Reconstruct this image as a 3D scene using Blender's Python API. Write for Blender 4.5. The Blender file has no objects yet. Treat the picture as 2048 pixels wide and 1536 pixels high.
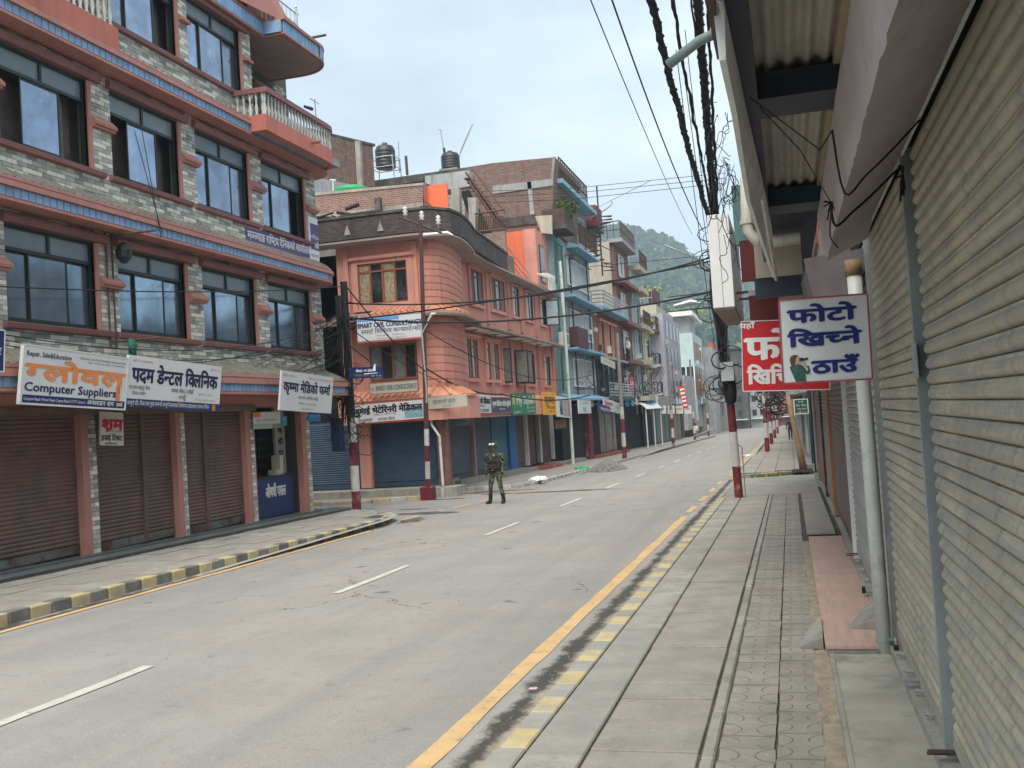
import bpy, bmesh, math, random
from mathutils import Vector, Matrix
random.seed(7)
R = math.radians
C = bpy.context.scene.collection
scene = bpy.context.scene

# ------------------------------------------------------------------ camera
F = 2000.0 / 2048.0
YAW, PIT, ROL = R(15.37), R(1.95), R(3.63)
SLOPE = -0.0157
CAM = Vector((0, 0, 1.95))
_cy, _sy, _cp, _sp = math.cos(YAW), math.sin(YAW), math.cos(PIT), math.sin(PIT)
FWD = Vector((-_sy*_cp, _cy*_cp, _sp)); RT0 = Vector((_cy, _sy, 0)); UP0 = RT0.cross(FWD)
RT = math.cos(ROL)*RT0 - math.sin(ROL)*UP0
UP = math.sin(ROL)*RT0 + math.cos(ROL)*UP0
cam = bpy.data.cameras.new('camera'); cam.sensor_width = 36; cam.lens = 36*F
cam.clip_start = 0.05; cam.clip_end = 6000
co = bpy.data.objects.new('camera', cam); C.objects.link(co)
m3 = Matrix((RT, UP, -FWD)).transposed()
co.matrix_world = Matrix.Translation(CAM) @ m3.to_4x4()
scene.camera = co

# surveying helpers: photo pixel -> point on a real plane of the street
def ray(px, py): return FWD + RT*((px-1024)/2000.0) - UP*((py-768)/2000.0)
def PX(px, py, x): d = ray(px, py); return CAM + d*(x/d.x)
def PY(px, py, y): d = ray(px, py); return CAM + d*(y/d.y)
def PG(px, py, dz=0): d = ray(px, py); return CAM + d*((dz-CAM.z)/(d.z-SLOPE*d.y))
def gz(y): return SLOPE*max(-30, min(y, 240))

# ------------------------------------------------------------------ world, sun, exposure
w = bpy.data.worlds.new('World'); scene.world = w; w.use_nodes = True
nt = w.node_tree; N = nt.nodes; bg = N['Background']
SUN = Vector((0.03, -0.55, 0.83)).normalized()
elev = math.asin(SUN.z); azim = math.atan2(SUN.x, SUN.y)
sky = N.new('ShaderNodeTexSky'); sky.sky_type = 'NISHITA'; sky.sun_disc = False
sky.sun_elevation = elev; sky.sun_rotation = azim; sky.dust_density = 3.0; sky.air_density = 1.0
tc = N.new('ShaderNodeTexCoord')
def wnoise(scale, sc=(1, 1, 2.5), detail=5, rough=.55):
    mp = N.new('ShaderNodeMapping'); mp.inputs['Scale'].default_value = sc
    nt.links.new(tc.outputs['Generated'], mp.inputs['Vector'])
    n = N.new('ShaderNodeTexNoise'); n.inputs['Scale'].default_value = scale; n.inputs['Detail'].default_value = detail
    n.inputs['Roughness'].default_value = rough; nt.links.new(mp.outputs[0], n.inputs['Vector']); return n
n1 = wnoise(2.2); n2 = wnoise(5.0)
cr = N.new('ShaderNodeValToRGB'); cr.color_ramp.elements[0].position = .34; cr.color_ramp.elements[1].position = .64
cr.color_ramp.elements[0].color = (2.25, 2.6, 2.82, 1); cr.color_ramp.elements[1].color = (3.3, 3.68, 3.85, 1)
nt.links.new(n1.outputs['Fac'], cr.inputs[0])
cr2 = N.new('ShaderNodeValToRGB'); cr2.color_ramp.elements[0].position = .3; cr2.color_ramp.elements[1].position = .8
cr2.color_ramp.elements[0].color = (.78, .82, .86, 1); cr2.color_ramp.elements[1].color = (1.06, 1.04, 1.03, 1)
nt.links.new(n2.outputs['Fac'], cr2.inputs[0])
mul = N.new('ShaderNodeMix'); mul.data_type = 'RGBA'; mul.blend_type = 'MULTIPLY'; mul.inputs[0].default_value = 1
nt.links.new(cr.outputs[0], mul.inputs[6]); nt.links.new(cr2.outputs[0], mul.inputs[7])
mx = N.new('ShaderNodeMix'); mx.data_type = 'RGBA'; mx.inputs[0].default_value = .86
nt.links.new(sky.outputs[0], mx.inputs[6]); nt.links.new(mul.outputs[2], mx.inputs[7])
nt.links.new(mx.outputs[2], bg.inputs['Color']); bg.inputs['Strength'].default_value = 0.088

sl = bpy.data.lights.new('sun', 'SUN'); sl.energy = 1.5; sl.angle = R(60); sl.color = (1, .95, .86)
so = bpy.data.objects.new('sun', sl); C.objects.link(so)
so.rotation_euler = SUN.to_track_quat('Z', 'Y').to_euler(); so.location = (0, 0, 60)
scene.view_settings.view_transform = 'Standard'; scene.view_settings.look = 'None'
scene.view_settings.gamma = 1; scene.view_settings.use_curve_mapping = False
scene.view_settings.exposure = 1.9
scene.cycles.max_bounces = 6; scene.cycles.volume_bounces = 1

# ------------------------------------------------------------------ materials
MATS = {}
def lnk(t, a, b): t.links.new(a, b)
def M(name, col=(.5, .5, .5), rough=.8, var=.18, scale=2.5, fine=40, bump=.15, metal=0, streak=0, dirt=(.05, .045, .04), spec=.4, special=None, patch=0, patchcol=(.1, .1, .09), rnd=.1):
    """procedural surface: base colour + coarse and fine variation + vertical rain streaks + patches"""
    if name in MATS: return MATS[name]
    m = bpy.data.materials.new(name); m.use_nodes = True; t = m.node_tree; n = t.nodes
    b = n['Principled BSDF']; b.inputs['Roughness'].default_value = rough; b.inputs['Metallic'].default_value = metal
    b.inputs['Specular IOR Level'].default_value = spec
    g = n.new('ShaderNodeNewGeometry'); pos = g.outputs['Position']
    def noise(sc, det=4, vec=None, r=.6):
        x = n.new('ShaderNodeTexNoise'); x.inputs['Scale'].default_value = sc; x.inputs['Detail'].default_value = det
        x.inputs['Roughness'].default_value = r; lnk(t, vec or pos, x.inputs['Vector']); return x.outputs['Fac']
    def mix(a, bb, f):
        x = n.new('ShaderNodeMix'); x.data_type = 'RGBA'
        for i, v in ((0, f), (6, a), (7, bb)):
            if hasattr(v, 'links') or hasattr(v, 'is_output'): lnk(t, v, x.inputs[i])
            else: x.inputs[i].default_value = v if i == 0 else (*v, 1)
        return x.outputs[2]
    def ramp(v, lo, hi):
        x = n.new('ShaderNodeMapRange'); x.inputs['From Min'].default_value = lo; x.inputs['From Max'].default_value = hi
        lnk(t, v, x.inputs['Value']); return x.outputs[0]
    c1 = tuple(max(0, v*(1-var)) for v in col); c2 = tuple(min(1, v*(1+var)) for v in col)
    base = mix(c1, c2, ramp(noise(scale), .3, .7))
    oi = n.new('ShaderNodeObjectInfo'); hs = n.new('ShaderNodeHueSaturation'); mr = n.new('ShaderNodeMapRange')
    mr.inputs['To Min'].default_value = 1-rnd; mr.inputs['To Max'].default_value = 1+rnd*.7; lnk(t, oi.outputs['Random'], mr.inputs['Value']); lnk(t, mr.outputs[0], hs.inputs['Value']); lnk(t, base, hs.inputs['Color']); base = hs.outputs[0]
    if special: base = special(t, n, base, mix, noise, ramp, pos)
    fn = noise(fine, 3)
    base = mix(base, tuple(v*.62 for v in col), ramp(fn, .55, .95) if bump else 0.0)
    if patch:
        base = mix(base, patchcol, ramp(noise(scale*.45, 5, None, .75), .62-patch*.3, .78-patch*.2))
    if streak:
        mp = n.new('ShaderNodeMapping'); mp.inputs['Scale'].default_value = (3.2, 3.2, .32); lnk(t, pos, mp.inputs['Vector'])
        sn = noise(1.6, 5, mp.outputs[0], .7)
        mm = n.new('ShaderNodeMath'); mm.operation = 'MULTIPLY'; mm.inputs[1].default_value = streak
        lnk(t, ramp(sn, .45, .8), mm.inputs[0]); base = mix(base, dirt, mm.outputs[0])
    lnk(t, base, b.inputs['Base Color'])
    if bump:
        bp = n.new('ShaderNodeBump'); bp.inputs['Strength'].default_value = bump; bp.inputs['Distance'].default_value = .01
        lnk(t, fn, bp.inputs['Height']); lnk(t, bp.outputs[0], b.inputs['Normal'])
    MATS[name] = m; return m

def brickwork(col2, mortar, size=.24, row=.085, axis='x'):
    def f(t, n, base, mix, noise, ramp, pos):
        sp = n.new('ShaderNodeSeparateXYZ'); cb = n.new('ShaderNodeCombineXYZ'); lnk(t, pos, sp.inputs[0])
        ad = n.new('ShaderNodeMath'); ad.operation = 'ADD'; lnk(t, sp.outputs['X'], ad.inputs[0]); lnk(t, sp.outputs['Y'], ad.inputs[1])
        lnk(t, ad.outputs[0], cb.inputs[0]); lnk(t, sp.outputs['Z'], cb.inputs[1])
        br = n.new('ShaderNodeTexBrick'); lnk(t, cb.outputs[0], br.inputs['Vector']); br.inputs['Scale'].default_value = 1
        br.inputs['Brick Width'].default_value = size; br.inputs['Row Height'].default_value = row
        br.inputs['Mortar Size'].default_value = .009; br.inputs['Mortar'].default_value = (*mortar, 1)
        br.inputs['Color2'].default_value = (*col2, 1); lnk(t, base, br.inputs['Color1'])
        return br.outputs['Color']
    return f

def speck(t, n, base, mix, noise, ramp, pos):
    base = mix(base, (.2, .185, .16), ramp(noise(3.3, 6, None, .75), .5, .8))
    base = mix(base, (.45, .43, .39), ramp(noise(9, 5, None, .8), .58, .8))
    return mix(base, (.14, .13, .115), ramp(noise(42, 3, None, .9), .62, .8))

coral = M('coral_paint', (.42, .195, .16), .75, .1, 1.2, 60, .08, streak=.3, dirt=(.12, .07, .06))
darkred = M('dark_red_paint', (.26, .115, .105), .6, .12, 2, 60, .08, streak=.3)
orange_wall = M('salmon_render', (.6, .262, .198), .85, .13, .8, 50, .2, streak=.6, dirt=(.33, .15, .12), patch=.12, patchcol=(.56, .34, .28))
orange_trim = M('salmon_trim', (.63, .29, .225), .8, .1, 1, 50, .1, streak=.4, dirt=(.22, .1, .08))
orange_dark = M('salmon_pilaster', (.5, .25, .2), .85, .12, .8, 50, .12, streak=.5, dirt=(.15, .07, .06))
bright_orange = M('bright_orange_render', (.75, .17, .08), .85, .08, .8, 50, .1, streak=.25, dirt=(.3, .1, .06))
grout = M('grout', (.10, .1, .09), .95, .1)
tile_a = M('tile_cream', (.68, .66, .57), .7, .12, 6, 60, .2, streak=.2)
tile_b = M('tile_grey', (.37, .36, .32), .75, .2, 6, 60, .2, streak=.2)
tile_c = M('tile_dark', (.26, .26, .24), .75, .2, 6, 60, .2, streak=.2)
tile_d = M('tile_stone', (.46, .445, .395), .7, .16, 6, 60, .2, streak=.2)
blue_panel = M('blue_panel_paint', (.2, .33, .52), .6, .16, 5, 60, .06, streak=.35, dirt=(.3, .34, .4))
roof_grey = M('roof_tile_grey', (.2, .19, .16), .85, .3, 3, 40, .2, streak=.3)
roof_orange = M('roof_tile_orange', (.6, .27, .17), .7, .18, 3, 40, .12, streak=.4, dirt=(.12, .08, .06))
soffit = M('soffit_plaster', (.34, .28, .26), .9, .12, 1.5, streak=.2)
frame_dark = M('window_frame_dark', (.018, .024, .024), .4, .1, 3, 40, 0)
frame_brown = M('window_frame_timber', (.25, .085, .04), .55, .2, 4, 60, .08, streak=.2)
frame_white = M('frame_white', (.62, .66, .66), .6, .1, 3, 40, .05, streak=.3, dirt=(.25, .25, .24))
frosted = M('transom_glass', (.15, .195, .22), .3, .12, 3, 30, 0, spec=.6)
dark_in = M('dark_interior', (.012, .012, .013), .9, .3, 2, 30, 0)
room_in = M('room_interior', (.13, .1, .09), .9, .4, 2.5, 30, 0)
curtain = M('curtain_cloth', (.17, .15, .13), .9, .3, 9, 30, .1)
white_curtain = M('white_curtain', (.5, .52, .5), .9, .2, 9, 30, .1)
def glassmat(name, tint, metal, rough=.06, dust=.2):
    m = M(name, tint, rough, .3, 1.6, 30, 0, metal=metal, spec=.8, rnd=.28, patch=.12, patchcol=tuple(min(1, v*1.5+.05) for v in tint)); return m
glass_hi = glassmat('mirror_glass_upper', (.3, .38, .5), .86, .12)
glass_lo = glassmat('mirror_glass_lower', (.25, .34, .43), .8, .14)
glass_dk = glassmat('dark_glass', (.03, .035, .04), .1, .1)
shut_brown = M('shutter_brown', (.13, .078, .066), .5, .25, 1.5, 50, .08, streak=.35, dirt=(.13, .11, .1))
shut_brown2 = M('shutter_brown_faded', (.13, .08, .065), .5, .2, 2, 50, .06, streak=.3, dirt=(.2, .16, .14))
shut_navy = M('shutter_navy', (.04, .075, .12), .45, .2, 1.5, 50, .05, streak=.3, dirt=(.06, .09, .12))
shut_slate = M('shutter_slate', (.08, .105, .14), .5, .2, 2, 50, .05, streak=.3, dirt=(.1, .12, .14))
shut_blue = M('shutter_blue', (.07, .2, .3), .5, .15, 2, 50, .05, streak=.3, dirt=(.08, .2, .28))
blue_pillar = M('bright_blue_paint', (.03, .17, .42), .6, .15, 2, 50, .05, streak=.2)
shut_teal = M('shutter_teal', (.07, .13, .15), .5, .2, 2, 50, .05, streak=.3)
shut_violet = M('shutter_violet', (.03, .025, .06), .5, .2, 2, 50, .05)
def shut_special(t, n, base, mix, noise, ramp, pos):
    mp = n.new('ShaderNodeMapping'); mp.inputs['Scale'].default_value = (2, 1.1, 30); lnk(t, pos, mp.inputs['Vector'])
    base = mix(base, (.3, .31, .285), ramp(noise(1.2, 5, mp.outputs[0], .7), .42, .7))
    mp2 = n.new('ShaderNodeMapping'); mp2.inputs['Scale'].default_value = (6, 7, 1.1); lnk(t, pos, mp2.inputs['Vector'])
    base = mix(base, (.15, .155, .145), ramp(noise(1.4, 5, mp2.outputs[0], .75), .5, .8))
    base = mix(base, (.16, .12, .085), ramp(noise(14, 5, None, .85), .66, .76))
    return base
shut_khaki = M('shutter_khaki', (.47, .425, .315), .5, .14, 1.3, 70, .3, spec=.3, rnd=.14, special=shut_special, streak=.5, dirt=(.2, .21, .19), patch=.25, patchcol=(.28, .295, .27))
shut_grey = M('shutter_grey', (.3, .31, .3), .45, .16, 1.3, 70, .1, spec=.4, streak=.4, dirt=(.12, .13, .14))
shut_olive = M('shutter_olive', (.2, .185, .14), .5, .2, 2, 50, .06, streak=.3)
steel = M('painted_steel', (.28, .325, .32), .5, .15, 3, 60, .08, streak=.3)
galv = M('galvanised_steel', (.4, .42, .42), .4, .2, 8, 60, .1, metal=.5)
rusty = M('rusty_steel', (.09, .055, .04), .7, .35, 10, 70, .25)
blackm = M('black_rubber', (.012, .012, .014), .6, .2, 5, 50, 0)
black_cable = M('cable_black', (.014, .014, .017), .65, .2, 4, 50, 0)
concrete = M('concrete', (.32, .305, .27), .95, .16, 1.4, 45, .5, special=lambda *a: speck(*a), streak=.5, dirt=(.13, .12, .1), patch=.2, patchcol=(.19, .18, .155))
conc_dark = M('concrete_mossy', (.085, .08, .075), .95, .5, 2.2, 30, .4, streak=.7, dirt=(.02, .02, .018), patch=.3, patchcol=(.03, .032, .026))
conc_cream = M('concrete_cream', (.4, .37, .3), .95, .12, 1, 30, .3, streak=.75, dirt=(.16, .15, .13))
conc_grey = M('concrete_grey_plaster', (.33, .34, .34), .95, .16, 1.2, 30, .3, streak=.8, dirt=(.11, .12, .13))
brick = M('brickwork_red', (.2, .11, .085), .95, .35, 2.2, 30, .35, streak=.45, dirt=(.04, .032, .03), special=brickwork((.11, .065, .052), (.24, .22, .2)))
brick_dark = M('brickwork_sooty', (.09, .065, .058), .95, .45, 2.2, 30, .35, streak=.6, dirt=(.018, .017, .016), special=brickwork((.045, .033, .03), (.1, .095, .09)))
brick_light = M('brickwork_orange', (.25, .14, .105), .95, .3, 2.2, 30, .35, streak=.45, dirt=(.06, .05, .045), special=brickwork((.15, .085, .065), (.33, .3, .27)))
brick_neat = M('brickwork_neat', (.34, .115, .07), .9, .2, 2.2, 30, .25, streak=.3, dirt=(.1, .05, .04), special=brickwork((.26, .09, .06), (.12, .1, .09)))
white_p = M('white_paint', (.72, .72, .7), .7, .06, 3, 60, .05, streak=.2, dirt=(.4, .38, .34))
sign_white = M('sign_white', (.66, .67, .68), .45, .04, 1.2, 60, 0, streak=.12, dirt=(.5, .49, .45))
sign_cream = M('sign_cream', (.52, .49, .4), .6, .08, 2, 60, 0, streak=.3, dirt=(.3, .27, .2))
sign_red = M('sign_red', (.52, .012, .018), .5, .08, 2, 60, 0, streak=.15)
sign_navy = M('sign_navy', (.012, .03, .13), .5, .1, 2, 60, 0)
sign_blue = M('sign_blue', (.03, .3, .55), .5, .1, 2, 60, 0)
sign_green = M('sign_green', (.03, .2, .085), .5, .12, 2, 60, 0)
sign_dkgreen = M('sign_dark_green', (.01, .09, .05), .5, .12, 2, 60, 0)
sign_yellow = M('sign_yellow', (.8, .4, .02), .5, .1, 2, 60, 0)
sign_slate = M('sign_slate', (.06, .065, .11), .5, .12, 2, 60, 0)
sign_purple = M('sign_purple', (.09, .06, .2), .5, .12, 2, 60, 0)
sign_grey = M('sign_faded_print', (.5, .5, .5), .6, .22, 9, 60, 0)
ink_navy = M('ink_navy', (.01, .014, .07), .5, .1, 3, 60, 0)
ink_blue = M('ink_blue', (.01, .015, .16), .5, .1, 3, 60, 0)
ink_orange = M('ink_orange', (.72, .25, .085), .5, .06, 3, 60, 0)
ink_red = M('ink_red', (.45, .01, .02), .5, .08, 3, 60, 0)
ink_black = M('ink_black', (.012, .012, .013), .5, .1, 3, 60, 0)
ink_white = M('ink_white', (.7, .69, .66), .5, .05, 3, 60, 0)
ink_brown = M('ink_brown', (.2, .07, .02), .5, .05, 3, 60, 0)
ink_grey = M('ink_grey', (.2, .2, .2), .5, .05, 3, 60, 0)
purple_tarp = M('mauve_tarpaulin', (.56, .49, .51), .55, .08, 1.6, 12, .5, streak=.25, dirt=(.34, .29, .29), patch=.1, patchcol=(.4, .36, .34))
corr = M('corrugated_sheet_cream', (.55, .53, .475), .75, .12, 1.5, 60, .15, streak=.3)
navy_metal = M('navy_painted_metal', (.018, .026, .045), .5, .25, 3, 60, .1)
teal_metal = M('teal_painted_metal', (.012, .05, .065), .5, .25, 3, 60, .1)
teal_wall = M('teal_paint', (.17, .33, .31), .8, .15, 1.2, 50, .15, streak=.5, dirt=(.06, .13, .13))
mint_wall = M('mint_paint', (.4, .5, .49), .85, .1, 1, 50, .15, streak=.4, dirt=(.2, .27, .26))
cyan_slab = M('cyan_paint', (.2, .39, .5), .75, .12, 1.5, 50, .1, streak=.35, dirt=(.12, .22, .28))
lilac_wall = M('lilac_paint', (.31, .29, .335), .85, .12, 1, 50, .12, streak=.45, dirt=(.13, .11, .15))
yellow_wall = M('yellow_paint', (.56, .48, .27), .8, .1, 1, 50, .1, streak=.35, dirt=(.3, .23, .12))
navy_wall = M('navy_cladding', (.02, .05, .075), .5, .2, 1.5, 50, .1, streak=.3)
brown_tile = M('brown_cladding', (.19, .075, .055), .7, .2, 2, 50, .15, streak=.3)
wood = M('timber_bamboo', (.3, .2, .11), .7, .25, 5, 40, .2)
maroon = M('maroon_paint', (.13, .014, .02), .65, .25, 6, 40, .2, patch=.2, patchcol=(.3, .27, .26))
pole_white = M('pole_white_paint', (.46, .44, .42), .75, .15, 4, 40, .25, streak=.4, dirt=(.12, .09, .08), patch=.15, patchcol=(.14, .09, .08))
pole_conc = M('pole_concrete', (.2, .19, .175), .9, .2, 4, 40, .25, streak=.4)
pole_rust = M('pole_oxide', (.085, .035, .03), .6, .25, 3, 40, .15)
pvc = M('pvc_white', (.6, .62, .58), .4, .08, 2, 30, .04, streak=.35, dirt=(.2, .22, .21), patch=.35, patchcol=(.1, .11, .11))
pvc_cream = M('pvc_cream', (.5, .47, .4), .45, .1, 2, 30, .04, streak=.4)
granite = M('granite_step', (.09, .105, .105), .4, .3, 9, 50, .1, patch=.15, patchcol=(.2, .21, .2))
plaster_old = M('old_plaster', (.3, .28, .25), .95, .25, 1.4, 30, .3, streak=.5)
plant_g = M('plant_leaf', (.06, .12, .03), .7, .35, 20, 50, 0)
plant_y = M('vine_leaf', (.24, .32, .06), .7, .3, 12, 50, 0)
grass_m = M('grass_blade', (.09, .13, .035), .8, .4, 20, 50, 0)
green_cloth = M('green_tarpaulin', (.015, .3, .09), .5, .15, 6, 30, .2)
tank_m = M('black_plastic_tank', (.022, .024, .026), .4, .15, 2, 30, .05, streak=.3, dirt=(.08, .08, .08))
gravel_m = M('gravel', (.22, .215, .2), .95, .35, 25, 60, .8)
plastic_w = M('white_plastic_bag', (.72, .74, .74), .4, .08, 10, 30, .3)

def asphalt_special(t, n, base, mix, noise, ramp, pos):
    # dusty wheel-polished tracks, brownish dust, cracks, oil spots and visible aggregate
    base = mix(base, (.33, .29, .24), ramp(noise(.35, 5, None, .65), .46, .72))
    mp = n.new('ShaderNodeMapping'); mp.inputs['Scale'].default_value = (1.3, .06, 1); lnk(t, pos, mp.inputs['Vector'])
    base = mix(base, (.235, .228, .22), ramp(noise(1.3, 4, mp.outputs[0]), .48, .8))
    base = mix(base, (.215, .208, .2), ramp(noise(5.5, 6, None, .75), .52, .8))
    vo = n.new('ShaderNodeTexVoronoi'); vo.feature = 'DISTANCE_TO_EDGE'; vo.inputs['Scale'].default_value = .42; vo.inputs['Randomness'].default_value = 1
    wv = n.new('ShaderNodeVectorMath'); wv.operation = 'ADD'; nn_ = n.new('ShaderNodeTexNoise'); nn_.inputs['Scale'].default_value = 1.6; nn_.inputs['Detail'].default_value = 6; lnk(t, pos, nn_.inputs['Vector'])
    lnk(t, pos, wv.inputs[0]); lnk(t, nn_.outputs['Color'], wv.inputs[1]); lnk(t, wv.outputs[0], vo.inputs['Vector'])
    ck = n.new('ShaderNodeMapRange'); ck.inputs['From Min'].default_value = .006; ck.inputs['From Max'].default_value = .0015; lnk(t, vo.outputs['Distance'], ck.inputs['Value'])
    mm = n.new('ShaderNodeMath'); mm.operation = 'MULTIPLY'; lnk(t, ck.outputs[0], mm.inputs[0]); lnk(t, ramp(noise(.22, 2), .5, .6), mm.inputs[1])
    base = mix(base, (.07, .068, .065), mm.outputs[0])
    base = mix(base, (.1, .1, .1), ramp(noise(2.3, 2, None, .3), .72, .78))
    base = mix(base, (.42, .41, .38), ramp(noise(48, 2, None, .9), .6, .74))
    return mix(base, (.1, .1, .098), ramp(noise(36, 3, None, .9), .6, .76))
asphalt = M('asphalt', (.315, .3, .28), .9, .1, .8, 60, .7, special=asphalt_special, spec=.25)
def worn(t, n, base, mix, noise, ramp, pos):
    return mix(base, (.235, .225, .21), ramp(noise(9, 6, None, .8), .56, .66))
line_white = M('road_paint_white', (.5, .485, .44), .8, .1, 3, 90, .3, special=worn)
line_yellow = M('road_paint_yellow', (.56, .375, .18), .8, .12, 3, 90, .3, special=worn)
kerb_yellow = M('kerb_yellow', (.5, .415, .215), .85, .15, 3, 60, .35, patch=.5, patchcol=(.33, .3, .24))
kerb_black = M('kerb_black', (.15, .148, .138), .9, .2, 3, 60, .35, patch=.45, patchcol=(.26, .25, .225))
kerb_grey = M('kerb_grey', (.31, .3, .27), .9, .15, 3, 60, .3)
kerb_white = M('kerb_white', (.5, .48, .43), .9, .2, 3, 60, .3, patch=.3, patchcol=(.25, .24, .2))
slab_m = M('paving_slab', (.295, .275, .245), .95, .12, 2.5, 50, .5, special=lambda *a: speck(*a), patch=.1, patchcol=(.2, .185, .165))
slab_m2 = M('paving_slab_warm', (.31, .28, .245), .95, .12, 2.5, 50, .5, special=lambda *a: speck(*a))
joint_m = M('joint_dirt', (.075, .067, .055), 1, .3, 8, 50, .3)
dirt_m = M('sandy_dirt', (.33, .275, .21), 1, .25, 9, 70, .7)
gutter_m = M('gutter_sludge', (.2, .18, .15), .9, .3, 6, 70, .5, patch=1.0, patchcol=(.055, .05, .042))
def gutter_special(t, n, base, mix, noise, ramp, pos):
    # sand drifting against the kerb with broken patches of wet black sludge
    sp = n.new('ShaderNodeSeparateXYZ'); lnk(t, pos, sp.inputs[0])
    def band(c, w_):
        a = n.new('ShaderNodeMath'); a.operation = 'SUBTRACT'; lnk(t, sp.outputs['X'], a.inputs[0]); a.inputs[1].default_value = c
        b = n.new('ShaderNodeMath'); b.operation = 'ABSOLUTE'; lnk(t, a.outputs[0], b.inputs[0])
        m_ = n.new('ShaderNodeMapRange'); m_.inputs['From Min'].default_value = w_; m_.inputs['From Max'].default_value = 0; lnk(t, b.outputs[0], m_.inputs['Value']); return m_.outputs[0]
    def add(a, b, k):
        m_ = n.new('ShaderNodeMath'); m_.operation = 'MULTIPLY_ADD'; lnk(t, a, m_.inputs[0]); m_.inputs[1].default_value = k; lnk(t, b, m_.inputs[2]); return m_.outputs[0]
    base = asphalt_special(t, n, base, mix, noise, ramp, pos)
    base = mix(base, (.35, .29, .22), ramp(add(band(-1.8, .3), noise(5, 6, None, .8), .45), .62, .85))
    base = mix(base, (.06, .057, .048), ramp(add(band(-1.99, .17), noise(1.7, 7, None, .82), .4), .66, .82))
    return base
def arcs(t, n, base, mix, noise, ramp, pos):
    base = speck(t, n, base, mix, noise, ramp, pos)
    # arc grooves moulded into each paver (object space, so they belong to the tile)
    tcn = n.new('ShaderNodeTexCoord'); out = base
    for cx in (-.15, .15):
        sub = n.new('ShaderNodeVectorMath'); sub.operation = 'SUBTRACT'; sub.inputs[1].default_value = (cx, .0, 0)
        lnk(t, tcn.outputs['Object'], sub.inputs[0])
        mu = n.new('ShaderNodeVectorMath'); mu.operation = 'MULTIPLY'; mu.inputs[1].default_value = (1, 1.05, 0); lnk(t, sub.outputs[0], mu.inputs[0])
        le = n.new('ShaderNodeVectorMath'); le.operation = 'LENGTH'; lnk(t, mu.outputs[0], le.inputs[0])
        ab = n.new('ShaderNodeMath'); ab.operation = 'SUBTRACT'; ab.inputs[1].default_value = .106; lnk(t, le.outputs['Value'], ab.inputs[0])
        aa = n.new('ShaderNodeMath'); aa.operation = 'ABSOLUTE'; lnk(t, ab.outputs[0], aa.inputs[0])
        lt = n.new('ShaderNodeMapRange'); lt.inputs['From Min'].default_value = .005; lt.inputs['From Max'].default_value = .002
        lnk(t, aa.outputs[0], lt.inputs['Value']); ml = n.new('ShaderNodeMath'); ml.operation = 'MULTIPLY'; lnk(t, lt.outputs[0], ml.inputs[0]); lnk(t, ramp(noise(7, 3, None, .7), .38, .5), ml.inputs[1]); out = mix(out, (.085, .077, .066), ml.outputs[0])
    return out
paver_m = M('arc_paver', (.295, .27, .235), .95, .14, 3, 70, .3, special=arcs)
def marble(t, n, base, mix, noise, ramp, pos):
    mp = n.new('ShaderNodeMapping'); mp.inputs['Rotation'].default_value = (0, 0, R(16)); mp.inputs['Scale'].default_value = (11, .9, 1); lnk(t, pos, mp.inputs['Vector'])
    v = noise(1.7, 5, mp.outputs[0], .65)
    base = mix(base, (.36, .29, .24), ramp(v, .45, .7)); return mix(base, (.27, .24, .2), ramp(noise(2.6, 4, mp.outputs[0]), .58, .8))
marble_m = M('pink_marble', (.5, .32, .26), .5, .1, 2, 60, .08, special=marble)
green_stone = M('stained_cement', (.33, .315, .26), .85, .2, 1.8, 50, .2, patch=.4, patchcol=(.15, .155, .14))
def camo(t, n, base, mix, noise, ramp, pos):
    base = mix(base, (.012, .013, .012), ramp(noise(13, 2), .48, .53)); return mix(base, (.24, .2, .13), ramp(noise(17, 2), .56, .6))
camo_m = M('camouflage_cloth', (.06, .085, .04), .9, .3, 9, 60, .1, special=camo)
skin_m = M('skin', (.24, .13, .085), .6, .1, 9, 60, 0)
dark_cloth = M('dark_cloth', (.025, .028, .03), .85, .3, 9, 60, .1)

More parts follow.
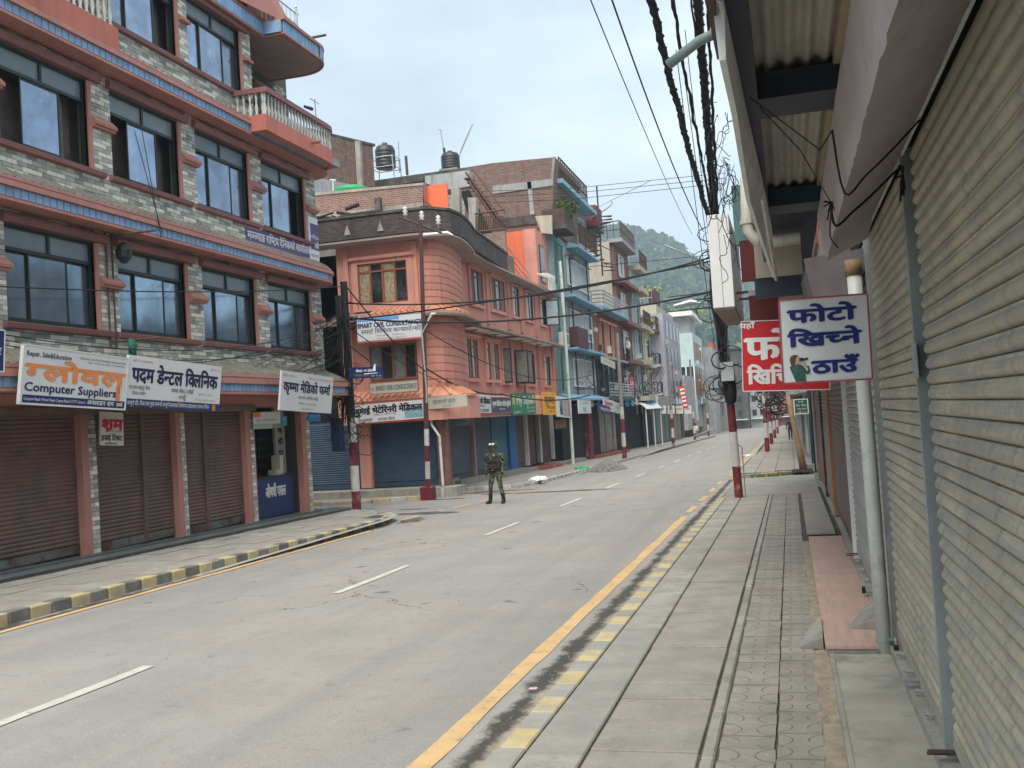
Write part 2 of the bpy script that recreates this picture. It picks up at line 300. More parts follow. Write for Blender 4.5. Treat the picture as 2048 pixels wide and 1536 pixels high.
# ------------------------------------------------------------------ geometry helpers
class Fr:
    def __init__(s, o, u, n): s.o, s.u, s.n = Vector(o), Vector(u), Vector(n)
    def p(s, u, n, z): return s.o + s.u*u + s.n*n + Vector((0, 0, z))
WORLD = Fr((0, 0, 0), (1, 0, 0), (0, 1, 0))
class MB:
    def __init__(s, fr=WORLD): s.v, s.f, s.m, s.fr = [], [], [], fr
    def pt(s, *p): s.v.append(s.fr.p(*p)); return len(s.v)-1
    def box(s, u0, u1, n0, n1, z0, z1, m=0):
        i = [s.pt(a, b, c) for c in (z0, z1) for a, b in ((u0, n0), (u1, n0), (u1, n1), (u0, n1))]
        for q in ((0, 1, 2, 3), (4, 5, 6, 7), (0, 1, 5, 4), (1, 2, 6, 5), (2, 3, 7, 6), (3, 0, 4, 7)):
            s.f.append([i[k] for k in q]); s.m.append(m)
        return s
    def quad(s, pts, m=0): s.f.append([s.pt(*p) for p in pts]); s.m.append(m); return s
    def poly(s, pts, z0, z1, m=0):   # vertical prism over a 2d outline
        n = len(pts); a = [s.pt(x, y, z0 if not callable(z0) else z0(y)) for x, y in pts]; b = [s.pt(x, y, z1 if not callable(z1) else z1(y)) for x, y in pts]
        s.f += [a, b]; s.m += [m, m]
        for k in range(n): s.f.append([a[k], a[(k+1) % n], b[(k+1) % n], b[k]]); s.m.append(m)
        return s
    def ext(s, prof, u0, u1, m=0):   # profile (n,z) extruded along u
        a = [s.pt(u0, p[0], p[1]) for p in prof]; b = [s.pt(u1, p[0], p[1]) for p in prof]; n = len(prof)
        s.f += [a, b]; s.m += [m, m]
        for k in range(n): s.f.append([a[k], a[(k+1) % n], b[(k+1) % n], b[k]]); s.m.append(m)
        return s
    def strip(s, prof, u0, u1, m=0): # open profile
        a = [s.pt(u0, p[0], p[1]) for p in prof]; b = [s.pt(u1, p[0], p[1]) for p in prof]
        for k in range(len(prof)-1): s.f.append([a[k], a[k+1], b[k+1], b[k]]); s.m.append(m)
        return s
    def tube(s, pts, r, seg=6, m=0, cap=True):
        pts = [Vector(p) for p in pts]; rings = []
        for i, p in enumerate(pts):
            t = (pts[min(i+1, len(pts)-1)] - pts[max(i-1, 0)]).normalized()
            a = t.cross(Vector((0, 0, 1)));
            if a.length < .05: a = t.cross(Vector((1, 0, 0)))
            a.normalize(); b = t.cross(a); rr = r[i] if isinstance(r, (list, tuple)) else r
            ring = []
            for k in range(seg):
                an = 2*math.pi*k/seg; s.v.append(p + a*(math.cos(an)*rr) + b*(math.sin(an)*rr)); ring.append(len(s.v)-1)
            rings.append(ring)
        for i in range(len(rings)-1):
            for k in range(seg): s.f.append([rings[i][k], rings[i][(k+1) % seg], rings[i+1][(k+1) % seg], rings[i+1][k]]); s.m.append(m)
        if cap: s.f += [rings[0][::-1], rings[-1]]; s.m += [m, m]
        return s
    def lathe(s, c, prof, seg=12, m=0):
        c = Vector(c); rings = []
        for r, z in prof:
            ring = []
            for k in range(seg):
                an = 2*math.pi*k/seg; s.v.append(c + Vector((math.cos(an)*r, math.sin(an)*r, z))); ring.append(len(s.v)-1)
            rings.append(ring)
        for i in range(len(rings)-1):
            for k in range(seg): s.f.append([rings[i][k], rings[i][(k+1) % seg], rings[i+1][(k+1) % seg], rings[i+1][k]]); s.m.append(m)
        s.f += [rings[0][::-1], rings[-1]]; s.m += [m, m]; return s
    def sweep(s, path, prof, m=0, closed=False):  # path: world xy points, offset to the right-hand normal; prof (off,z)
        P = [Vector((x, y)) for x, y in path]; rings = []
        for i, p in enumerate(P):
            d = (P[min(i+1, len(P)-1)] - P[max(i-1, 0)]).normalized(); nn = Vector((d.y, -d.x))
            if 0 < i < len(P)-1:
                d1 = (P[i]-P[i-1]).normalized(); n1 = Vector((d1.y, -d1.x)); k = max(.5, nn.dot(n1)); nn = nn/k
            rings.append([len(s.v)+j for j in range(len(prof))])
            for o, z in prof: s.v.append(Vector((p.x+nn.x*o, p.y+nn.y*o, z)))
        n = len(prof)
        for i in range(len(rings)-1):
            for j in range(n if closed else n-1): s.f.append([rings[i][j], rings[i][(j+1) % n], rings[i+1][(j+1) % n], rings[i+1][j]]); s.m.append(m)
        if closed: s.f += [rings[0], rings[-1][::-1]]; s.m += [m, m]
        return s
    def mesh(s, name, mats, off=Vector((0, 0, 0)), smooth=False, fix=True):
        me = bpy.data.meshes.new(name); me.from_pydata([v-off for v in s.v], [], s.f)
        if not isinstance(mats, (list, tuple)): mats = [mats]
        for mt in mats: me.materials.append(mt)
        if len(mats) > 1: me.polygons.foreach_set('material_index', s.m)
        if fix:
            bm = bmesh.new(); bm.from_mesh(me); bmesh.ops.recalc_face_normals(bm, faces=bm.faces); bm.to_mesh(me); bm.free()
        if smooth: me.polygons.foreach_set('use_smooth', [True]*len(me.polygons))
        return me
    def build(s, name, mats, parent=None, smooth=False, bevel=0, **kw):
        off = wloc(parent) if parent else Vector((0, 0, 0))
        o = bpy.data.objects.new(name, s.mesh(name, mats, off, smooth)); C.objects.link(o)
        if parent: o.parent = parent
        for k, v in kw.items(): o[k] = v
        if bevel: b = o.modifiers.new('bevel', 'BEVEL'); b.width = bevel; b.segments = 2; b.limit_method = 'ANGLE'
        return o
def wloc(o):
    v = Vector((0, 0, 0))
    while o: v += o.location; o = o.parent
    return v
def thing(name, label, cat, loc, group=None):
    o = bpy.data.objects.new(name, None); C.objects.link(o); o.location = loc; o.empty_display_size = .2
    o['label'] = label; o['category'] = cat
    if group: o['group'] = group
    return o
def tag(o, label, cat, group=None):
    o['label'] = label; o['category'] = cat
    if group: o['group'] = group
    return o
def inst(name, me, loc, parent=None, rz=0):
    o = bpy.data.objects.new(name, me); C.objects.link(o); o.parent = parent
    o.location = Vector(loc) - (wloc(parent) if parent else Vector()); o.rotation_euler.z = rz; return o
def sag(a, b, s, n=14, wob=0):
    a, b = Vector(a), Vector(b); r = []
    for i in range(n+1):
        t = i/n; p = a.lerp(b, t); p.z -= s*4*t*(1-t)
        if wob and 0 < i < n: p += Vector((random.uniform(-wob, wob), 0, random.uniform(-wob, wob)))
        r.append(p)
    return r

def smooth(pts, k=4):
    P = [Vector(p) for p in pts]; r = []
    for i in range(len(P)-1):
        a, b, c, d = P[max(i-1, 0)], P[i], P[i+1], P[min(i+2, len(P)-1)]
        for j in range(k):
            u = j/k; r.append(.5*((2*b)+(c-a)*u+(2*a-5*b+4*c-d)*u*u+(3*b-a-3*c+d)*u*u*u))
    r.append(P[-1]); return r
# ------------------------------------------------------------------ lettering (Latin + simply shaped Devanagari)
_FC = {}
def raw(s):
    if s in _FC: return _FC[s]
    c = bpy.data.curves.new('t', 'FONT'); c.body = s; c.size = 1; c.resolution_u = 2; c.offset = .0
    o = bpy.data.objects.new('t', c); me = bpy.data.meshes.new_from_object(o)
    vs = [(v.co.x, v.co.y) for v in me.vertices]; fs = [list(p.vertices) for p in me.polygons]
    bpy.data.objects.remove(o); bpy.data.curves.remove(c); bpy.data.meshes.remove(me)
    _FC[s] = (vs, fs); return _FC[s]
def mxx(s): v = raw(s)[0]; return max(p[0] for p in v) if v else 0
_ADV = {'ि': .27}
def adv(s):
    if s not in _ADV: _ADV[s] = (mxx(s+'|') - mxx('|'))
    return _ADV[s]
def clip(me, x):
    vs, fs = me; bm = bmesh.new(); bv = [bm.verts.new((a, b, 0)) for a, b in vs]
    for f in fs:
        try: bm.faces.new([bv[i] for i in f])
        except ValueError: pass
    bmesh.ops.bisect_plane(bm, geom=bm.verts[:]+bm.edges[:]+bm.faces[:], plane_co=(x, 0, 0), plane_no=(1, 0, 0), clear_outer=True)
    bm.verts.index_update(); r = ([(v.co.x, v.co.y) for v in bm.verts], [[v.index for v in f.verts] for f in bm.faces]); bm.free(); return r
MARKS = 'ािीुूृेैोौंँ्ः'
def shape(s):
    out = []; i = 0
    while i < len(s):
        ch = s[i]
        if '\u0915' <= ch <= '\u0939' :
            cons = [ch]; i += 1
            while i+1 < len(s) and s[i] == '्' and '\u0915' <= s[i+1] <= '\u0939': cons.append(s[i+1]); i += 2
            mk = ''
            while i < len(s) and s[i] in MARKS: mk += s[i]; i += 1
            pre = 'ि' in mk; mk = mk.replace('ि', '')
            reph = len(cons) > 1 and cons[0] == 'र'
            if reph: cons = cons[1:]
            ra = len(cons) > 1 and cons[-1] == 'र'
            if ra: cons = cons[:-1]
            if pre: out.append(('ि', 'full'))
            for c in cons[:-1]: out.append((c, 'half'))
            out.append((cons[-1]+mk, 'full'))
            if reph: out.append(('reph', 'mark'))
            if ra: out.append(('ra', 'mark'))
        else:
            out.append((ch, 'full')); i += 1
            while i < len(s) and s[i] in MARKS: out[-1] = (out[-1][0]+s[i], 'full'); i += 1
    return out
_TX = {}
def text2d(s):
    if s in _TX: return _TX[s]
    V, Fc = [], []; x = 0
    if any('\u0900' <= c <= '\u097f' for c in s):
        for g, k in shape(s):
            if k == 'mark':
                b = len(V)
                if g == 'reph': q = [(x-.1, .62), (x-.2, .7), (x-.17, .84), (x-.02, .86), (x+.0, .79), (x-.1, .78), (x-.12, .72), (x-.02, .62)]
                else: q = [(x-.16, .12), (x-.38, -.06), (x-.34, -.1), (x-.16, .05)]
                V += q; Fc.append(list(range(b, b+len(q)))); continue
            me = raw(g); a = adv(g)
            if k == 'half': a = a - (.3 if g == 'क' else .17); me = clip(me, a)
            b = len(V); V += [(p[0]+x, p[1]) for p in me[0]]; Fc += [[i+b for i in f] for f in me[1]]; x += a
    else:
        me = raw(s); V, Fc = list(me[0]), [list(f) for f in me[1]]
    _TX[s] = (V, Fc); return _TX[s]
def text_on(mb, s, o, ud, vd, x0, x1, y0, h, bold=.0, m=0, depth=None):
    """flat letters on a sign plane: origin o, unit axes ud, vd; fitted between x0..x1 with cap height h at baseline y0"""
    V, Fc = text2d(s)
    if not V: return
    a = min(p[0] for p in V); b = max(p[0] for p in V); k = (x1-x0)/max(b-a, 1e-6); kv = h/(.72)
    nrm = ud.cross(vd); shifts = [(0, 0)] if not bold else [(0, 0), (bold, 0), (-bold, 0), (0, bold*.8), (bold*.7, bold*.6), (-bold*.7, -bold*.5)]
    for j, (dx, dy) in enumerate(shifts):
        bi = len(mb.v)
        for p in V: mb.v.append(o + ud*(x0+(p[0]-a)*k+dx) + vd*(y0+p[1]*kv+dy) + nrm*(.0002*j))
        for f in Fc: mb.f.append([i+bi for i in f]); mb.m.append(m)
def sign(name, label, p_tl, p_tr, p_br, p_bl, face, th=.04, rows=(), frame=None, frw=.03, group=None, cat='sign', extra=None):
    """board from four world corners; rows = (text, x0, x1, y_base, height, material, bold) in 0..1 sign units"""
    tl, tr, br, bl = (Vector(p) for p in (p_tl, p_tr, p_br, p_bl))
    c = (tl+tr+br+bl)/4; ud = ((tr-tl)+(br-bl)).normalized(); vd = ((tl-bl)+(tr-br)); vd = (vd-ud*vd.dot(ud)).normalized()
    W = ((tr-tl).length+(br-bl).length)/2; H = ((tl-bl).length+(tr-br).length)/2; nrm = ud.cross(vd)
    if nrm.dot(CAM-c) < 0: nrm = -nrm
    t = thing(name, label, cat, c, group)
    o = c-ud*(W/2)-vd*(H/2)
    def bx(nm, x0, x1, y0, y1, a, b, mat):
        mb = MB()
        q = [o+ud*x+vd*y+nrm*z for z in (a, b) for x, y in ((x0, y0), (x1, y0), (x1, y1), (x0, y1))]
        mb.v = q; mb.f = [[0, 1, 2, 3], [4, 5, 6, 7], [0, 1, 5, 4], [1, 2, 6, 5], [2, 3, 7, 6], [3, 0, 4, 7]]; mb.m = [0]*6
        return mb.build(nm, mat, t)
    bx('board', 0, W, 0, H, -th, 0, face)
    if frame:
        for nm, q in (('frame_bottom', (0, W, -.005, frw)), ('frame_top', (0, W, H-frw, H+.005)), ('frame_side', (-.005, frw, frw, H-frw)), ('frame_side', (W-frw, W+.005, frw, H-frw))):
            bx(nm, *q, -th*.9, .006, frame)
    if extra: 
        for nm, q, mat in extra: bx(nm, q[0]*W, q[1]*W, q[2]*H, q[3]*H, 0, .003, mat)
    for r in rows:
        mb = MB(); text_on(mb, r[0], o+nrm*.0055, ud, vd, r[1]*W, r[2]*W, r[3]*H, r[4]*H, r[6] if len(r) > 6 else 0)
        if mb.v:
            oo = bpy.data.objects.new('lettering', mb.mesh('lettering', r[5], wloc(t), fix=False)); C.objects.link(oo); oo.parent = t
    return t

# ================================================================== SETTING
def sheet(name, x0, x1, ys, zf, mat, label=None):
    mb = MB(); prev = None
    for y in ys:
        cur = (mb.pt(x0, y, zf(y)), mb.pt(x1, y, zf(y)))
        if prev: mb.f.append([prev[0], prev[1], cur[1], cur[0]]); mb.m.append(0)
        prev = cur
    return mb.build(name, mat, kind='structure')
terrain_m = M('terrain_soil', (.1, .11, .07), 1, .3, .05, 4, .2)
sheet('ground', -3000, 3000, [-600, -30, 240, 4000], lambda y: gz(y)-.08, terrain_m)
road = sheet('road', -70, 45, [-30, 240], gz, asphalt)

def lines(name, x0, x1, segs, mat, label, z=.008, parent=None, jit=.012):
    mb = MB()
    for y0, y1 in segs:
        n = max(1, int((y1-y0)/.5)); L, Rr = [], []
        for i in range(n+1):
            y = y0+(y1-y0)*i/n
            L.append(mb.pt(x0+random.uniform(-jit, jit), y, gz(y)+z)); Rr.append(mb.pt(x1+random.uniform(-jit, jit), y, gz(y)+z))
        for i in range(n): mb.f.append([L[i], Rr[i], Rr[i+1], L[i+1]]); mb.m.append(0)
    return mb.build(name, mat, parent)
def stuff(o): o['kind'] = 'stuff'; return o
mk = [('edge_line', -2.33, -2.18, [(2, 21.2)], line_yellow), ('edge_line', -2.33, -2.2, [(22+i*3.1, 23.6+i*3.1) for i in range(4)], line_yellow),
      ('edge_line', -2.33, -2.2, [(38, 130)], line_yellow), ('edge_line', -9.02, -8.9, [(3, 20.3)], line_yellow),
      ('centre_dash', -5.9, -5.79, [(0, 1.7)], line_white)]
for nm, a, b, sg, mt in mk: lines(nm, a, b, sg, mt, '', parent=road)
for k in range(13):
    y0 = 5.4+k*6.6; lines('centre_dash', -5.91, -5.79, [(y0, y0+2.55 if k else 8.05)], line_white, '', parent=road)
for i in range(5):   # faded dashes across the mouth of the side street
    a = PG(805+i*50, 1040-i*11.5); b = PG(838+i*50, 1031-i*11.5)
    mb = MB(); d = (b-a).normalized()*1; s_ = Vector((-d.y, d.x, 0))*.07
    mb.v = [v+Vector((0, 0, .005)) for v in (a-s_, a+s_, b+s_, b-s_)]; mb.f = [[0, 1, 2, 3]]; mb.m = [0]; mb.build('edge_dash', line_yellow, road)

# ---- near right pavement
TILT = math.atan(SLOPE)
pav = MB(); pav.poly([(-1.62, -2), (.8, -2), (.8, 25.3), (-1.62, 25.3)], lambda y: gz(y)-.05, lambda y: gz(y)+.082)
pav_r = pav.build('pavement', joint_m, kind='structure')
def piece(name, x0, x1, y0, y1, top, mat, parent, h=.05, bev=.006, dz=0, rot=0):
    mb = MB(); mb.box(-(x1-x0)/2, (x1-x0)/2, -(y1-y0)/2, (y1-y0)/2, -h, 0)
    me = mb.mesh(name, mat); cy_ = (y0+y1)/2
    o = inst(name, me, ((x0+x1)/2, cy_, gz(cy_)+top+dz), parent); o.rotation_euler = (TILT, rot*.6, rot); 
    if bev: b = o.modifiers.new('b', 'BEVEL'); b.width = bev; b.segments = 1
    return o
y = 2.2
while y < 25.2:
    L = random.choice((.38, .45, .55, .62)); e = min(y+L, 25.28)
    piece('drain_slab', -1.245, -.625, y+.006, e-.004, .1+random.uniform(-.006, .006), random.choice((slab_m, slab_m2)), pav_r, rot=random.uniform(-.006, .006)); y = e+.002
y = 2.0
while y < 25.2:
    e = min(y+3.6, 25.28); piece('edge_slab', -1.612, -1.262, y+.003, e-.003, .103, kerb_grey if random.random() < .2 else concrete, pav_r, bev=.01); y = e
y = 2.0
while y < 25.2:
    e = min(y+random.uniform(.9, 2.2), 25.28); piece('border_slab', -.607, -.532, y+.005, e-.01, .1+random.uniform(-.008, .004), concrete, pav_r, bev=.012, rot=random.uniform(-.004, .004)); y = e
pm = {}
for nm, wd in (('a', .305), ('b', .25)):
    mb = MB(); mb.box(-wd/2, wd/2, -.11, .11, -.05, 0); pm[nm] = mb.mesh('paver', paver_m)
for j in range(100):
    yy = 2.3+j*.228
    if yy > 25: break
    for nm, xc, q in (('a', -.362, 0), ('b', -.072, .06)):
        o = inst('paver', pm[nm], (xc+random.uniform(-.004, .004), yy+q, gz(yy)+.1+random.uniform(-.007, .005)), pav_r, random.uniform(-.018, .018))
        o.rotation_euler.x = TILT+random.uniform(-.012, .012); o.rotation_euler.y = random.uniform(-.012, .012)
# crumbling dirt strip between the pavers and the step
def rough_strip(name, x0, x1, y0, y1, top, mat, parent=None, nx=5, step=.12, amp=.015, wob=.02, edge=.6):
    mb = MB(); ny = max(2, int((y1-y0)/step)); rows = []
    for j in range(ny+1):
        y = y0+(y1-y0)*j/ny; row = []; w0, w1 = random.uniform(-wob, wob), random.uniform(-wob, wob)
        for i in range(nx+1):
            t = i/nx; x = x0+w0+(x1+w1-x0-w0)*t
            z = gz(y)+top+random.uniform(-amp, amp)*(1 if 0 < i < nx else .3) - (amp*edge if i in (0, nx) else 0); row.append(mb.pt(x, y, z))
        rows.append(row)
    for j in range(ny):
        for i in range(nx): mb.f.append([rows[j][i], rows[j][i+1], rows[j+1][i+1], rows[j+1][i]]); mb.m.append(0)
    return mb.build(name, mat, parent, smooth=True, kind='stuff')
tag(rough_strip('dirt', .035, .2, 2.2, 15.5, .098, dirt_m, amp=.012), 'sandy dirt crumbling between arc pavers and shop step', 'dirt')
# gutter between yellow line and kerb
gut_m = M('gutter_grime', (.315, .3, .28), .9, .1, .8, 60, .7, special=gutter_special)
def strip_mesh(name, x0, x1, y0, y1, top, mat, nx=6, step=.15, amp=.004):
    mb = MB(); ny = int((y1-y0)/step); rows = []
    for j in range(ny+1):
        y = y0+(y1-y0)*j/ny
        rows.append([mb.pt(x0+(x1-x0)*i/nx, y, gz(y)+(top if i else .0005)+(random.uniform(0, amp) if 0 < i < nx else (.012 if i == nx else 0))) for i in range(nx+1)])
    for j in range(ny):
        for i in range(nx): mb.f.append([rows[j][i], rows[j][i+1], rows[j+1][i+1], rows[j+1][i]]); mb.m.append(0)
    return mb.build(name, mat, smooth=True, kind='stuff')
tag(strip_mesh('gutter_grime', -2.2, -1.797, 1.5, 33.5, .0045, gut_m), 'sand and dark wet sludge lying along the right hand gutter', 'gutter grime')
kerb_r = MB().poly([(-1.8, 1.5), (-1.64, 1.5), (-1.64, 25.3), (-1.8, 25.3)], lambda y: gz(y)-.06, lambda y: gz(y)+.06).build('kerb', kerb_grey, kind='structure')
for j in range(33):
    y0 = 2.08+j*.73
    if y0 > 24.6: break
    piece('kerb_stone', -1.795, -1.625, y0, y0+.36, .104, kerb_yellow, kerb_r, h=.12, bev=.01)
    piece('kerb_stone', -1.795, -1.625, y0+.365, y0+.725, .102, kerb_grey, kerb_r, h=.12, bev=.01)
# forecourt slab between the two right hand pavements and the raised far pavement
MB().poly([(-1.75, 25.35), (.9, 25.35), (.9, 35.4), (-1.85, 33.9)], lambda y: gz(y)-.05, lambda y: gz(y)+.02).build('forecourt', concrete, kind='structure')
far_r = MB().poly([(-1.9, 34.0), (1.2, 35.6), (1.2, 230), (-1.9, 230)], lambda y: gz(y)-.1, lambda y: gz(y)+.12).build('far_pavement', joint_m, kind='structure')
for (x0, x1) in ((-1.86, -1.28), (-1.27, -.62), (-.61, .03), (.04, .9)):
    y = 35.7 if x0 > -.7 else 34.9
    while y < 75:
        e = y+random.uniform(1.2, 1.9); piece('paving_slab', x0, x1-.008, y, e-.02, .14, random.choice((slab_m, slab_m2)), far_r, bev=0, h=.03); y = e
MB().poly([(-1.9, 75), (.9, 75), (.9, 230), (-1.9, 230)], lambda y: gz(y)+.1, lambda y: gz(y)+.14).build('distant_paving', slab_m, far_r)
def kerb_run(name, pts, w, h, cols, L, parent_label, start=0, z0=-.05):
    """row of separate kerb stones along a 2d polyline"""
    ko = MB(); root = None; P = [Vector(p) for p in pts]; objs = []
    total = sum((P[i+1]-P[i]).length for i in range(len(P)-1)); k = 0; s = 0
    mb0 = MB(); root = MB().sweep([tuple(p) for p in P], [(.01, gz(P[0].y)-.12), (w-.01, gz(P[0].y)-.12)]).build(name, kerb_grey, kind='structure')
    while s < total-.05:
        mid = s+L/2; a = mid; i = 0
        while i < len(P)-2 and a > (P[i+1]-P[i]).length: a -= (P[i+1]-P[i]).length; i += 1
        d = (P[i+1]-P[i]).normalized(); c = P[i]+d*a; nn = Vector((d.y, -d.x))
        mb = MB(); mb.box(-w, 0, -L/2+.006, L/2-.006, z0, h)
        o = inst('kerb_stone', mb.mesh('kerb_stone', cols[k % len(cols)]), (c.x, c.y, gz(c.y)+random.uniform(-.006, .006)), root, math.atan2(-d.x, d.y)+random.uniform(-.012, .012))
        o.rotation_euler.x = TILT*(1 if abs(d.y) > .5 else 0)
        b = o.modifiers.new('b', 'BEVEL'); b.width = .015; b.segments = 2
        s += L; k += 1
    return root
kerb_run('kerb', [(-9.25, 6.0), (-9.25, 21.6), (-9.45, 22.6), (-9.95, 23.4)], .17, .15, (kerb_yellow, kerb_black), .37, '')
kerb_run('kerb', [(-10.05, 23.5), (-10.9, 24.9), (-12.0, 25.9), (-14.0, 26.5)], .17, .11, (kerb_grey,), .5, '')
kerb_run('kerb', [(-16.2, 29.1), (-13, 29.35), (-11.7, 30.3), (-11.35, 31.2)], -.16, .13, (kerb_yellow, kerb_white), .55, '')
kerb_run('kerb', [(-11.6, 33.9), (-10.3, 33.7), (-9.5, 34.4), (-9.15, 35.6), (-9.1, 52)], .18, .13, (kerb_grey, kerb_white), .36, '')
kerb_run('kerb', [(-9.1, 52.2), (-9.15, 80), (-9.4, 130)], .18, .13, (kerb_grey,), 1.2, '')
kerb_run('kerb', [(-1.9, 33.95), (1.15, 35.55)], -.16, .14, (kerb_grey, kerb_yellow), .9, '')
kerb_run('kerb', [(-1.92, 34.1), (-1.92, 90)], .16, .13, (kerb_yellow, kerb_grey), .9, '')
# left pavements
lp = MB().poly([(-9.4, -5), (-9.4, 21.6), (-9.6, 22.6), (-10.1, 23.4), (-11.0, 24.8), (-12.1, 25.75), (-14, 26.35), (-30, 26.4), (-30, -5)], lambda y: gz(y)-.05, lambda y: gz(y)+.12).build('left_pavement', joint_m, kind='structure')
for x0, x1 in ((-10.0, -9.41), (-10.6, -10.01), (-11.2, -10.61), (-11.8, -11.21)):
    y = 8.5+random.random()*.4
    while y < 23.2:
        e = y+random.uniform(.5, .95)
        if x1 > -9.9 and e > 22.3: break
        piece('paving_slab', x0, x1-.008, y, e-.018, .132+random.uniform(-.006, .006), random.choice((slab_m, slab_m2, concrete)), lp, h=.03, bev=0, rot=random.uniform(-.008, .008)); y = e
MB().poly([(-9.42, 23.2), (-9.6, 22.9), (-10.1, 23.45), (-11.0, 24.75), (-12.1, 25.7), (-12.1, 23.2)][1:], lambda y: gz(y)+.1, lambda y: gz(y)+.13).build('corner_slab', concrete, lp)
lp2 = MB().poly([(-9.28, 35.6), (-9.6, 34.5), (-10.4, 33.85), (-11.6, 34.05), (-12.9, 34.1), (-12.9, 130), (-9.28, 130)], lambda y: gz(y)-.05, lambda y: gz(y)+.11).build('left_far_pavement', concrete, kind='structure')
MB().poly([(-17, 29.3), (-13, 29.5), (-11.8, 30.45), (-11.4, 31.2), (-11.3, 31.6), (-17, 31.6)], lambda y: gz(y)-.05, lambda y: gz(y)+.1).build('side_street_pavement', dirt_m, kind='structure')
tag(rough_strip('gutter_sludge', -9.2, -9.02, 9, 21.5, .006, gutter_m, amp=.006, wob=.05, edge=1), 'dark grime along the foot of the left kerb', 'sludge')
# stains and patches on the road
for cx, cy_, rx, ry in ((-9.3, 24.6, .9, .5), (-10.3, 26.2, .55, .2), (-10.6, 29.9, .8, .25), (-7.6, 31.4, 2.6, .35), (-10.6, 32.4, 1.6, .3), (-9.6, 33.0, 1.2, .25), (-8.9, 22.6, .3, .8)):
    mb = MB(); c = mb.pt(cx, cy_, gz(cy_)+.006); ring = []
    for k in range(22):
        a = k*2*math.pi/22; q = random.uniform(.55, 1.15); yy = cy_+ry*q*math.sin(a); ring.append(mb.pt(cx+rx*q*math.cos(a), yy, gz(yy)+.006))
    for k in range(22): mb.f.append([c, ring[k], ring[(k+1) % 22]]); mb.m.append(0)
    mb.build('damp_patch', gutter_m, road)
# loose grit
mb = MB()
for k in range(650):
    if k < 380: y = random.uniform(5, 24)**1; x = random.gauss(-1.95, .12)
    elif k < 520: y = random.uniform(5, 15.4); x = random.uniform(.05, .2)
    else: y = random.uniform(6, 40); x = random.uniform(-9, -2.5)
    z = gz(y)+(.09 if x > -.5 else .004); r = random.uniform(.004, .012)
    b = len(mb.v); mb.v += [Vector((x+r, y, z)), Vector((x-r*.6, y+r, z)), Vector((x-r*.6, y-r, z)), Vector((x, y, z+r*1.1))]
    mb.f += [[b, b+1, b+3], [b+1, b+2, b+3], [b+2, b, b+3]]; mb.m += [0]*3
tag(mb.build('grit', gravel_m, kind='stuff'), 'loose grit and small stones scattered in the right gutter', 'grit')

# ================================================================== RIGHT SHOP ROW (near)
XR = .68
RF = Fr((XR, 0, 0), (0, 1, 0), (-1, 0, 0))
shops = thing('shop_building', 'near right hand shop row with closed roller shutters along the pavement', 'building', (XR+.1, 8, gz(8)))
MB(RF).box(-1.5, 32.3, -6, -.06, -.6, 8.6).build('wall', plaster_old, shops)
MB(RF).box(-1.5, 32.3, -.06, .0, 3.22, 8.6).build('upper_wall', plaster_old, shops)
for f in range(1, 2):
    for k in range(9):
        u0 = .8+k*3.4; fr_ = MB(RF).box(u0, u0+1.9, .0, .05, 4.6, 6.2).box(u0+.08, u0+1.82, .05, .055, 4.68, 6.12, 1).build('window', [frame_brown, glass_lo], shops)
slat_me = {}
PITCH = .074
def slat_prof(z0, p=PITCH, d=.02): return [(-.014, z0), (-.002, z0+p*.03), (d*.55, z0+p*.12), (d, z0+p*.3), (d*.98, z0+p*.46), (d*.8, z0+p*.62), (d*.45, z0+p*.74), (d*.22, z0+p*.8), (d*.36, z0+p*.85), (d*.36, z0+p*.91), (-.002, z0+p*.965), (-.014, z0+p)]
def r_shutter(u0, u1, mat, single, zb=.3, gap=.11, zt=3.2):
    base = gz(u0)+zb
    sh = MB(RF).box(u0, u1, -.055, -.03, base-.12, zt).box(u0, u1-gap*.3, -.02, .016, base-.1, base-.005, 1).build('shutter', [dark_in, mat], shops)
    n = int((zt-base)/PITCH)
    if single:
        mb = MB(RF); mb.strip(slat_prof(0), 0, u1-u0-gap); me = mb.mesh('slat', mat, Vector((XR, 0, 0)), smooth=False)
        for p in me.polygons: p.use_smooth = True
        for k in range(n):
            inst('slat', me, (XR+random.uniform(-.0015, .0015), u0+random.uniform(-.006, .006), base+k*PITCH), sh)
    else:
        mb = MB(RF)
        for k in range(n): mb.strip(slat_prof(base+k*PITCH), u0, u1-gap)
        mb.build('slats', mat, sh, kind='stuff')
    return sh
posts = [5.46, 8.12, 10.2, 12.8, 18.0, 22.4, 27.9, 32.1]
shutdef = [(1.2, 5.40, shut_khaki, True, .3), (5.52, 8.08, shut_khaki, True, .3), (8.2, 10.14, shut_khaki, True, .36), (10.24, 12.74, shut_grey, True, .36),
           (12.86, 17.92, shut_brown2, False, .34), (18.08, 22.34, shut_olive, False, .36), (22.46, 27.84, shut_brown2, False, .36), (27.96, 32.04, shut_olive, False, .34)]
for u0, u1, mt, sg, zb in shutdef: r_shutter(u0, u1, mt, sg, zb)
r_shutter(-1.4, 1.1, shut_khaki, False)
post_m = [steel, galv, white_p, white_p, M('post_orange', (.42, .16, .06), .7, .15, 3), maroon, M('post_pink', (.4, .24, .22), .7, .15, 3), frame_dark]
for k, (u, mt) in enumerate(zip(posts, post_m)):
    wn = .045 if k < 2 else (.03 if k < 3 else .055)
    MB(RF).box(u-.03, u+.03, -.03, wn, gz(u)+.12, 3.25).build('shutter_post', mt, shops)
MB(RF).box(-1.5, 32.3, -.03, .02, 3.2, 3.34).build('shutter_head', dark_in, shops)
MB(RF).box(5.36, 5.44, .045, .06, 2.02, 2.2).build('latch', galv, shops)
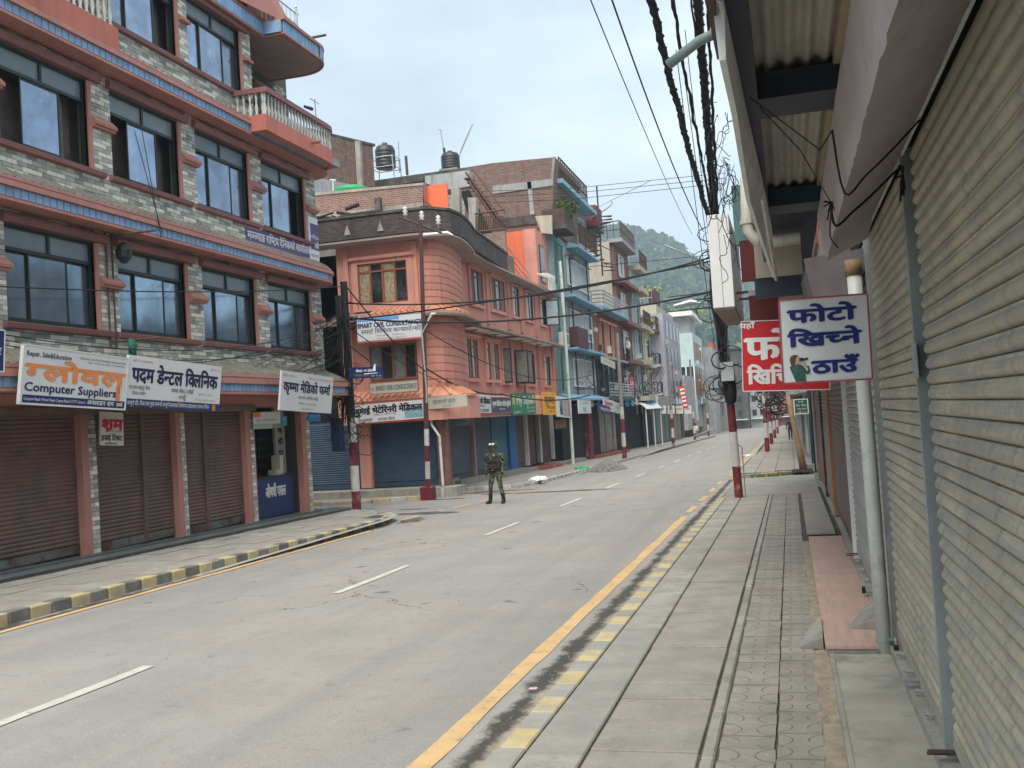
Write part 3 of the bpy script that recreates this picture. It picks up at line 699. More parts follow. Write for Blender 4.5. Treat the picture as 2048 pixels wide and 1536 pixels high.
# shop steps
st = MB(); st.poly([(.18, 1.5), (.76, 1.5), (.76, 8.0), (.18, 8.0)], lambda y: gz(y)-.05, lambda y: gz(y)+.135); st.build('cement_step', green_stone, shops)
MB().poly([(.165, 1.5), (.195, 1.5), (.195, 8.0), (.165, 8.0)], lambda y: gz(y)-.05, lambda y: gz(y)+.142).build('step_edge', concrete, shops)
MB().poly([(.6, 1.5), (.78, 1.5), (.78, 32), (.6, 32)], lambda y: gz(y)-.05, lambda y: gz(y)+.2).build('threshold', concrete, shops)
for a, b in ((8.02, 8.95), (8.955, 11.6), (11.605, 13.2), (13.205, 15.2)):
    MB().poly([(.14, a), (.598, a), (.598, b), (.14, b)], lambda y: gz(y)+.165, lambda y: gz(y)+.2).build('marble_slab', marble_m, shops, bevel=.004)
MB().poly([(.16, 8.03), (.6, 8.03), (.6, 15.2), (.16, 15.2)], lambda y: gz(y)-.05, lambda y: gz(y)+.163).build('step', concrete, shops)
MB().poly([(.12, 15.25), (.52, 15.25), (.52, 25.6), (.12, 25.6)], lambda y: gz(y)+.215, lambda y: gz(y)+.25).build('stone_slab', slab_m, shops, bevel=.004)
MB().poly([(.15, 15.28), (.6, 15.28), (.6, 25.5), (.15, 25.5)], lambda y: gz(y)-.05, lambda y: gz(y)+.213).build('step', conc_dark, shops)
# padlocks, hasps and brackets on the shutter feet
for yy in (6.05, 6.55, 7.05, 7.55, 9.3, 9.7, 10.9, 11.6, 12.3):
    z = gz(yy)+.245
    MB().tube([(.665, yy, z), (.62, yy, z), (.62, yy+.045, z-.02), (.665, yy+.045, z-.02)], .007, 5).build('hasp', galv, shops)
for yy, L in ((5.35, .12), (4.85, .09), (4.5, .12), (6.75, .1), (7.95, .09), (10.1, .1), (12.75, .12), (17.9, .1)):
    z = gz(yy)+.26
    MB().box(.66-L, .68, yy-.012, yy+.012, z-.006, z+.006).box(.66-L, .68, yy+.03, yy+.05, z-.03, z-.02).build('shutter_bolt', rusty if L > .1 else galv, shops)
def padlock(label, x, y, z, mat):
    t = thing('padlock', label, 'padlock', (x, y, z))
    MB().box(x-.016, x+.016, y-.032, y+.032, z-.035, z+.03).build('body', mat, t, bevel=.008)
    MB().tube([(x, y-.02, z+.025), (x, y-.02, z+.06), (x, y, z+.075), (x, y+.02, z+.06), (x, y+.02, z+.025)], .005, 5).build('shackle', galv, t)
padlock('black round padlock hanging beside foot of the white pipe', .63, 7.85, gz(7.9)+.21, blackm)
padlock('black padlock on the bolt between white pipe and grey shutter', .56, 10.1, gz(10.1)+.27, blackm)
# broken stones used as doorstops / ramps
def stone(label, pts, h, mat):
    c = Vector((sum(p[0] for p in pts)/len(pts), sum(p[1] for p in pts)/len(pts), 0)); c.z = pts[0][2]
    mb = MB(); lo = [mb.pt(*p[:3]) for p in pts]; hi = [mb.pt(p[0], p[1], p[2]+q) for p, q in zip(pts, h)]
    n = len(pts); mb.f += [lo, hi]; mb.m += [0, 0]
    for k in range(n): mb.f.append([lo[k], lo[(k+1) % n], hi[(k+1) % n], hi[k]]); mb.m.append(0)
    o = mb.build('broken_stone', mat, bevel=.006); tag(o, label, 'stone'); return o
zz = gz(8.4)+.1
stone('wedge of broken grey stone leaning against end of pink marble step', [(-.07, 8.35, zz), (.13, 8.3, zz), (.135, 8.95, zz), (.05, 9.0, zz)], (.01, .1, .14, .05), plaster_old)
zz = gz(8.9)+.2
stone('smaller stone wedge lying on the pink marble by white pipe', [(.33, 8.62, zz), (.56, 8.55, zz), (.57, 9.15, zz), (.5, 9.25, zz)], (.008, .1, .12, .05), plaster_old)
# white drain pipe on the near shop
pt = thing('drain_pipe', 'thick white pipe with flaking paint standing between khaki shutters', 'pipe', (.565, 8.05, gz(8)+.13))
MB().tube([(.565, 8.05, gz(8)+.13), (.562, 8.07, 1.4), (.558, 8.1, 2.2), (.553, 8.12, 2.9)], .055, 16).build('pipe', pvc, pt, smooth=True)
MB().tube([(.553, 8.12, 2.88), (.551, 8.12, 3.0)], .062, 16).build('bamboo_top', wood, pt, smooth=True)

# ---- awning over the near shops
awn = thing('shop_awning', 'mauve tarpaulin roll and corrugated roof above the khaki shutters', 'awning', (.3, 4, 3.0))
def tarp(y0, y1, sec, name, mat, parent, n=26, amp=.007):
    mb = MB(); rings = []
    for i in range(n+1):
        y = y0+(y1-y0)*i/n; s_ = 1
        rings.append([mb.pt(x+random.uniform(-amp, amp), y, z+random.uniform(-amp, amp)) for x, z in sec])
    m_ = len(sec)
    for i in range(n):
        for k in range(m_): mb.f.append([rings[i][k], rings[i][(k+1) % m_], rings[i+1][(k+1) % m_], rings[i+1][k]]); mb.m.append(0)
    mb.f += [rings[0], rings[-1]]; mb.m += [0, 0]
    return mb.build(name, mat, parent)
sec1 = [(.655, 3.2), (.64, 3.17), (.54, 3.075), (.42, 2.965), (.31, 2.87), (.295, 2.95), (.28, 3.06), (.27, 3.16), (.3, 3.3), (.655, 3.3)]
tarp(.2, 7.0, sec1, 'tarpaulin', purple_tarp, awn, 100, .0035)
mb = MB(); a = [(.655, 7.0, 3.2), (.31, 7.0, 2.87), (.27, 7.0, 3.16), (.3, 7.0, 3.3), (.655, 7.0, 3.3)]; b = [(.65, 7.9, 3.12), (.36, 7.35, 2.93), (.3, 7.3, 3.13), (.33, 7.3, 3.28), (.65, 7.9, 3.28)]
ia = [mb.pt(*p) for p in a]; ib = [mb.pt(*p) for p in b]
for k in range(5): mb.f.append([ia[k], ia[(k+1) % 5], ib[(k+1) % 5], ib[k]]); mb.m.append(0)
mb.f.append(ib); mb.m.append(0); mb.build('tarpaulin_end', purple_tarp, awn)
MB().tube([(.645, .2, 3.165), (.645, 7.4, 3.165)], .008, 6).build('hem_rope', frame_white, awn)
mb = MB(); pr = []
for i in range(61):
    x = -.16+i*.0085; pr.append((x, 3.345+.014*math.cos(i*2*math.pi/8.6)))
mb2 = MB(Fr((0, 0, 0), (0, 1, 0), (1, 0, 0))); mb2.strip(pr, .1, 7.0); mb2.strip([(p[0], p[1]+.006) for p in pr], .1, 7.0); mb2.build('corrugated_sheet', corr, awn, smooth=True)
MB().box(-.125, -.035, .2, 9.2, 3.2, 3.3).build('edge_beam', navy_metal, awn)
for y0 in (1.4, 4.24, 6.62): MB().box(-.035, .3, y0, y0+.3, 3.2, 3.31).build('cross_beam', navy_metal if y0 < 6 else teal_metal, awn)
MB().box(.27, .3, .2, 7.0, 3.3, 3.42).build('back_board', M('rust_stained_board', (.42, .36, .25), .8, .15, 1.5, streak=.5, dirt=(.25, .12, .04)), awn)
# translucent sign board seen edge-on outside the beam
t = thing('fascia_board', 'long weathered translucent white board on outer edge of awning', 'board', (-.1, 6, 3.1))
mb = MB(); lo = [(-.111, 3.1), (-.107, 3.7), (-.112, 4.24), (-.12, 5.3), (-.09, 6.7), (-.039, 8.77)]; hi = [(-.105, 3.1), (-.086, 4.2), (-.068, 5.05), (-.045, 6.1), (-.03, 7.3), (-.03, 8.8)]
ia = [mb.pt(x, y, 3.0) for x, y in lo]; ib = [mb.pt(x, y, 3.185) for x, y in hi]; ic = [mb.pt(x-.02, y, 3.0) for x, y in lo]; idd = [mb.pt(x-.035, y, 3.185) for x, y in hi]
for k in range(5):
    for p_, q_ in ((ia, ib), (ic, idd), (ia, ic), (ib, idd)): mb.f.append([p_[k], p_[k+1], q_[k+1], q_[k]]); mb.m.append(0)
mb.f += [[ia[0], ib[0], idd[0], ic[0]], [ia[-1], ib[-1], idd[-1], ic[-1]]]; mb.m += [0, 0]
mb.build('panel', M('translucent_board', (.8, .84, .82), .5, .12, 3, 30, .1, streak=.6, dirt=(.5, .54, .53)), t)
MB().tube([(-.055, 5.3, 3.0), (-.03, 8.8, 2.985)], .014, 8).build('rail', pvc_cream, t)
tag(MB().tube([(-.11, 3.3, 3.17), (-.2, 3.32, 3.15), (-.31, 3.36, 3.1)], .017, 10).build('plastic_pipe', M('grey_pipe', (.2, .27, .26), .5, .1, 3), smooth=True), 'short grey plastic pipe sticking out from the awning edge', 'pipe')
tag(MB().box(-.155, -.13, 2.7, 3.5, 3.14, 3.2).build('angle_iron', rusty), 'rusty angle iron running along top of awning edge', 'metal bar')
# things further along under the canopy
def pybox(name, mat, y0, y1, pxs, parent=None, **kw):
    (x0, ya), (x1, yb) = pxs; a = PY(x0, ya, y0); b = PY(x1, yb, y0)
    return MB().box(min(a.x, b.x), max(a.x, b.x), y0, y1, min(a.z, b.z), max(a.z, b.z)).build(name, mat, parent, **kw)
can2 = thing('shop_canopy', 'dark canopy with cream fascia and teal sheet beyond the mauve tarpaulin', 'canopy', (0, 10, 3))
pybox('fascia', M('fascia_cream', (.36, .31, .24), .7, .12, 2, streak=.4), 10, 10.1, ((1506, 474), (1606, 548)), can2)
pybox('fascia_navy', navy_metal, 10.02, 10.12, ((1508, 548), (1606, 588)), can2)
pybox('teal_sheet', M('teal_cloth', (.09, .17, .17), .7, .2, 2, 20, .3, streak=.3), 10.6, 10.7, ((1462, 372), (1545, 482)), can2)
pybox('red_box', M('dim_red_board', (.1, .012, .012), .7, .2, 3), 10.4, 10.5, ((1478, 482), (1512, 560)), can2)
pybox('dark_soffit', navy_metal, 9.0, 14.5, ((1500, 400), (1640, 412)), can2)
tarp(8.2, 11.5, [(.66, 2.95), (.5, 2.68), (.33, 2.62), (.24, 2.75), (.2, 3.05), (.66, 3.1)], 'rolled_tarpaulin', M('grey_tarpaulin', (.15, .125, .135), .7, .2, 3, 12, .5, streak=.3), can2, 14, .012)
MB().box(.2, .7, 11.6, 25, 3.0, 3.12).build('canopy_sheet', corr, can2)
MB().box(-.35, .68, 11.6, 31, 3.15, 3.22).build('canopy_roof', conc_grey, can2)
t = thing('rain_pipe', 'cream pvc rain pipe with an elbow joint below the teal sheet', 'pipe', PY(1500, 470, 9.4))
a = [PY(1492, 355, 9.4), PY(1494, 440, 9.4), PY(1497, 462, 9.4), PY(1510, 478, 9.4), PY(1545, 483, 9.4), PY(1600, 476, 9.4)]
MB().tube(a, .055, 12).build('pipe', pvc_cream, t, smooth=True)
for p0, p1 in ((a[1], a[1]+Vector((0, 0, -.04))), (PY(1513, 479, 9.4), PY(1519, 480, 9.4))): MB().tube([p0, p1], .068, 12).build('collar', pvc_cream, t)
# hanging light box (blank white) along the canopy edge
t = thing('sign_box', 'blank white sign box with brown underside above the red sign', 'sign box', (-.65, 13, 3.4))
MB().box(-.78, -.53, 12, 14.6, 3.09, 4.2).build('box', white_p, t, bevel=.01)
MB().box(-.775, -.535, 12.02, 14.58, 3.07, 3.088).build('underside', M('sign_underside', (.25, .2, .17), .8, .2, 3, streak=.4), t)
MB().box(-.66, -.655, 11.995, 12, 3.1, 4.19).build('seam', ink_grey, t)
for yy in (12.6, 13.4): MB().box(-.53, .1, yy, yy+.03, 3.3, 3.33).build('bracket', rusty, t)

# ---- signs above the pavement
sg = sign('photo_sign', 'white hanging sign with three lines of blue Devanagari and photographer picture', PY(1555, 600, 7), PY(1735, 588, 7), PY(1745, 757, 7), PY(1568, 768, 7), sign_white, .05,
     [('फोटो', .1, .86, .715, .165, ink_blue, .0085), ('खिच्ने', .09, .9, .43, .165, ink_blue, .0085), ('ठाउँ', .34, .86, .1, .16, ink_blue, .0085)], frame=M('sign_edge_red', (.4, .08, .09), .6, .2, 4), frw=.006)
# printed photographer: woman in green jacket holding a camera (flat print on the sign)
def print_on(sgn, corners, shapes):
    tl, tr, br, bl = (Vector(p) for p in corners); ud = (tr-tl).normalized(); vd = (tl-bl).normalized(); W_ = (tr-tl).length; H_ = (tl-bl).length; nr = ud.cross(vd)
    for nm, pts, mat, lift in shapes:
        mb = MB(); mb.v = [bl+ud*(x*W_)+vd*(y*H_)+nr*(.006+lift) for x, y in pts]; mb.f = [list(range(len(pts)))]; mb.m = [0]
        mb.build(nm, mat, sgn)
pc = (PY(1555, 600, 7), PY(1735, 588, 7), PY(1745, 757, 7), PY(1568, 768, 7))
print_on(sg, pc, [
    ('printed_jacket', [(0.135, 0.018), (0.097, 0.133), (0.077, 0.197), (0.115, 0.216), (0.163, 0.223), (0.220, 0.216), (0.253, 0.171), (0.267, 0.133), (0.282, 0.159), (0.267, 0.197), (0.291, 0.203), (0.305, 0.159), (0.301, 0.114), (0.267, 0.101), (0.244, 0.114), (0.253, 0.018)], M('print_green', (.03, .1, .08), .5, .4, 60), .0002),
    ('printed_face', [(0.144, 0.229), (0.135, 0.274), (0.153, 0.306), (0.192, 0.312), (0.220, 0.287), (0.210, 0.248), (0.172, 0.223)], M('print_skin', (.55, .36, .28), .5, .1, 20), .0004),
    ('printed_hair', [(0.097, 0.216), (0.082, 0.274), (0.097, 0.319), (0.135, 0.338), (0.182, 0.331), (0.172, 0.312), (0.153, 0.293), (0.149, 0.248), (0.130, 0.216)], M('print_hair', (.12, .05, .02), .5, .3, 40), .0006),
    ('printed_camera', [(0.192, 0.261), (0.192, 0.299), (0.239, 0.299), (0.248, 0.287), (0.286, 0.303), (0.291, 0.274), (0.248, 0.267), (0.239, 0.258)], ink_black, .0008),
    ('printed_hand', [(0.220, 0.235), (0.229, 0.261), (0.253, 0.261), (0.258, 0.229), (0.267, 0.203), (0.248, 0.197)], M('print_skin', (.55, .36, .28)), .0010)])
sign('photo_sign', 'red hanging sign with big white Devanagari letters behind the white one', PY(1480, 640, 11), PY(1654, 640, 11), PY(1662, 775, 11), PY(1489, 786, 11), sign_red, .09,
     [('यहाँ', -.02, .16, .9, .075, ink_white, .003), ('फोटो', .04, .98, .45, .34, ink_white, .017), ('खिचिन्छ', .06, .82, .1, .22, ink_white, .011)], frame=sign_white, frw=.004)
pybox('sign_top_board', M('dim_red_board'), 11.05, 11.1, ((1497, 592), (1560, 640)), can2)
a = PY(1587, 797, 34); b = PY(1617, 797, 34)
sign('street_plate', 'small green plate with white border and lines of white writing', PY(1587, 799, 34), PY(1616, 797, 34), PY(1617, 827, 34), PY(1589, 829, 34), sign_dkgreen, .03,
     [('गण्डकी', .3, .7, .76, .11, ink_white), ('जि.प्र. भीमाद', .12, .88, .5, .15, ink_white), ('बजार लाइन', .2, .85, .28, .12, ink_white), ('तनहुँ ९ १०', .2, .85, .08, .11, ink_white)], frame=ink_white, frw=.025)

# ================================================================== LEFT BUILDING (tile-clad, nearest)
XL = -12.2
LF = Fr((XL, 0, 0), (0, 1, 0), (1, 0, 0))
lb = thing('corner_building', 'three storey tile clad building with red cornices and blue panels on the left', 'building', (XL-1, 18, gz(18)))
WU = [13.55+2.87*k for k in range(-3, 4)]       # window left edges
WW = 2.2; UE = 25.1
def wallrun(u0, u1, z0, z1): return (u0, u1, z0, z1)
solid = []
for (zs, zt, top) in ((4.06, 5.68, 7.08), (7.08, 8.72, 10.13)):
    pass
mb = MB(LF)
mb.box(3, UE, -.2, 0, 2.62, 4.06); mb.box(3, UE, -.2, 0, 5.68, 7.08); mb.box(3, UE, -.2, 0, 8.74, 9.3)
for zs, zt in ((4.06, 5.68), (7.08, 8.74)):
    prev = 3
    for u in WU:
        mb.box(prev, u, -.2, 0, zs, zt); prev = u+WW
    mb.box(prev, UE, -.2, 0, zs, zt)
W3 = [16.55, 19.22]; mb.box(11.5, 21.95, -.2, 0, 9.3, 10.15); mb.box(3, 21.95, -.2, 0, 11.72, 12.6)
prev = 11.5
for u in W3: mb.box(prev, u, -.2, 0, 10.15, 11.72); prev = u+WW
mb.box(prev, 21.95, -.2, 0, 10.15, 11.72)
mb.box(3, UE, -7, -.5, 2.62, 9.3); mb.box(3, 21.95, -7, -.5, 9.3, 12.6)
mb.box(UE-.2, UE, -7, -.2, 2.62, 9.3); mb.box(21.75, 21.95, -1.2, -.2, 9.3, 12.6)
mb.box(21.95, 26.1, -7, -1.2, 9.3, 12.2)
mb.build('wall', grout, lb)
MB(LF).box(3, 24.0, -7, -.9, -.5, 2.62).build('ground_floor_core', dark_in, lb)
MB(LF).box(23.97, 24.05, -7, -.25, -.3, 2.62).build('end_wall', coral, lb)
# ---- cladding tiles
TW, TH, GP = .225, .074, .009
rects = [(12.3, UE, 6.55, 7.08), (12.3, UE, 3.58, 4.06), (16.17, 21.95, 9.3, 10.15), (12.3, UE, 5.72, 5.93), (12.3, UE, 8.78, 9.02), (18.4, 21.95, 11.75, 12.1)]
for zs, zt in ((4.06, 5.72), (7.08, 8.78)):
    for k in range(-1, 4):
        u = 13.55+2.87*k; e = u+WW
        rects.append((e+.1, u+2.87 if k < 3 else UE, zs, zt))
rects += [(18.85, 19.22, 10.15, 11.75), (21.52, 21.95, 10.15, 11.75), (16.2, 16.5, 10.15, 11.75)]
for u0, u1 in ((12.24, 12.36), (15.3, 15.55), (18.14, 18.34), (20.9, 21.13), (23.71, 23.98)): rects.append((u0, u1, None, 2.68))
tl = []
for (u0, u1, z0, z1) in rects:
    pil = z0 is None
    if pil: z0 = gz(u0)+.22
    j0 = int(math.floor(z0/(TH+GP)))
    for j in range(j0, int(z1/(TH+GP))+2):
        za = max(z0, j*(TH+GP)); zb = min(z1, j*(TH+GP)+TH)
        if zb-za < .02: continue
        off = (j % 2)*.5*(TW+GP)
        i0 = int(math.floor((u0-off)/(TW+GP)))
        for i in range(i0, int((u1-off)/(TW+GP))+1):
            ua = max(u0, off+i*(TW+GP)); ub = min(u1, off+i*(TW+GP)+TW)
            if ub-ua < .03: continue
            c = random.random(); k = (i*2+j) % 5
            mt = 0 if (k in (0, 2) and c < .78) else (1 if c < .45 else (2 if c < .66 else 3))
            tl.append((ua, ub, za, zb, mt))
tmats = [tile_a, tile_b, tile_c, tile_d]
full = [t for t in tl if t[1]-t[0] > TW-.01 and t[3]-t[2] > TH-.01 and t[0] > 12.9]
full.sort(key=lambda t: (t[0]**2+12.2**2+(t[2]-2)**2))
keep = set(id(t) for t in full[:300]); tme = []
for mt in tmats:
    q = MB(); q.box(0, .012, -TW/2, TW/2, -TH/2, TH/2); tme.append(q.mesh('cladding_tile', mt))
for t in full[:300]:
    inst('cladding_tile', tme[t[4]], (XL+random.uniform(-.003, .002), (t[0]+t[1])/2, (t[2]+t[3])/2), lb)
mb = MB(LF)
for t in tl:
    if id(t) not in keep: mb.box(t[0], t[1], 0, .012+random.uniform(-.003, .002), t[2], t[3], t[4])
mb.build('cladding_tiles', tmats, lb, kind='stuff')
# ---- windows
def lwin(u, zs, zt, glass, opens=(), tf=.76, w_=WW, tint=None):
    fr = MB(LF); zt_ = zs+(zt-zs)*tf; n0, n1 = -.12, -.05
    for a, b, c, d in ((0, .05, 0, zt-zs), (w_-.05, w_, 0, zt-zs), (.05, w_-.05, 0, .05), (.05, w_-.05, zt-zs-.04, zt-zs), (.05, w_-.05, zt_-zs-.03, zt_-zs+.03)):
        fr.box(u+a, u+b, n0, n1, zs+c, zs+d)
    fr.box(u+w_*.5-.03, u+w_*.5+.03, n0, n1, zt_+.03, zt-.04)
    fo = fr.build('window', frame_dark, lb)
    MB(LF).box(u, u+w_, -.42, -.4, zs, zt).build('interior', room_in, fo)
    MB(LF).box(u+.05, u+w_*.5-.03, -.1, -.085, zt_+.03, zt-.04).build('transom', frosted, fo)
    MB(LF).box(u+w_*.5+.03, u+w_-.05, -.1, -.085, zt_+.03, zt-.04).build('transom', frosted, fo)
    xs = [.05, w_*.27, w_*.71, w_-.05]
    for k in range(3):
        nn = (-.115, -.085, -.115)[k]
        if k in opens:
            if random.random() < .6: MB(LF).box(u+xs[k], u+xs[k]+.3, -.3, -.27, zs+.06, zt_).build('curtain', curtain, fo)
            continue
        q = MB(LF); a, b = u+xs[k], u+xs[k+1]; ang = random.uniform(-.004, .004)
        v = [(a+.03, nn+ang), (b-.03, nn-ang)]
        q.quad([(v[0][0], v[0][1], zs+.08), (v[1][0], v[1][1], zs+.08), (v[1][0], v[1][1]+random.uniform(-.005, .005), zt_-.06), (v[0][0], v[0][1], zt_-.06)])
        q.build('pane', glass, fo)
        s = MB(LF); s.box(a, a+.032, nn-.014, nn+.014, zs+.05, zt_-.03).box(b-.032, b, nn-.014, nn+.014, zs+.05, zt_-.03).box(a+.032, b-.032, nn-.014, nn+.014, zs+.05, zs+.085).box(a+.032, b-.032, nn-.014, nn+.014, zt_-.065, zt_-.03); s.build('sash', frame_dark, fo)
for k in range(-2, 4):
    u = 13.55+2.87*k
    lwin(u, 4.06, 5.68, glass_lo, ())
    lwin(u, 7.08, 8.74, glass_hi, {0: (0, 2), 1: (0, 2), 3: (2,)}.get(k, ()))
    for zs, zt, r in ((4.06, 5.68, coral), (7.08, 8.74, coral)):
        if k < 3 or True:
            MB(LF).box(u+WW, u+WW+.1, -.05, .04, zs, zt).build('jamb', coral, lb)
        MB(LF).ext([(0, zs-.13), (.1, zs-.11), (.12, zs-.03), (.0, zs+.0)], u-.12, u+WW+.38).build('sill', darkred, lb)
        MB(LF).ext([(0, zt+.02), (.1, zt+.02), (.13, zt+.1), (.13, zt+.16), (0, zt+.2)], u-.1, u+WW+.32).build('lintel', darkred, lb)
        q = MB(LF); zb = zs+.86; q.ext([(0, zb), (.13, zb), (.14, zb+.05), (.0, zb+.19)], u+WW+.1, u+WW+.72); q.box(u+WW+.1, u+WW+.7, .0, .1, zb-.05, zb-.002); q.build('bracket', coral, lb)
for u in W3:
    lwin(u, 10.15, 11.72, glass_hi, (2,) if u < 18 else ())
    MB(LF).box(u+WW, u+WW+.1, -.05, .04, 10.15, 11.72).build('jamb', coral, lb)
    MB(LF).ext([(0, 10.02), (.1, 10.04), (.12, 10.12), (0, 10.15)], u-.12, u+WW+.38).build('sill', darkred, lb)
    MB(LF).ext([(0, 11.74), (.1, 11.74), (.13, 11.82), (.13, 11.9), (0, 11.95)], u-.1, u+WW+.32).build('lintel', darkred, lb)
    q = MB(LF); q.ext([(0, 11.03), (.13, 11.03), (.14, 11.08), (0, 11.22)], u+WW+.1, u+WW+.45); q.build('bracket', coral, lb)
# ---- cornices
pos_red0 = M('sign_dull_red', (.35, .06, .06), .6, .15, 3)
def arc(cx, cy_, r, a0, a1, n=8): return [(cx+r*math.cos(R(a0+(a1-a0)*i/n)), cy_+r*math.sin(R(a0+(a1-a0)*i/n))) for i in range(n+1)]
def cornice(ue, zb, off, zfloor, h_blue=.2, slope=.2, back=6, bandw=.09):
    path = [(XL, 3.0)]+arc(XL-.4, ue-.4, .4, 0, 90, 6)+[(XL-back, ue)]
    o = off
    MB().sweep(path, [(0, zb-.03), (o+.02, zb-.03), (o+.02, zb+.015), (o, zb+.015), (o, zb+h_blue), (o+.06, zb+h_blue), (o+.06, zb+h_blue+bandw), (0, zb+h_blue+bandw)], closed=True).build('cornice', coral, lb)
    z = zb+h_blue+bandw
    MB().sweep(path, [(0, z), (o+.02, z), (o+.03, z+.03), (o-.03, z+.1), (0, z+.1)], closed=True).build('moulding', darkred, lb)
    MB().sweep(path, [(0, zfloor), (o-.03, z+.1), (o-.05, z+.1), (-.1, zfloor-.02)], closed=True).build('sloped_roof', roof_grey, lb)
    rb = MB(); u = 12.4
    while u < ue-.3:
        a, b = Vector((XL+o-.03, u, z+.108)), Vector((XL+.0, u+.06, zfloor+.004)); rb.tube([a, b], .018, 4); u += .2
    rb.build('roof_ribs', roof_grey, lb, kind='stuff')
    pm_ = MB(); pm_.box(0, .012, -.069, .069, 0, h_blue-.045); me = pm_.mesh('blue_panel', blue_panel)
    u = 12.55; 
    while u < ue-.42: inst('blue_panel', me, (XL+o, u, zb+.035), lb); u += .165
    for a in range(4):
        an = R(10+a*20); r = .4+o; inst('blue_panel', me, (XL-.4+r*math.cos(an), ue-.4+r*math.sin(an), zb+.035), lb, an)
cornice(25.15, 5.96, .45, 6.6)
cornice(25.2, 9.03, .45, 9.5, slope=.1)
cornice(25.25, 2.88, .68, 3.62, bandw=.12)
MB(LF).box(3, 24.3, -.5, .25, 2.6, 2.84).build('canopy_beam', coral, lb)
# ---- third floor parapets and balusters
def baluster(h=.52, r=.05):
    return MB().lathe((0, 0, 0), [(r*.9, 0), (r*.9, .04*h), (r*.5, .08*h), (r*1.0, .28*h), (r*.55, .5*h), (r*.4, .56*h), (r*.6, .6*h), (r*.4, .64*h), (r*.8, .84*h), (r*.5, .93*h), (r*.9, .96*h), (r*.9, h)], 8)
bal_me = baluster().mesh('baluster', M('baluster_white', (.5, .49, .45), .8, .15, 4, streak=.4), smooth=True)
def balcony(path, z0, z1, zr, label):
    MB().sweep(path, [(0, z0), (0, z1), (-.1, z1), (-.1, z0)], closed=True).build('parapet', M('pink_render', (.5, .165, .125), .85, .1, .8, streak=.45, dirt=(.2, .09, .08)), lb)
    MB().sweep(path, [(.03, zr), (.03, zr+.12), (-.13, zr+.12), (-.13, zr)], closed=True).build('handrail', darkred, lb)
    P = [Vector(p) for p in path]; s = .08; k = zr-z1
    tot = sum((P[i+1]-P[i]).length for i in range(len(P)-1))
    while s < tot:
        a = s; i = 0
        while i < len(P)-2 and a > (P[i+1]-P[i]).length: a -= (P[i+1]-P[i]).length; i += 1
        d = (P[i+1]-P[i]).normalized(); c = P[i]+d*a - Vector((d.y, -d.x))*.05
        o = inst('baluster', bal_me, (c.x, c.y, z1), lb); o.scale = (1, 1, k/.52); s += .165
balcony([(-11.72, 7), (-11.72, 16.15)], 9.34, 9.78, 10.5, '')
balcony([(-12.15, 20.95), (-11.32, 20.95)]+[(-11.32, 24.2)]+arc(-12.2, 24.3, .88, 0, 90, 7)[1:]+[(-14.5, 25.18)], 9.06, 9.44, 9.96, '')
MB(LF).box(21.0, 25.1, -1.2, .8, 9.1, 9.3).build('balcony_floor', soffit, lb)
MB().tube([(-11.35, 23.3, 9.35), (-11.1, 23.3, 9.33)], .04, 8).build('spout', M('spout', (.3, .12, .09), .7), lb)
MB().tube([(-11.72, 13.9, 9.62), (-11.4, 13.95, 9.6)], .05, 8).build('spout', frame_dark, lb)
# recessed rear wall with door
RW = Fr((-13.4, 0, 0), (0, 1, 0), (1, 0, 0))
q = MB(RW).box(22.5, 23.5, .0, .05, 9.3, 11.6).box(22.6, 23.4, .05, .07, 9.35, 11.5, 1).box(24.2, 25.25, 0, .05, 9.3, 11.6).box(24.3, 25.15, .05, .07, 9.35, 11.5, 1)
q.build('door', [darkred, M('blue_door', (.05, .075, .11), .6, .15, 3)], lb)
mb = MB(RW); u = 22.1
for j in range(30):
    for i in range(17):
        u = 21.95+i*.24+(j % 2)*.12; 
        if 22.5 < u+.1 < 23.6 or 24.1 < u+.1 < 25.3 or u > 25.9: continue
        mb.box(u, u+.225, 0, .012, 9.35+j*.083, 9.35+j*.083+.074, random.choice((1, 2, 2, 3)))
mb.build('cladding_tiles', tmats, lb, kind='stuff')
# roof slab with blue panels
slab = [(-12.1, 3), (-12.0, 3), (-12.0, 22.3), (-11.5, 22.3), (-11.45, 24.2)]+arc(-12.4, 24.25, .95, 0, 90, 7)+[(-15, 25.2), (-15, 3)]
MB().poly(slab, 11.86, 12.26).build('roof_slab', soffit, lb)
MB().sweep([(-11.99, 3), (-11.99, 22.3), (-11.48, 22.3), (-11.44, 24.2)]+arc(-12.4, 24.25, .97, 0, 90, 7)[1:]+[(-15, 25.22)], [(.03, 11.84), (.03, 11.88), (.0, 11.88), (0, 12.2), (.05, 12.2), (.05, 12.28), (-.05, 12.28), (-.05, 11.84)], closed=True).build('slab_edge', coral, lb)
pm_ = MB(); pm_.box(0, .03, -.085, .085, 0, .3); me = pm_.mesh('blue_panel', blue_panel)
for i in range(22): inst('blue_panel', me, (-11.985, 18.4+i*.185, 11.89), lb)
for i in range(10): inst('blue_panel', me, (-11.465, 22.42+i*.19, 11.89), lb)
for i in range(3): inst('blue_panel', me, (-11.9+i*.17, 22.275, 11.89), lb, -math.pi/2)
for a in range(5):
    an = R(8+a*17); inst('blue_panel', me, (-12.4+.97*math.cos(an), 24.25+.97*math.sin(an), 11.89), lb, an)
MB().tube([(-11.5, 24.0, 12.35), (-11.1, 24.05, 12.38)], .035, 8).build('spout', rusty, lb)
q = MB(); q.v = [Vector(p) for p in ((-12, 20.5, 12.27), (-11.55, 22.6, 12.27), (-11.6, 23.2, 12.3), (-12.0, 22.4, 13.6), (-12.1, 20.8, 14.2), (-13.5, 20.5, 14.5), (-13.5, 23.6, 12.4))]
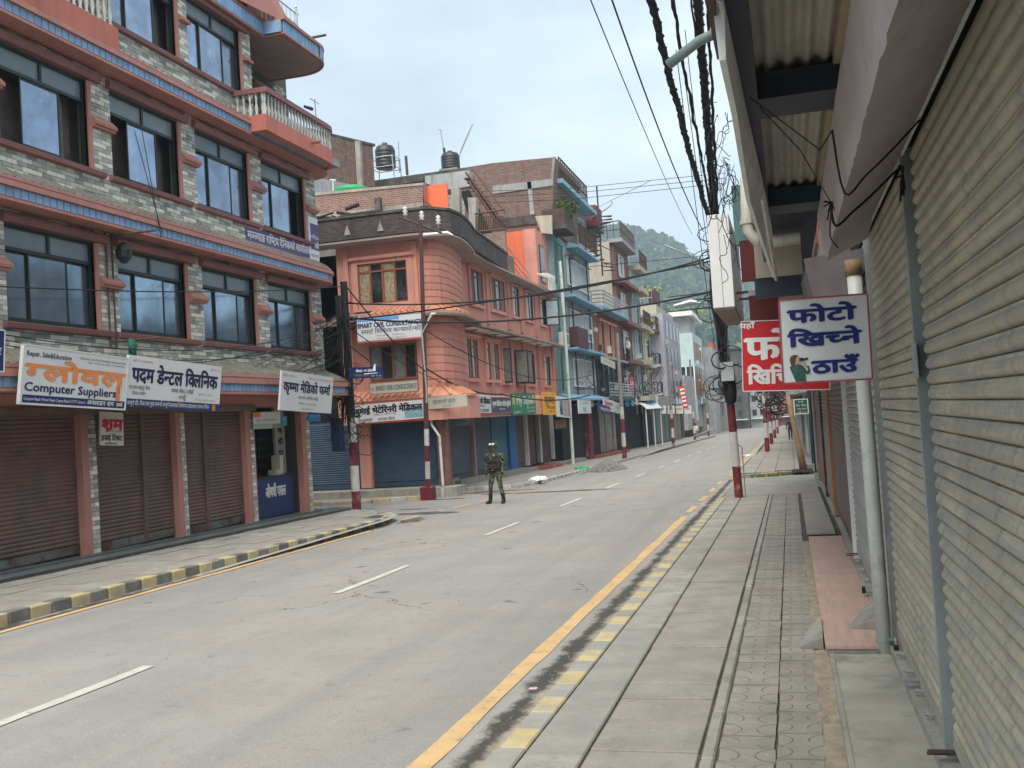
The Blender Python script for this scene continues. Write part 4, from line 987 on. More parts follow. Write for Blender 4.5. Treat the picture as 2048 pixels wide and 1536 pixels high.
q.f = [[0, 1, 4], [1, 3, 4], [1, 2, 3], [4, 3, 5], [3, 2, 6], [3, 6, 5]]; q.m = [0]*6; q.build('gable', coral, lb)
q = MB(); 
for i in range(9): y_ = 22.5+i*.22; q.tube([(-12.1, y_, 12.3), (-12.1, y_, 13.25)], .012, 5)
q.tube([(-12.1, 22.4, 13.25), (-12.1, 24.5, 13.25)], .02, 6).tube([(-12.1, 22.4, 12.95), (-12.1, 24.5, 12.95)], .012, 6).tube([(-12.1, 24.4, 12.3), (-12.1, 24.4, 13.4)], .03, 6).lathe((-12.1, 24.4, 13.4), [(.01, 0), (.04, .03), (.01, .08)], 8)
q.build('roof_railing', galv, lb)
# ---- ground floor: pilasters, shutters, step
for u0, u1 in ((12.08, 12.24), (15.12, 15.3), (17.97, 18.14), (20.7, 20.9), (23.45, 23.71)):
    MB(LF).box(u0, u1, -.12, .05, gz(u0)+.15, 2.7).build('pilaster', coral, lb)
    MB(LF).box(u1, u1+.25, -.6, -.001, gz(u0)+.15, 2.7).build('pier', grout, lb)
def corrug(fr, u0, u1, z0, z1, mat, parent, p=.075, d=.016, n0=0.0, name='slats'):
    mb = MB(fr); n = int((z1-z0)/p)
    prof = []
    for k in range(n):
        z = z0+k*p; prof += [(n0, z), (n0+d, z+p*.22), (n0+d, z+p*.62), (n0+.001, z+p*.93)]
    mb.strip(prof, u0, u1); return mb.build(name, mat, parent, kind='stuff')
def shutter(fr, u0, u1, z0, z1, mat, parent, mull=(), n0=-.1, box=True, railm=None):
    s = MB(fr).box(u0, u1, n0-.05, n0-.02, z0, z1).build('shutter', mat, parent)
    corrug(fr, u0, u1, z0+.16, z1-.01, mat, s, n0=n0)
    MB(fr).box(u0, u1, n0-.01, n0+.02, z0, z0+.15).build('bottom_rail', railm or mat, s)
    for m_ in mull: MB(fr).box(m_-.05, m_+.05, n0-.01, n0+.06, z0, z1).build('mullion', mat, s)
    return s
rail_worn = M('shutter_rail_worn', (.085, .035, .028), .6, .3, 3, patch=.6, patchcol=(.15, .17, .16))
for u0, u1, mu in ((9.3, 12.08, ()), (12.36, 15.12, ()), (15.55, 17.97, (17.0,)), (18.34, 20.7, (19.15,))):
    shutter(LF, u0, u1, gz((u0+u1)/2)+.26, 2.64, shut_brown, lb, mu, railm=rail_worn)
MB(LF).box(12.3, 20.8, -.12, .3, 2.5, 2.62).build('shutter_box', shut_brown2, lb)
MB().poly([(-12.45, 3), (-12.0, 3), (-12.0, 24.1), (-12.45, 24.1)], lambda y: gz(y)-.05, lambda y: gz(y)+.24).build('threshold', granite, lb)
MB().poly([(-12.3, 3), (-11.68, 3), (-11.68, 24.75), (-11.6, 25.0), (-12.3, 25.3)], lambda y: gz(y)-.05, lambda y: gz(y)+.185).build('granite_step', granite, lb)
MB().poly([(-12.3, 3), (-11.66, 3), (-11.66, 24.8), (-11.58, 25.05), (-12.3, 25.35)], lambda y: gz(y)+.187, lambda y: gz(y)+.21).build('step_nosing', M('granite_polished', (.13, .15, .15), .3, .2, 6), lb)
# pharmacy opening
b0 = gz(22.2)+.24
MB(LF).box(21.15, 23.45, -1.1, -1.05, b0, 2.7).build('back_wall', navy_metal, lb)
MB(LF).box(21.15, 21.27, -1.0, -.05, b0, 2.62).build('inner_jamb', coral, lb)
g = MB(LF)
for i in range(11):
    u = 21.35+i*.15; g.box(u, u+.02, -.62, -.6, b0, 2.1)
    if i < 10:
        for j in range(9):
            z = b0+.1+j*.22
            g.v += [LF.p(u+.01, -.61, z), LF.p(u+.16, -.61, z+.11), LF.p(u+.16, -.61, z+.13), LF.p(u+.01, -.61, z+.02)]; b = len(g.v)-4; g.f.append([b, b+1, b+2, b+3]); g.m.append(0)
            g.v += [LF.p(u+.01, -.612, z+.11), LF.p(u+.16, -.612, z), LF.p(u+.16, -.612, z+.02), LF.p(u+.01, -.612, z+.13)]; b = len(g.v)-4; g.f.append([b, b+1, b+2, b+3]); g.m.append(0)
g.box(21.3, 23.0, -.64, -.6, 2.08, 2.14); g.build('folding_gate', frame_dark, lb)
jm = MB(LF).box(22.85, 23.35, -.45, -.38, b0, 2.66).build('notice_panel', M('pale_grey_board', (.33, .35, .32), .7, .15, 2, streak=.4), lb)
for i, ch in enumerate(['औ', 'ष', 'धी', 'प', 'स', 'ल']):
    q = MB(); text_on(q, ch, LF.p(22.98, -.376, 0), Vector((0, 1, 0)), Vector((0, 0, 1)), 0, .24, 2.22-i*.285, .15, .012)
    o = bpy.data.objects.new('lettering', q.mesh('lettering', ink_black, wloc(jm), fix=False)); C.objects.link(o); o.parent = jm
ct = thing('counter', 'blue shop counter with white Devanagari lettering in the pharmacy doorway', 'counter', LF.p(22.1, -.3, b0))
MB(LF).box(21.28, 23.28, -.55, -.18, b0+.02, b0+.98).build('body', sign_navy, ct, bevel=.01)
MB(LF).box(21.26, 23.3, -.57, -.16, b0+.98, b0+1.01).build('top', frame_dark, ct)
q = MB(); text_on(q, 'औषधी पसल', LF.p(21.85, -.17, 0), Vector((0, 1, 0)), Vector((0, 0, 1)), 0, 1.0, b0+.5, .27, .012)
o = bpy.data.objects.new('lettering', q.mesh('lettering', ink_white, wloc(ct), fix=False)); C.objects.link(o); o.parent = ct
tag(MB(LF).box(22.6, 22.95, -.5, -.25, b0+1.01, b0+1.14).box(22.8, 22.95, -.5, -.25, b0+1.14, b0+1.5).build('carton', sign_cream), 'small pale cartons standing on the blue pharmacy counter', 'carton')

# ---- signs on the left building
S = .1709; q5 = lambda a, b: (a*S, 680+b*S); q6 = lambda a, b: (350+a*S, 680+b*S)
def leansign(name, label, tlp, trp, brp, blp, xt, xb, *a, **k):
    return sign(name, label, PX(*tlp, xt), PX(*trp, xt), PX(*brp, xb), PX(*blp, xb), *a, **k)
navy_strip = [('printed_band', (.02, .985, .03, .165), sign_navy)]
leansign('shop_sign', 'white computer shop sign with large orange Devanagari word', q5(252, 45), q5(1497, 212), q5(1478, 824), q5(255, 745), -11.28, -11.38, sign_white, .06,
    [('Repair, Sale&Education', .03, .42, .82, .085, ink_navy, .002), ('Online Form, Color Print | Photo Repair | Experiment, Photo', .5, .97, .865, .042, ink_navy), ('Repair  All electrical works  are available here', .58, .96, .81, .03, ink_navy),
     ('ग्लोवल', .03, .97, .43, .28, ink_orange, .026), ('Computer Suppliers', .03, .885, .23, .15, ink_navy, .006),
     ('Computer Repair | Printer Repair | Laptop Repair | CCTV Camera |', .03, .58, .075, .05, ink_white, .001), ('अनलाइन श्रम', .6, .87, .065, .08, ink_white, .004), ('हवाई', .9, .96, .07, .06, ink_white, .003)],
    frame=white_p, frw=.018, extra=navy_strip+[('printed_stroke', (.885, .93, .03, .45), ink_orange)])
leansign('shop_sign', 'white dental clinic sign with navy Devanagari lettering and navy bottom strip', q5(1503, 170), q6(570, 320), q6(492, 838), q5(1478, 785), -11.3, -11.4, sign_white, .05,
    [('दर्ता नं. १५४/०७७/०७८', .04, .24, .885, .04, ink_red), ('फोन नं. ०६५', .87, .985, .885, .035, ink_red), ('पदम डेन्टल क्लिनिक', .04, .955, .5, .29, ink_navy, .018),
     ('डा.पदम बहादुर श्रेष्ठ', .02, .22, .36, .07, ink_grey, .001), ('डेन्टल सर्जन', .05, .18, .25, .065, ink_grey, .001), ('सम्पर्क: भीमाद ६ दमौली', .44, .68, .35, .08, ink_grey, .002), ('तनहुँ', .52, .6, .22, .08, ink_grey, .002),
     ('फोन नं ०६५ ५६०२१५', .74, .9, .33, .045, ink_grey), ('मो. ९८५६०२४२२१, ९८४६०२', .7, .94, .21, .045, ink_grey),
     ('सम्पूर्ण दाँत, गिजा तथा मुख सम्बन्धी सम्पूर्ण समस्याको विशेषज्ञ डाक्टरद्वारा उपचार गरिन्छ', .01, .87, .05, .085, ink_white, .001)],
    extra=[('printed_band', (0, 1, .0, .17), sign_navy), ('printed_tooth', (.91, .95, .02, .15), ink_orange)])
leansign('shop_sign', 'tilted white pharmacy sign at the right end of the canopy', q6(1262, 350), q6(1868, 452), q6(1812, 852), q6(1216, 825), -11.05, -11.15, sign_white, .05,
    [('दर्ता नं. ०२३७४५१', .02, .25, .87, .05, ink_red), ('औ.द.नं. ६७२ र. गा.०३७७१२३४०१', .5, .97, .86, .05, ink_red), ('कृष्मा मेडिको फर्मा', .04, .94, .5, .24, ink_navy, .015),
     ('सम्पर्क: दमौली तनहुँ', .32, .7, .33, .07, ink_grey, .001), ('फोन नं. ०६५ ५६०२३३', .34, .67, .18, .055, ink_grey, .001), ('मो. ९८४६०४८०२', .4, .62, .05, .05, ink_grey)], frame=None)
leansign('hanging_sign', 'small white ticket sign with red and black words under the orange one', q5(1180, 842), q5(1452, 845), q5(1438, 1243), q5(1172, 1222), -11.85, -11.85, sign_cream, .03,
    [('श्रम', .08, .96, .46, .34, ink_red, .02), ('हवाई टिकट', .03, .93, .15, .16, ink_black, .005), ('वैदेशिक रोजगार', .2, .93, .4, .04, ink_black), ('फोन', .15, .7, .03, .05, ink_black, .002)])
leansign('shop_sign', 'edge of a navy sign with white border at the far left', (-60, 655), (5, 660), (13, 744), (-50, 740), -11.0, -11.05, sign_navy, .04, [('कम्प्युटर', .1, .9, .4, .2, ink_white)], frame=ink_white, frw=.012)
leansign('banner', 'purple strip banner with white Devanagari letters under the last upper window', (493, 458), (622, 488), (620, 518), (491, 478), XL+.03, XL+.03, sign_purple, .01,
    [('मञ्ज्याङ राष्ट्रिय दैनिकको कार्यालय', .02, .99, .25, .6, ink_white, .008)])
leansign('wall_sign', 'white and purple vertical plate on the corner of the upper wall', (617, 432), (635, 438), (639, 525), (620, 518), XL+.04, XL+.04, sign_white, .02,
    [('मञ्ज', .1, 1, .72, .12, ink_purple if False else sign_purple, .004), ('राष्ट्रिय', .1, 1, .5, .08, ink_white, .002), ('को', .5, 1, .3, .12, ink_white, .004), ('कार्या', .1, .9, .08, .07, ink_grey)], extra=[('printed_band', (.15, 1, .25, .85), sign_purple)])
# banners hanging in the pharmacy doorway
leansign('paper_banner', 'pale green and white paper banner above the pharmacy gate', (505, 824), (562, 824), (560, 855), (508, 859), -12.1, -12.12, sign_white, .006,
    [('शुभ दीपावली', .1, .8, .45, .12, ink_grey)], extra=[('print_green', (0, 1, 0, .3), M('print_mint', (.4, .6, .5), .6)), ('print_orange', (.0, .25, .7, 1), M('print_orange', (.8, .25, .08), .6)), ('print_yellow', (.7, 1, 0, .25), M('print_lime', (.6, .65, .2), .6))])
for k, (a, b) in enumerate((((562, 832), (574, 851)), ((617, 828), (641, 843)))):
    leansign('sticker_sign', ('small bright blue board left of the vertical letters', 'small bright blue board beside the last tiled pier')[k], a, (b[0], a[1]), b, (a[0], b[1]+(0 if k else 0)), -12.15, -12.15, sign_blue, .02, [('eSewa' if k == 0 else 'प्रभु मनी', .1, .9, .65, .15, ink_white)] if k else [('बैंक', .2, .8, .6, .15, ink_white)])
# projecting empty sign frame, green rag, floodlight on the wall
t = thing('sign_bracket', 'empty black steel sign bracket on tiled wall between windows', 'bracket', LF.p(16.0, .1, 5))
MB().tube([LF.p(16.05, .05, 5.95), LF.p(16.05, .05, 3.75)], .018, 6).tube([LF.p(16.22, .05, 5.95), LF.p(16.22, .05, 3.75)], .018, 6).tube([LF.p(16.1, .05, 5.85), LF.p(16.1, 1.1, 5.85)], .02, 6).tube([LF.p(16.1, .05, 3.85), LF.p(16.1, 1.1, 3.85)], .02, 6).build('bracket', rusty, t)
MB().lathe(LF.p(16.3, .25, 5.35), [(.05, 0), (.14, .1), (.15, .25), (.1, .35), (.03, .4)], 10).build('lamp', frame_dark, t)
q = MB()
for k in range(5):
    a = LF.p(15.9, .6, 3.85); q.tube([a, a+Vector((.05, random.uniform(-.08, .08), -.12-k*.03)), a+Vector((.0, random.uniform(-.1, .12), -.3-k*.03))], [.05, .06, .02], 6)
tag(q.build('cloth', M('dark_green_cloth', (.02, .13, .1), .9, .2, 9), smooth=True), 'knotted dark green cloth tied above the orange lettered sign', 'cloth')
tag(MB().tube([PX(60, 730, -11.6), PX(95, 735, -11.6), PX(110, 742, -11.6)], [.05, .08, .05], 6).build('cloth', M('red_cloth', (.35, .05, .05), .9, .2, 9)), 'faded red cloth bundled on canopy left of the computer sign', 'cloth')

# ================================================================== SALMON CORNER BUILDING
YO = 31.5; XO = -11.85
OL = Fr((0, YO, 0), (1, 0, 0), (0, -1, 0))       # face towards the side street / camera
OR_ = Fr((XO, 0, 0), (0, 1, 0), (1, 0, 0))       # face towards the main street
sb = thing('corner_building', 'salmon painted corner building with rounded banded corner and sooty parapet', 'building', (-13, 36, gz(36)))
corner = [(-11.62, 31.5), (-11.3, 31.56), (-11.08, 31.85), (-11.0, 32.5), (-11.08, 33.5), (-11.25, 34.5), (-11.42, 35.4)]
out = [(-14.65, YO)]+corner+[(XO, 35.6), (XO, 51.8), (-24, 51.8), (-24, YO+1.2), (-14.65, YO+1.2)]
for z0, z1 in ((3.0, 5.62), (5.8, 8.15)): MB().poly(out, z0, z1).build('wall', orange_wall, sb)
MB().poly([(-19, YO+1.2), (-14.7, YO+1.2), (-14.7, 34), (-19, 34)], 0, 9).build('rear_bay', plaster_old, sb)
# bands of the rounded corner
for k in range(19):
    z = (3.15+k*.27) if k < 9 else (5.95+(k-9)*.235)
    if k >= 9 and z > 8: break
    MB().sweep(corner, [(0, z), (.022, z+.012), (.026, z+.1), (.024, z+.2), (0, z+.212)], closed=True).build('corner_band', orange_wall, sb)
# slabs / parapet
og = [(p[0]+.0, p[1]) for p in corner]
path = [(-19, YO-.02), (-14.7, YO-.02)]+corner+[(XO, 35.9), (XO, 51.8)]
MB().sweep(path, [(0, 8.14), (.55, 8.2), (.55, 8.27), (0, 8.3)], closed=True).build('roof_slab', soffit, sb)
MB().sweep([p for p in path if p[1] < 41.6][:-1]+[(XO, 41.5)], [(.5, 8.27), (.58, 8.3), (.58, 9.0), (.42, 9.02), (.42, 8.27)], closed=True).build('parapet', brick_dark, sb)
MB().sweep([p for p in path if p[1] < 41.6][:-1]+[(XO, 41.5)], [(.4, 9.02), (.62, 9.02), (.62, 9.1), (.4, 9.1)], closed=True).build('parapet_coping', conc_dark, sb)
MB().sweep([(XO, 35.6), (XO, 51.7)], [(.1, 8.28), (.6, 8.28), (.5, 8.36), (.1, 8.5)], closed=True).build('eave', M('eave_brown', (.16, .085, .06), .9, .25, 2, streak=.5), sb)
tri = MB()
for x in (-16.6, -15.2, -13.9, -12.7):
    tri.v += [Vector((x-.12, YO-.62, 8.45)), Vector((x+.12, YO-.62, 8.45)), Vector((x, YO-.62, 8.78)), Vector((x-.12, YO-.55, 8.45)), Vector((x+.12, YO-.55, 8.45)), Vector((x, YO-.55, 8.78))]; b = len(tri.v)-6
    tri.f += [[b, b+1, b+2], [b+3, b+4, b+5], [b, b+2, b+5, b+3], [b+1, b+2, b+5, b+4]]; tri.m += [0]*4
tri.build('parapet_opening', plaster_old, sb, kind='stuff')
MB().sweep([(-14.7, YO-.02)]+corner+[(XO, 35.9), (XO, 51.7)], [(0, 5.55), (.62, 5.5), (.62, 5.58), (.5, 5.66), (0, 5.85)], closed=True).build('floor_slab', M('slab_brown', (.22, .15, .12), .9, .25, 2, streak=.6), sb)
for k, (a, b) in enumerate(((35.9, 38.3), (38.6, 41.2), (42.5, 45.5), (46, 49))):
    MB().box(XO+.05, XO+.6, a, b, 5.47, 5.495).build('soffit_panel', white_p, sb); MB().poly([(XO+.2, (a+b)/2-.3), (XO+.45, (a+b)/2), (XO+.2, (a+b)/2+.3)], 5.455, 5.468).build('soffit_motif', dark_in, sb)
# tiled awning strips
def tile_awn(path, z, off, mat, parent, n=2, drop=.32):
    MB().sweep(path, [(0, z+drop), (off, z), (off, z-.03), (0, z+drop-.05)], closed=True).build('tile_awning', mat, parent)
    P = [Vector(p) for p in path]; mb = MB()
    for i in range(len(P)-1):
        d = P[i+1]-P[i]; L = d.length; d.normalize(); nn = Vector((d.y, -d.x)); k = max(1, int(L/.22))
        for j in range(k):
            c = P[i]+d*(L*(j+.5)/k); a = c+nn*off; b = c+d*.1
            mb.tube([(a.x, a.y, z+.02), ((a.x+b.x)/2, (a.y+b.y)/2, z+drop*.5+.03), (b.x, b.y, z+drop+.01)], [.055, .05, .05], 5)
    mb.build('roof_tile', mat, parent, kind='stuff')
tile_awn([(-14.6, YO)]+corner[:5], 2.84, .55, roof_orange, sb)
tile_awn([(-13.4, YO)]+corner[:5], 5.68, .5, roof_orange, sb, drop=.22)
MB().sweep([(-14.65, YO)]+corner[:6]+[(XO, 36), (XO, 51.7)], [(0, 2.05), (.5, 2.05), (.5, 2.82), (0, 3.0)], closed=True).build('shop_beam', orange_trim, sb)
# windows on the side-street face
def timber_win(fr, u0, u1, z0, z1, parent, leaves=4, glass=glass_dk, frame=frame_brown, trim=orange_trim, surround=.16, hood=True, topl=True, cur=None, depth=.1):
    s = surround
    if trim:
        q = MB(fr); q.box(u0-s, u0, 0, depth, z0-s, z1+s*.6).box(u1, u1+s, 0, depth, z0-s, z1+s*.6).box(u0, u1, 0, depth, z0-s, z0).box(u0, u1, 0, depth, z1, z1+s*.6); q.build('window_surround', trim, parent)
        if hood: MB(fr).ext([(0, z1+s*.6), (depth+.08, z1+s*.6), (depth+.1, z1+s*.6+.06), (0, z1+s*.6+.18)], u0-s-.06, u1+s+.06).build('window_hood', trim, parent)
    w_ = u1-u0; q = MB(fr).box(u0, u1, .005, .02, z0, z1)
    fo = q.build('window', dark_in, parent)
    f = MB(fr); n = leaves; a = .05
    f.box(u0, u0+a, .02, .06, z0, z1).box(u1-a, u1, .02, .06, z0, z1).box(u0+a, u1-a, .02, .06, z0, z0+a).box(u0+a, u1-a, .02, .06, z1-a, z1)
    for k in range(1, n): x = u0+w_*k/n; f.box(x-.035, x+.035, .02, .065, z0+a, z1-a)
    if topl: zt = z0+(z1-z0)*.8; f.box(u0+a, u1-a, .02, .058, zt-.03, zt+.03)
    f.build('frame', frame, fo)
    for k in range(n):
        MB(fr).box(u0+w_*k/n+.04, u0+w_*(k+1)/n-.04, .022, .03, z0+a, z1-a).build('pane', (cur if cur and k % 2 == 0 else glass), fo)
    return fo
print_cur = M('patterned_curtain', (.3, .24, .16), .9, .5, 14)
timber_win(OL, -13.85, -12.05, 6.1, 7.5, sb, 4, glass_dk, surround=.22, cur=print_cur)
timber_win(OL, -13.6, -11.9, 3.5, 4.68, sb, 4, glass_dk, trim=None, cur=M('pale_green_curtain', (.16, .2, .17), .9, .3, 6), topl=False)
for x in (-14.28, -11.78): MB(OL).box(x-.09, x+.09, 0, .07, 3.0, 8.1).build('pilaster', orange_trim, sb)
for x, z in ((-14.1, 7.0), (-14.1, 7.45), (-14.1, 6.6), (-11.75, 6.9), (-11.75, 7.4)):
    q = MB(OL); q.poly([(x-.07, 0), (x, .001)][:0] or [(x-.08, .0), (x+.08, .0), (x+.08, .02), (x-.08, .02)], z-.14, z+.14); o = q.build('relief_diamond', orange_dark, sb)
# windows on the street face
for u0, u1 in ((37.6, 39.3), (40.5, 42.6)):
    timber_win(OR_, u0, u1, 6.62, 8.0, sb, 3, glass_dk, surround=.14, cur=curtain)
for u0, u1 in ((43.9, 45.0), (46.3, 47.6), (49.2, 50.4)):
    timber_win(OR_, u0, u1, 6.6, 8.0, sb, 2, glass_dk, frame=frame_dark, surround=.1, hood=False, cur=white_curtain)
for u0, u1 in ((36.5, 38.0), (39.2, 41.0)):
    timber_win(OR_, u0, u1, 3.6, 5.15, sb, 4, curtain, surround=.14, cur=white_curtain)
for u0, u1 in ((41.6, 42.7), (44.0, 44.9), (45.9, 47.2), (49.3, 50.5)):
    timber_win(OR_, u0, u1, 3.5, 5.0, sb, 2, glass_dk, frame=frame_dark, surround=.1, hood=False, cur=white_curtain)
for u in (35.75, 39.95, 43.2, 45.4, 48.3, 51.4):
    MB(OR_).box(u-.22, u+.22, 0, .09, 3.0, 5.45).build('pilaster', orange_dark, sb)
    MB(OR_).box(u-.2, u+.2, 0, .09, 5.9, 8.13).build('pilaster', orange_dark, sb)
def open_leaf(u, z0, z1, ang, L=.5, mat=white_curtain):
    p = OR_.p(u, .07, 0); d = Vector((math.sin(R(ang)), math.cos(R(ang)), 0)); n_ = Vector((d.y, -d.x, 0))
    q = MB(Fr((p.x, p.y, 0), d, n_)); q.box(0, .05, -.02, .02, z0, z1).box(L-.05, L, -.02, .02, z0, z1).box(.05, L-.05, -.02, .02, z0, z0+.06).box(.05, L-.05, -.02, .02, z1-.06, z1).box(.05, L-.05, -.005, .005, z0+.06, z1-.06, 1)
    q.build('window_leaf', [frame_dark, mat], sb)
for u in (43.6, 44.5): open_leaf(u, 3.5, 5.0, 58, .62, curtain)
open_leaf(50.3, 6.6, 7.95, 65, .7, galv); open_leaf(41.6, 3.5, 5.0, 30, .5, curtain)
# ground floor of the salmon building
fl0 = lambda y: gz(y)+.42
MB().poly([(-14.6, YO-.72), (-11.2, YO-.62), (-10.6, YO-.55), (-10.6, YO+.4), (-12.2, YO+.5), (-12.2, 36), (-24, 36), (-24, YO-.75)], lambda y: gz(33)-.3, lambda y: gz(33)+.36).build('plinth', conc_dark and concrete, sb)
MB().poly([(-13.0, 35.5), (-11.95, 35.5), (-11.75, 46.6), (-13.0, 46.6)], lambda y: gz(y)-.3, lambda y: gz(y)+.3).build('plinth', concrete, sb)
MB().poly([(-13.0, 46.7), (-11.5, 46.7), (-11.5, 50.8), (-13, 50.8)], lambda y: gz(y)-.3, lambda y: gz(y)+.24).build('red_step', M('red_oxide_step', (.3, .07, .045), .8, .2, 3, patch=.3, patchcol=(.3, .25, .22)), sb)
MB().box(-24, -12.9, YO+.7, 51.6, -1.2, 3.0).build('ground_floor_core', dark_in, sb)
G0 = Fr((0, YO+.25, 0), (1, 0, 0), (0, -1, 0)); zb0 = gz(32)+.38
shutter(G0, -17.4, -14.25, zb0, 2.2, shut_navy, sb); shutter(G0, -13.85, -11.55, zb0, 2.2, shut_navy, sb)
MB(G0).box(-14.25, -13.85, -.1, .12, zb0, 2.5).build('pier', orange_trim, sb)
MB().box(-11.4, -11.05, YO+.05, YO+.4, zb0, 2.3).build('corner_pillar', M('pillar_stained', (.26, .12, .09), .9, .35, 3, streak=.7, patch=.3, patchcol=(.12, .08, .07)), sb)
MB().tube([(-11.55, YO-.0, 2.5), (-11.42, YO-.3, 1.9), (-11.15, YO-.35, 1.5), (-11.12, YO-.38, zb0)], .045, 8).build('drain_pipe', pvc, sb)
MB().tube([(-11.05, YO-.66, gz(31)), (-11.05, YO-.66, gz(31)+.3)], .05, 8).build('pipe_stub', pvc, sb)
GR = Fr((-12.6, 0, 0), (0, 1, 0), (1, 0, 0))
def sy(px, py=950): return PX(px, py, -12.6).y
for a, b, mt in ((903, 944, shut_slate), (949, 985, shut_slate), (988, 1018, shut_blue), (1036, 1052, shut_brown2), (1054, 1074, shut_brown2), (1082, 1104, shut_brown2)):
    u0, u1 = sy(a), sy(b); shutter(GR, u0, u1, gz(u0)+.3, 2.2, mt, sb, n0=0)
MB(GR).box(sy(1019), sy(1033), -.1, .12, -.4, 2.2).build('pier', blue_pillar, sb)
MB(GR).box(sy(945), sy(948.5), -.1, .15, -.3, 2.2).build('pier', M('post_pink'), sb)
for px in (1052.5, 1076, 1079, 1105): MB(GR).box(sy(px), sy(px)+.12, 0, .2, gz(45)+.3, 2.2).build('post', white_p if px != 1076 else steel, sb)
# roof storey pieces on the salmon building
def ybox(name, mat, y0, y1, pa, pb, parent, **kw): return pybox(name, mat, y0, y1, (pa, pb), parent, **kw)
def wallY(name, mat, pts, y0, y1, parent): # polygon given in photo pixels on plane y0
    P = [PY(px, py, y0) for px, py in pts]; mb = MB(); a = [mb.pt(p.x, y0, p.z) for p in P]; b = [mb.pt(p.x, y1, p.z) for p in P]; n = len(P)
    mb.f += [a, b]; mb.m += [0, 0]
    for k in range(n): mb.f.append([a[k], a[(k+1) % n], b[(k+1) % n], b[k]]); mb.m.append(0)
    return mb.build(name, mat, parent)
rf = thing('rooftop_room', 'brick rooftop room with bright orange painted stair wall', 'rooftop room', (-16, 40, 8.5))
wallY('brick_wall', brick_light, [(560, 398), (846, 370), (846, 450), (560, 470)], 40, 40.25, rf); wallY('wall_coping', plaster_old, [(560, 392), (848, 365), (848, 370), (560, 398)], 39.96, 40.3, rf)
wallY('concrete_band', plaster_old, [(560, 436), (846, 405), (846, 418), (560, 456)], 39.95, 40.0, rf)
ybox('stair_wall', bright_orange, 40.3, 40.4, (852, 372), (898, 442), rf); ybox('stair_wall_edge', coral, 39.9, 40.35, (846, 364), (851, 442), rf)
ybox('column', conc_dark, 39.4, 39.7, (748, 396), (763, 466), rf)
q = MB()
for k in range(5): a = PY(854+k*8, 415+k*6, 39.8); q.box(a.x-.2, a.x+.2, 39.4, 39.8, a.z-.02, a.z)
q.tube([PY(851, 402, 39.4), PY(890, 436, 39.4)], .03, 5).tube([PY(851, 418, 39.4), PY(885, 440, 39.4)], .03, 5); q.build('stair', rusty, rf)
MB().box(-20, -12.3, 40.4, 51, 8.2, 8.5).build('roof_floor', conc_dark, rf)
# pile of old timber on the roof edge
q = MB()
for k in range(26):
    x = -17.6+k*.13; z = 9.1+random.random()*.5; q.tube([(x, YO+.3+random.random(), z), (x+random.uniform(-.5, 1.5), YO+.5+random.random(), z+random.uniform(-.3, .25))], random.uniform(.03, .08), 5)
o = tag(q.build('timber_pile', M('sooty_timber', (.035, .033, .03), .95, .4, 6), kind='stuff'), 'sooty pile of old timber on the salmon roof edge', 'timber pile')
# white tube sign/light on parapet
tag(MB().tube([PY(842, 471, 30.9), PY(895, 466, 30.8), PY(906, 470, 30.8)], [.05, .07, .02], 5).build('tube_light', white_p), 'long white tube shape in front of sooty salmon parapet', 'light fitting')
# small bricks wall + orange stair house further along
ybox('side_wall', brick_light, 43.0, 43.2, (950, 470), (1014, 525), rf)
MB().box(-13.2, -12.15, 43.2, 46, 8.3, 9.6).build('side_wall', brick_light, rf)
sh2 = thing('stair_house', 'bright orange stair house with steel railing beside the teal building', 'stair house', (-13, 50, 8.5))
MB().box(-18, -12.75, 50.5, 52.6, 8.3, 11.7).build('wall', bright_orange, sh2)
MB().box(-12.75, -12.1, 50.45, 52.7, 8.3, 11.75).build('facade', orange_wall, sh2)
MB(Fr((-12.1, 0, 0), (0, 1, 0), (1, 0, 0))).box(51.0, 52.1, 0, .04, 9.0, 11.0).box(51.08, 52.02, .04, .05, 9.06, 10.9, 1).build('window', [frame_dark, glass_dk], sh2)
MB().poly([(-12.95, 44), (-12.7, 44), (-12.7, 50.5), (-12.95, 50.5)], lambda y: 8.3, lambda y: 9.75-(y-44)*.2).build('sloping_wall', bright_orange, sh2)
q = MB()
for k in range(5): y_ = 44.3+k*1.5; z = 9.75-(y_-44)*.2; q.tube([(-12.6, y_, z-.3), (-12.6, y_, z+.95)], .03, 5)
for h in (.3, .6, .95): q.tube([(-12.6, 44.2, 9.75+h), (-12.6, 50.4, 8.5+h)], .02, 5)
q.build('railing', galv, sh2)
# railing with dark bars over the roof
q = MB()
for k in range(14):
    a = PY(952+k*4.2, 432, 44); b = PY(952+k*4.2, 462-k*.3, 44); q.tube([a, b], .03, 4)
q.tube([PY(950, 428, 44), PY(1010, 419, 44)], .05, 5).tube([PY(950, 464, 44), PY(1012, 458, 44)], .05, 5)
q.build('railing', rusty, rf)

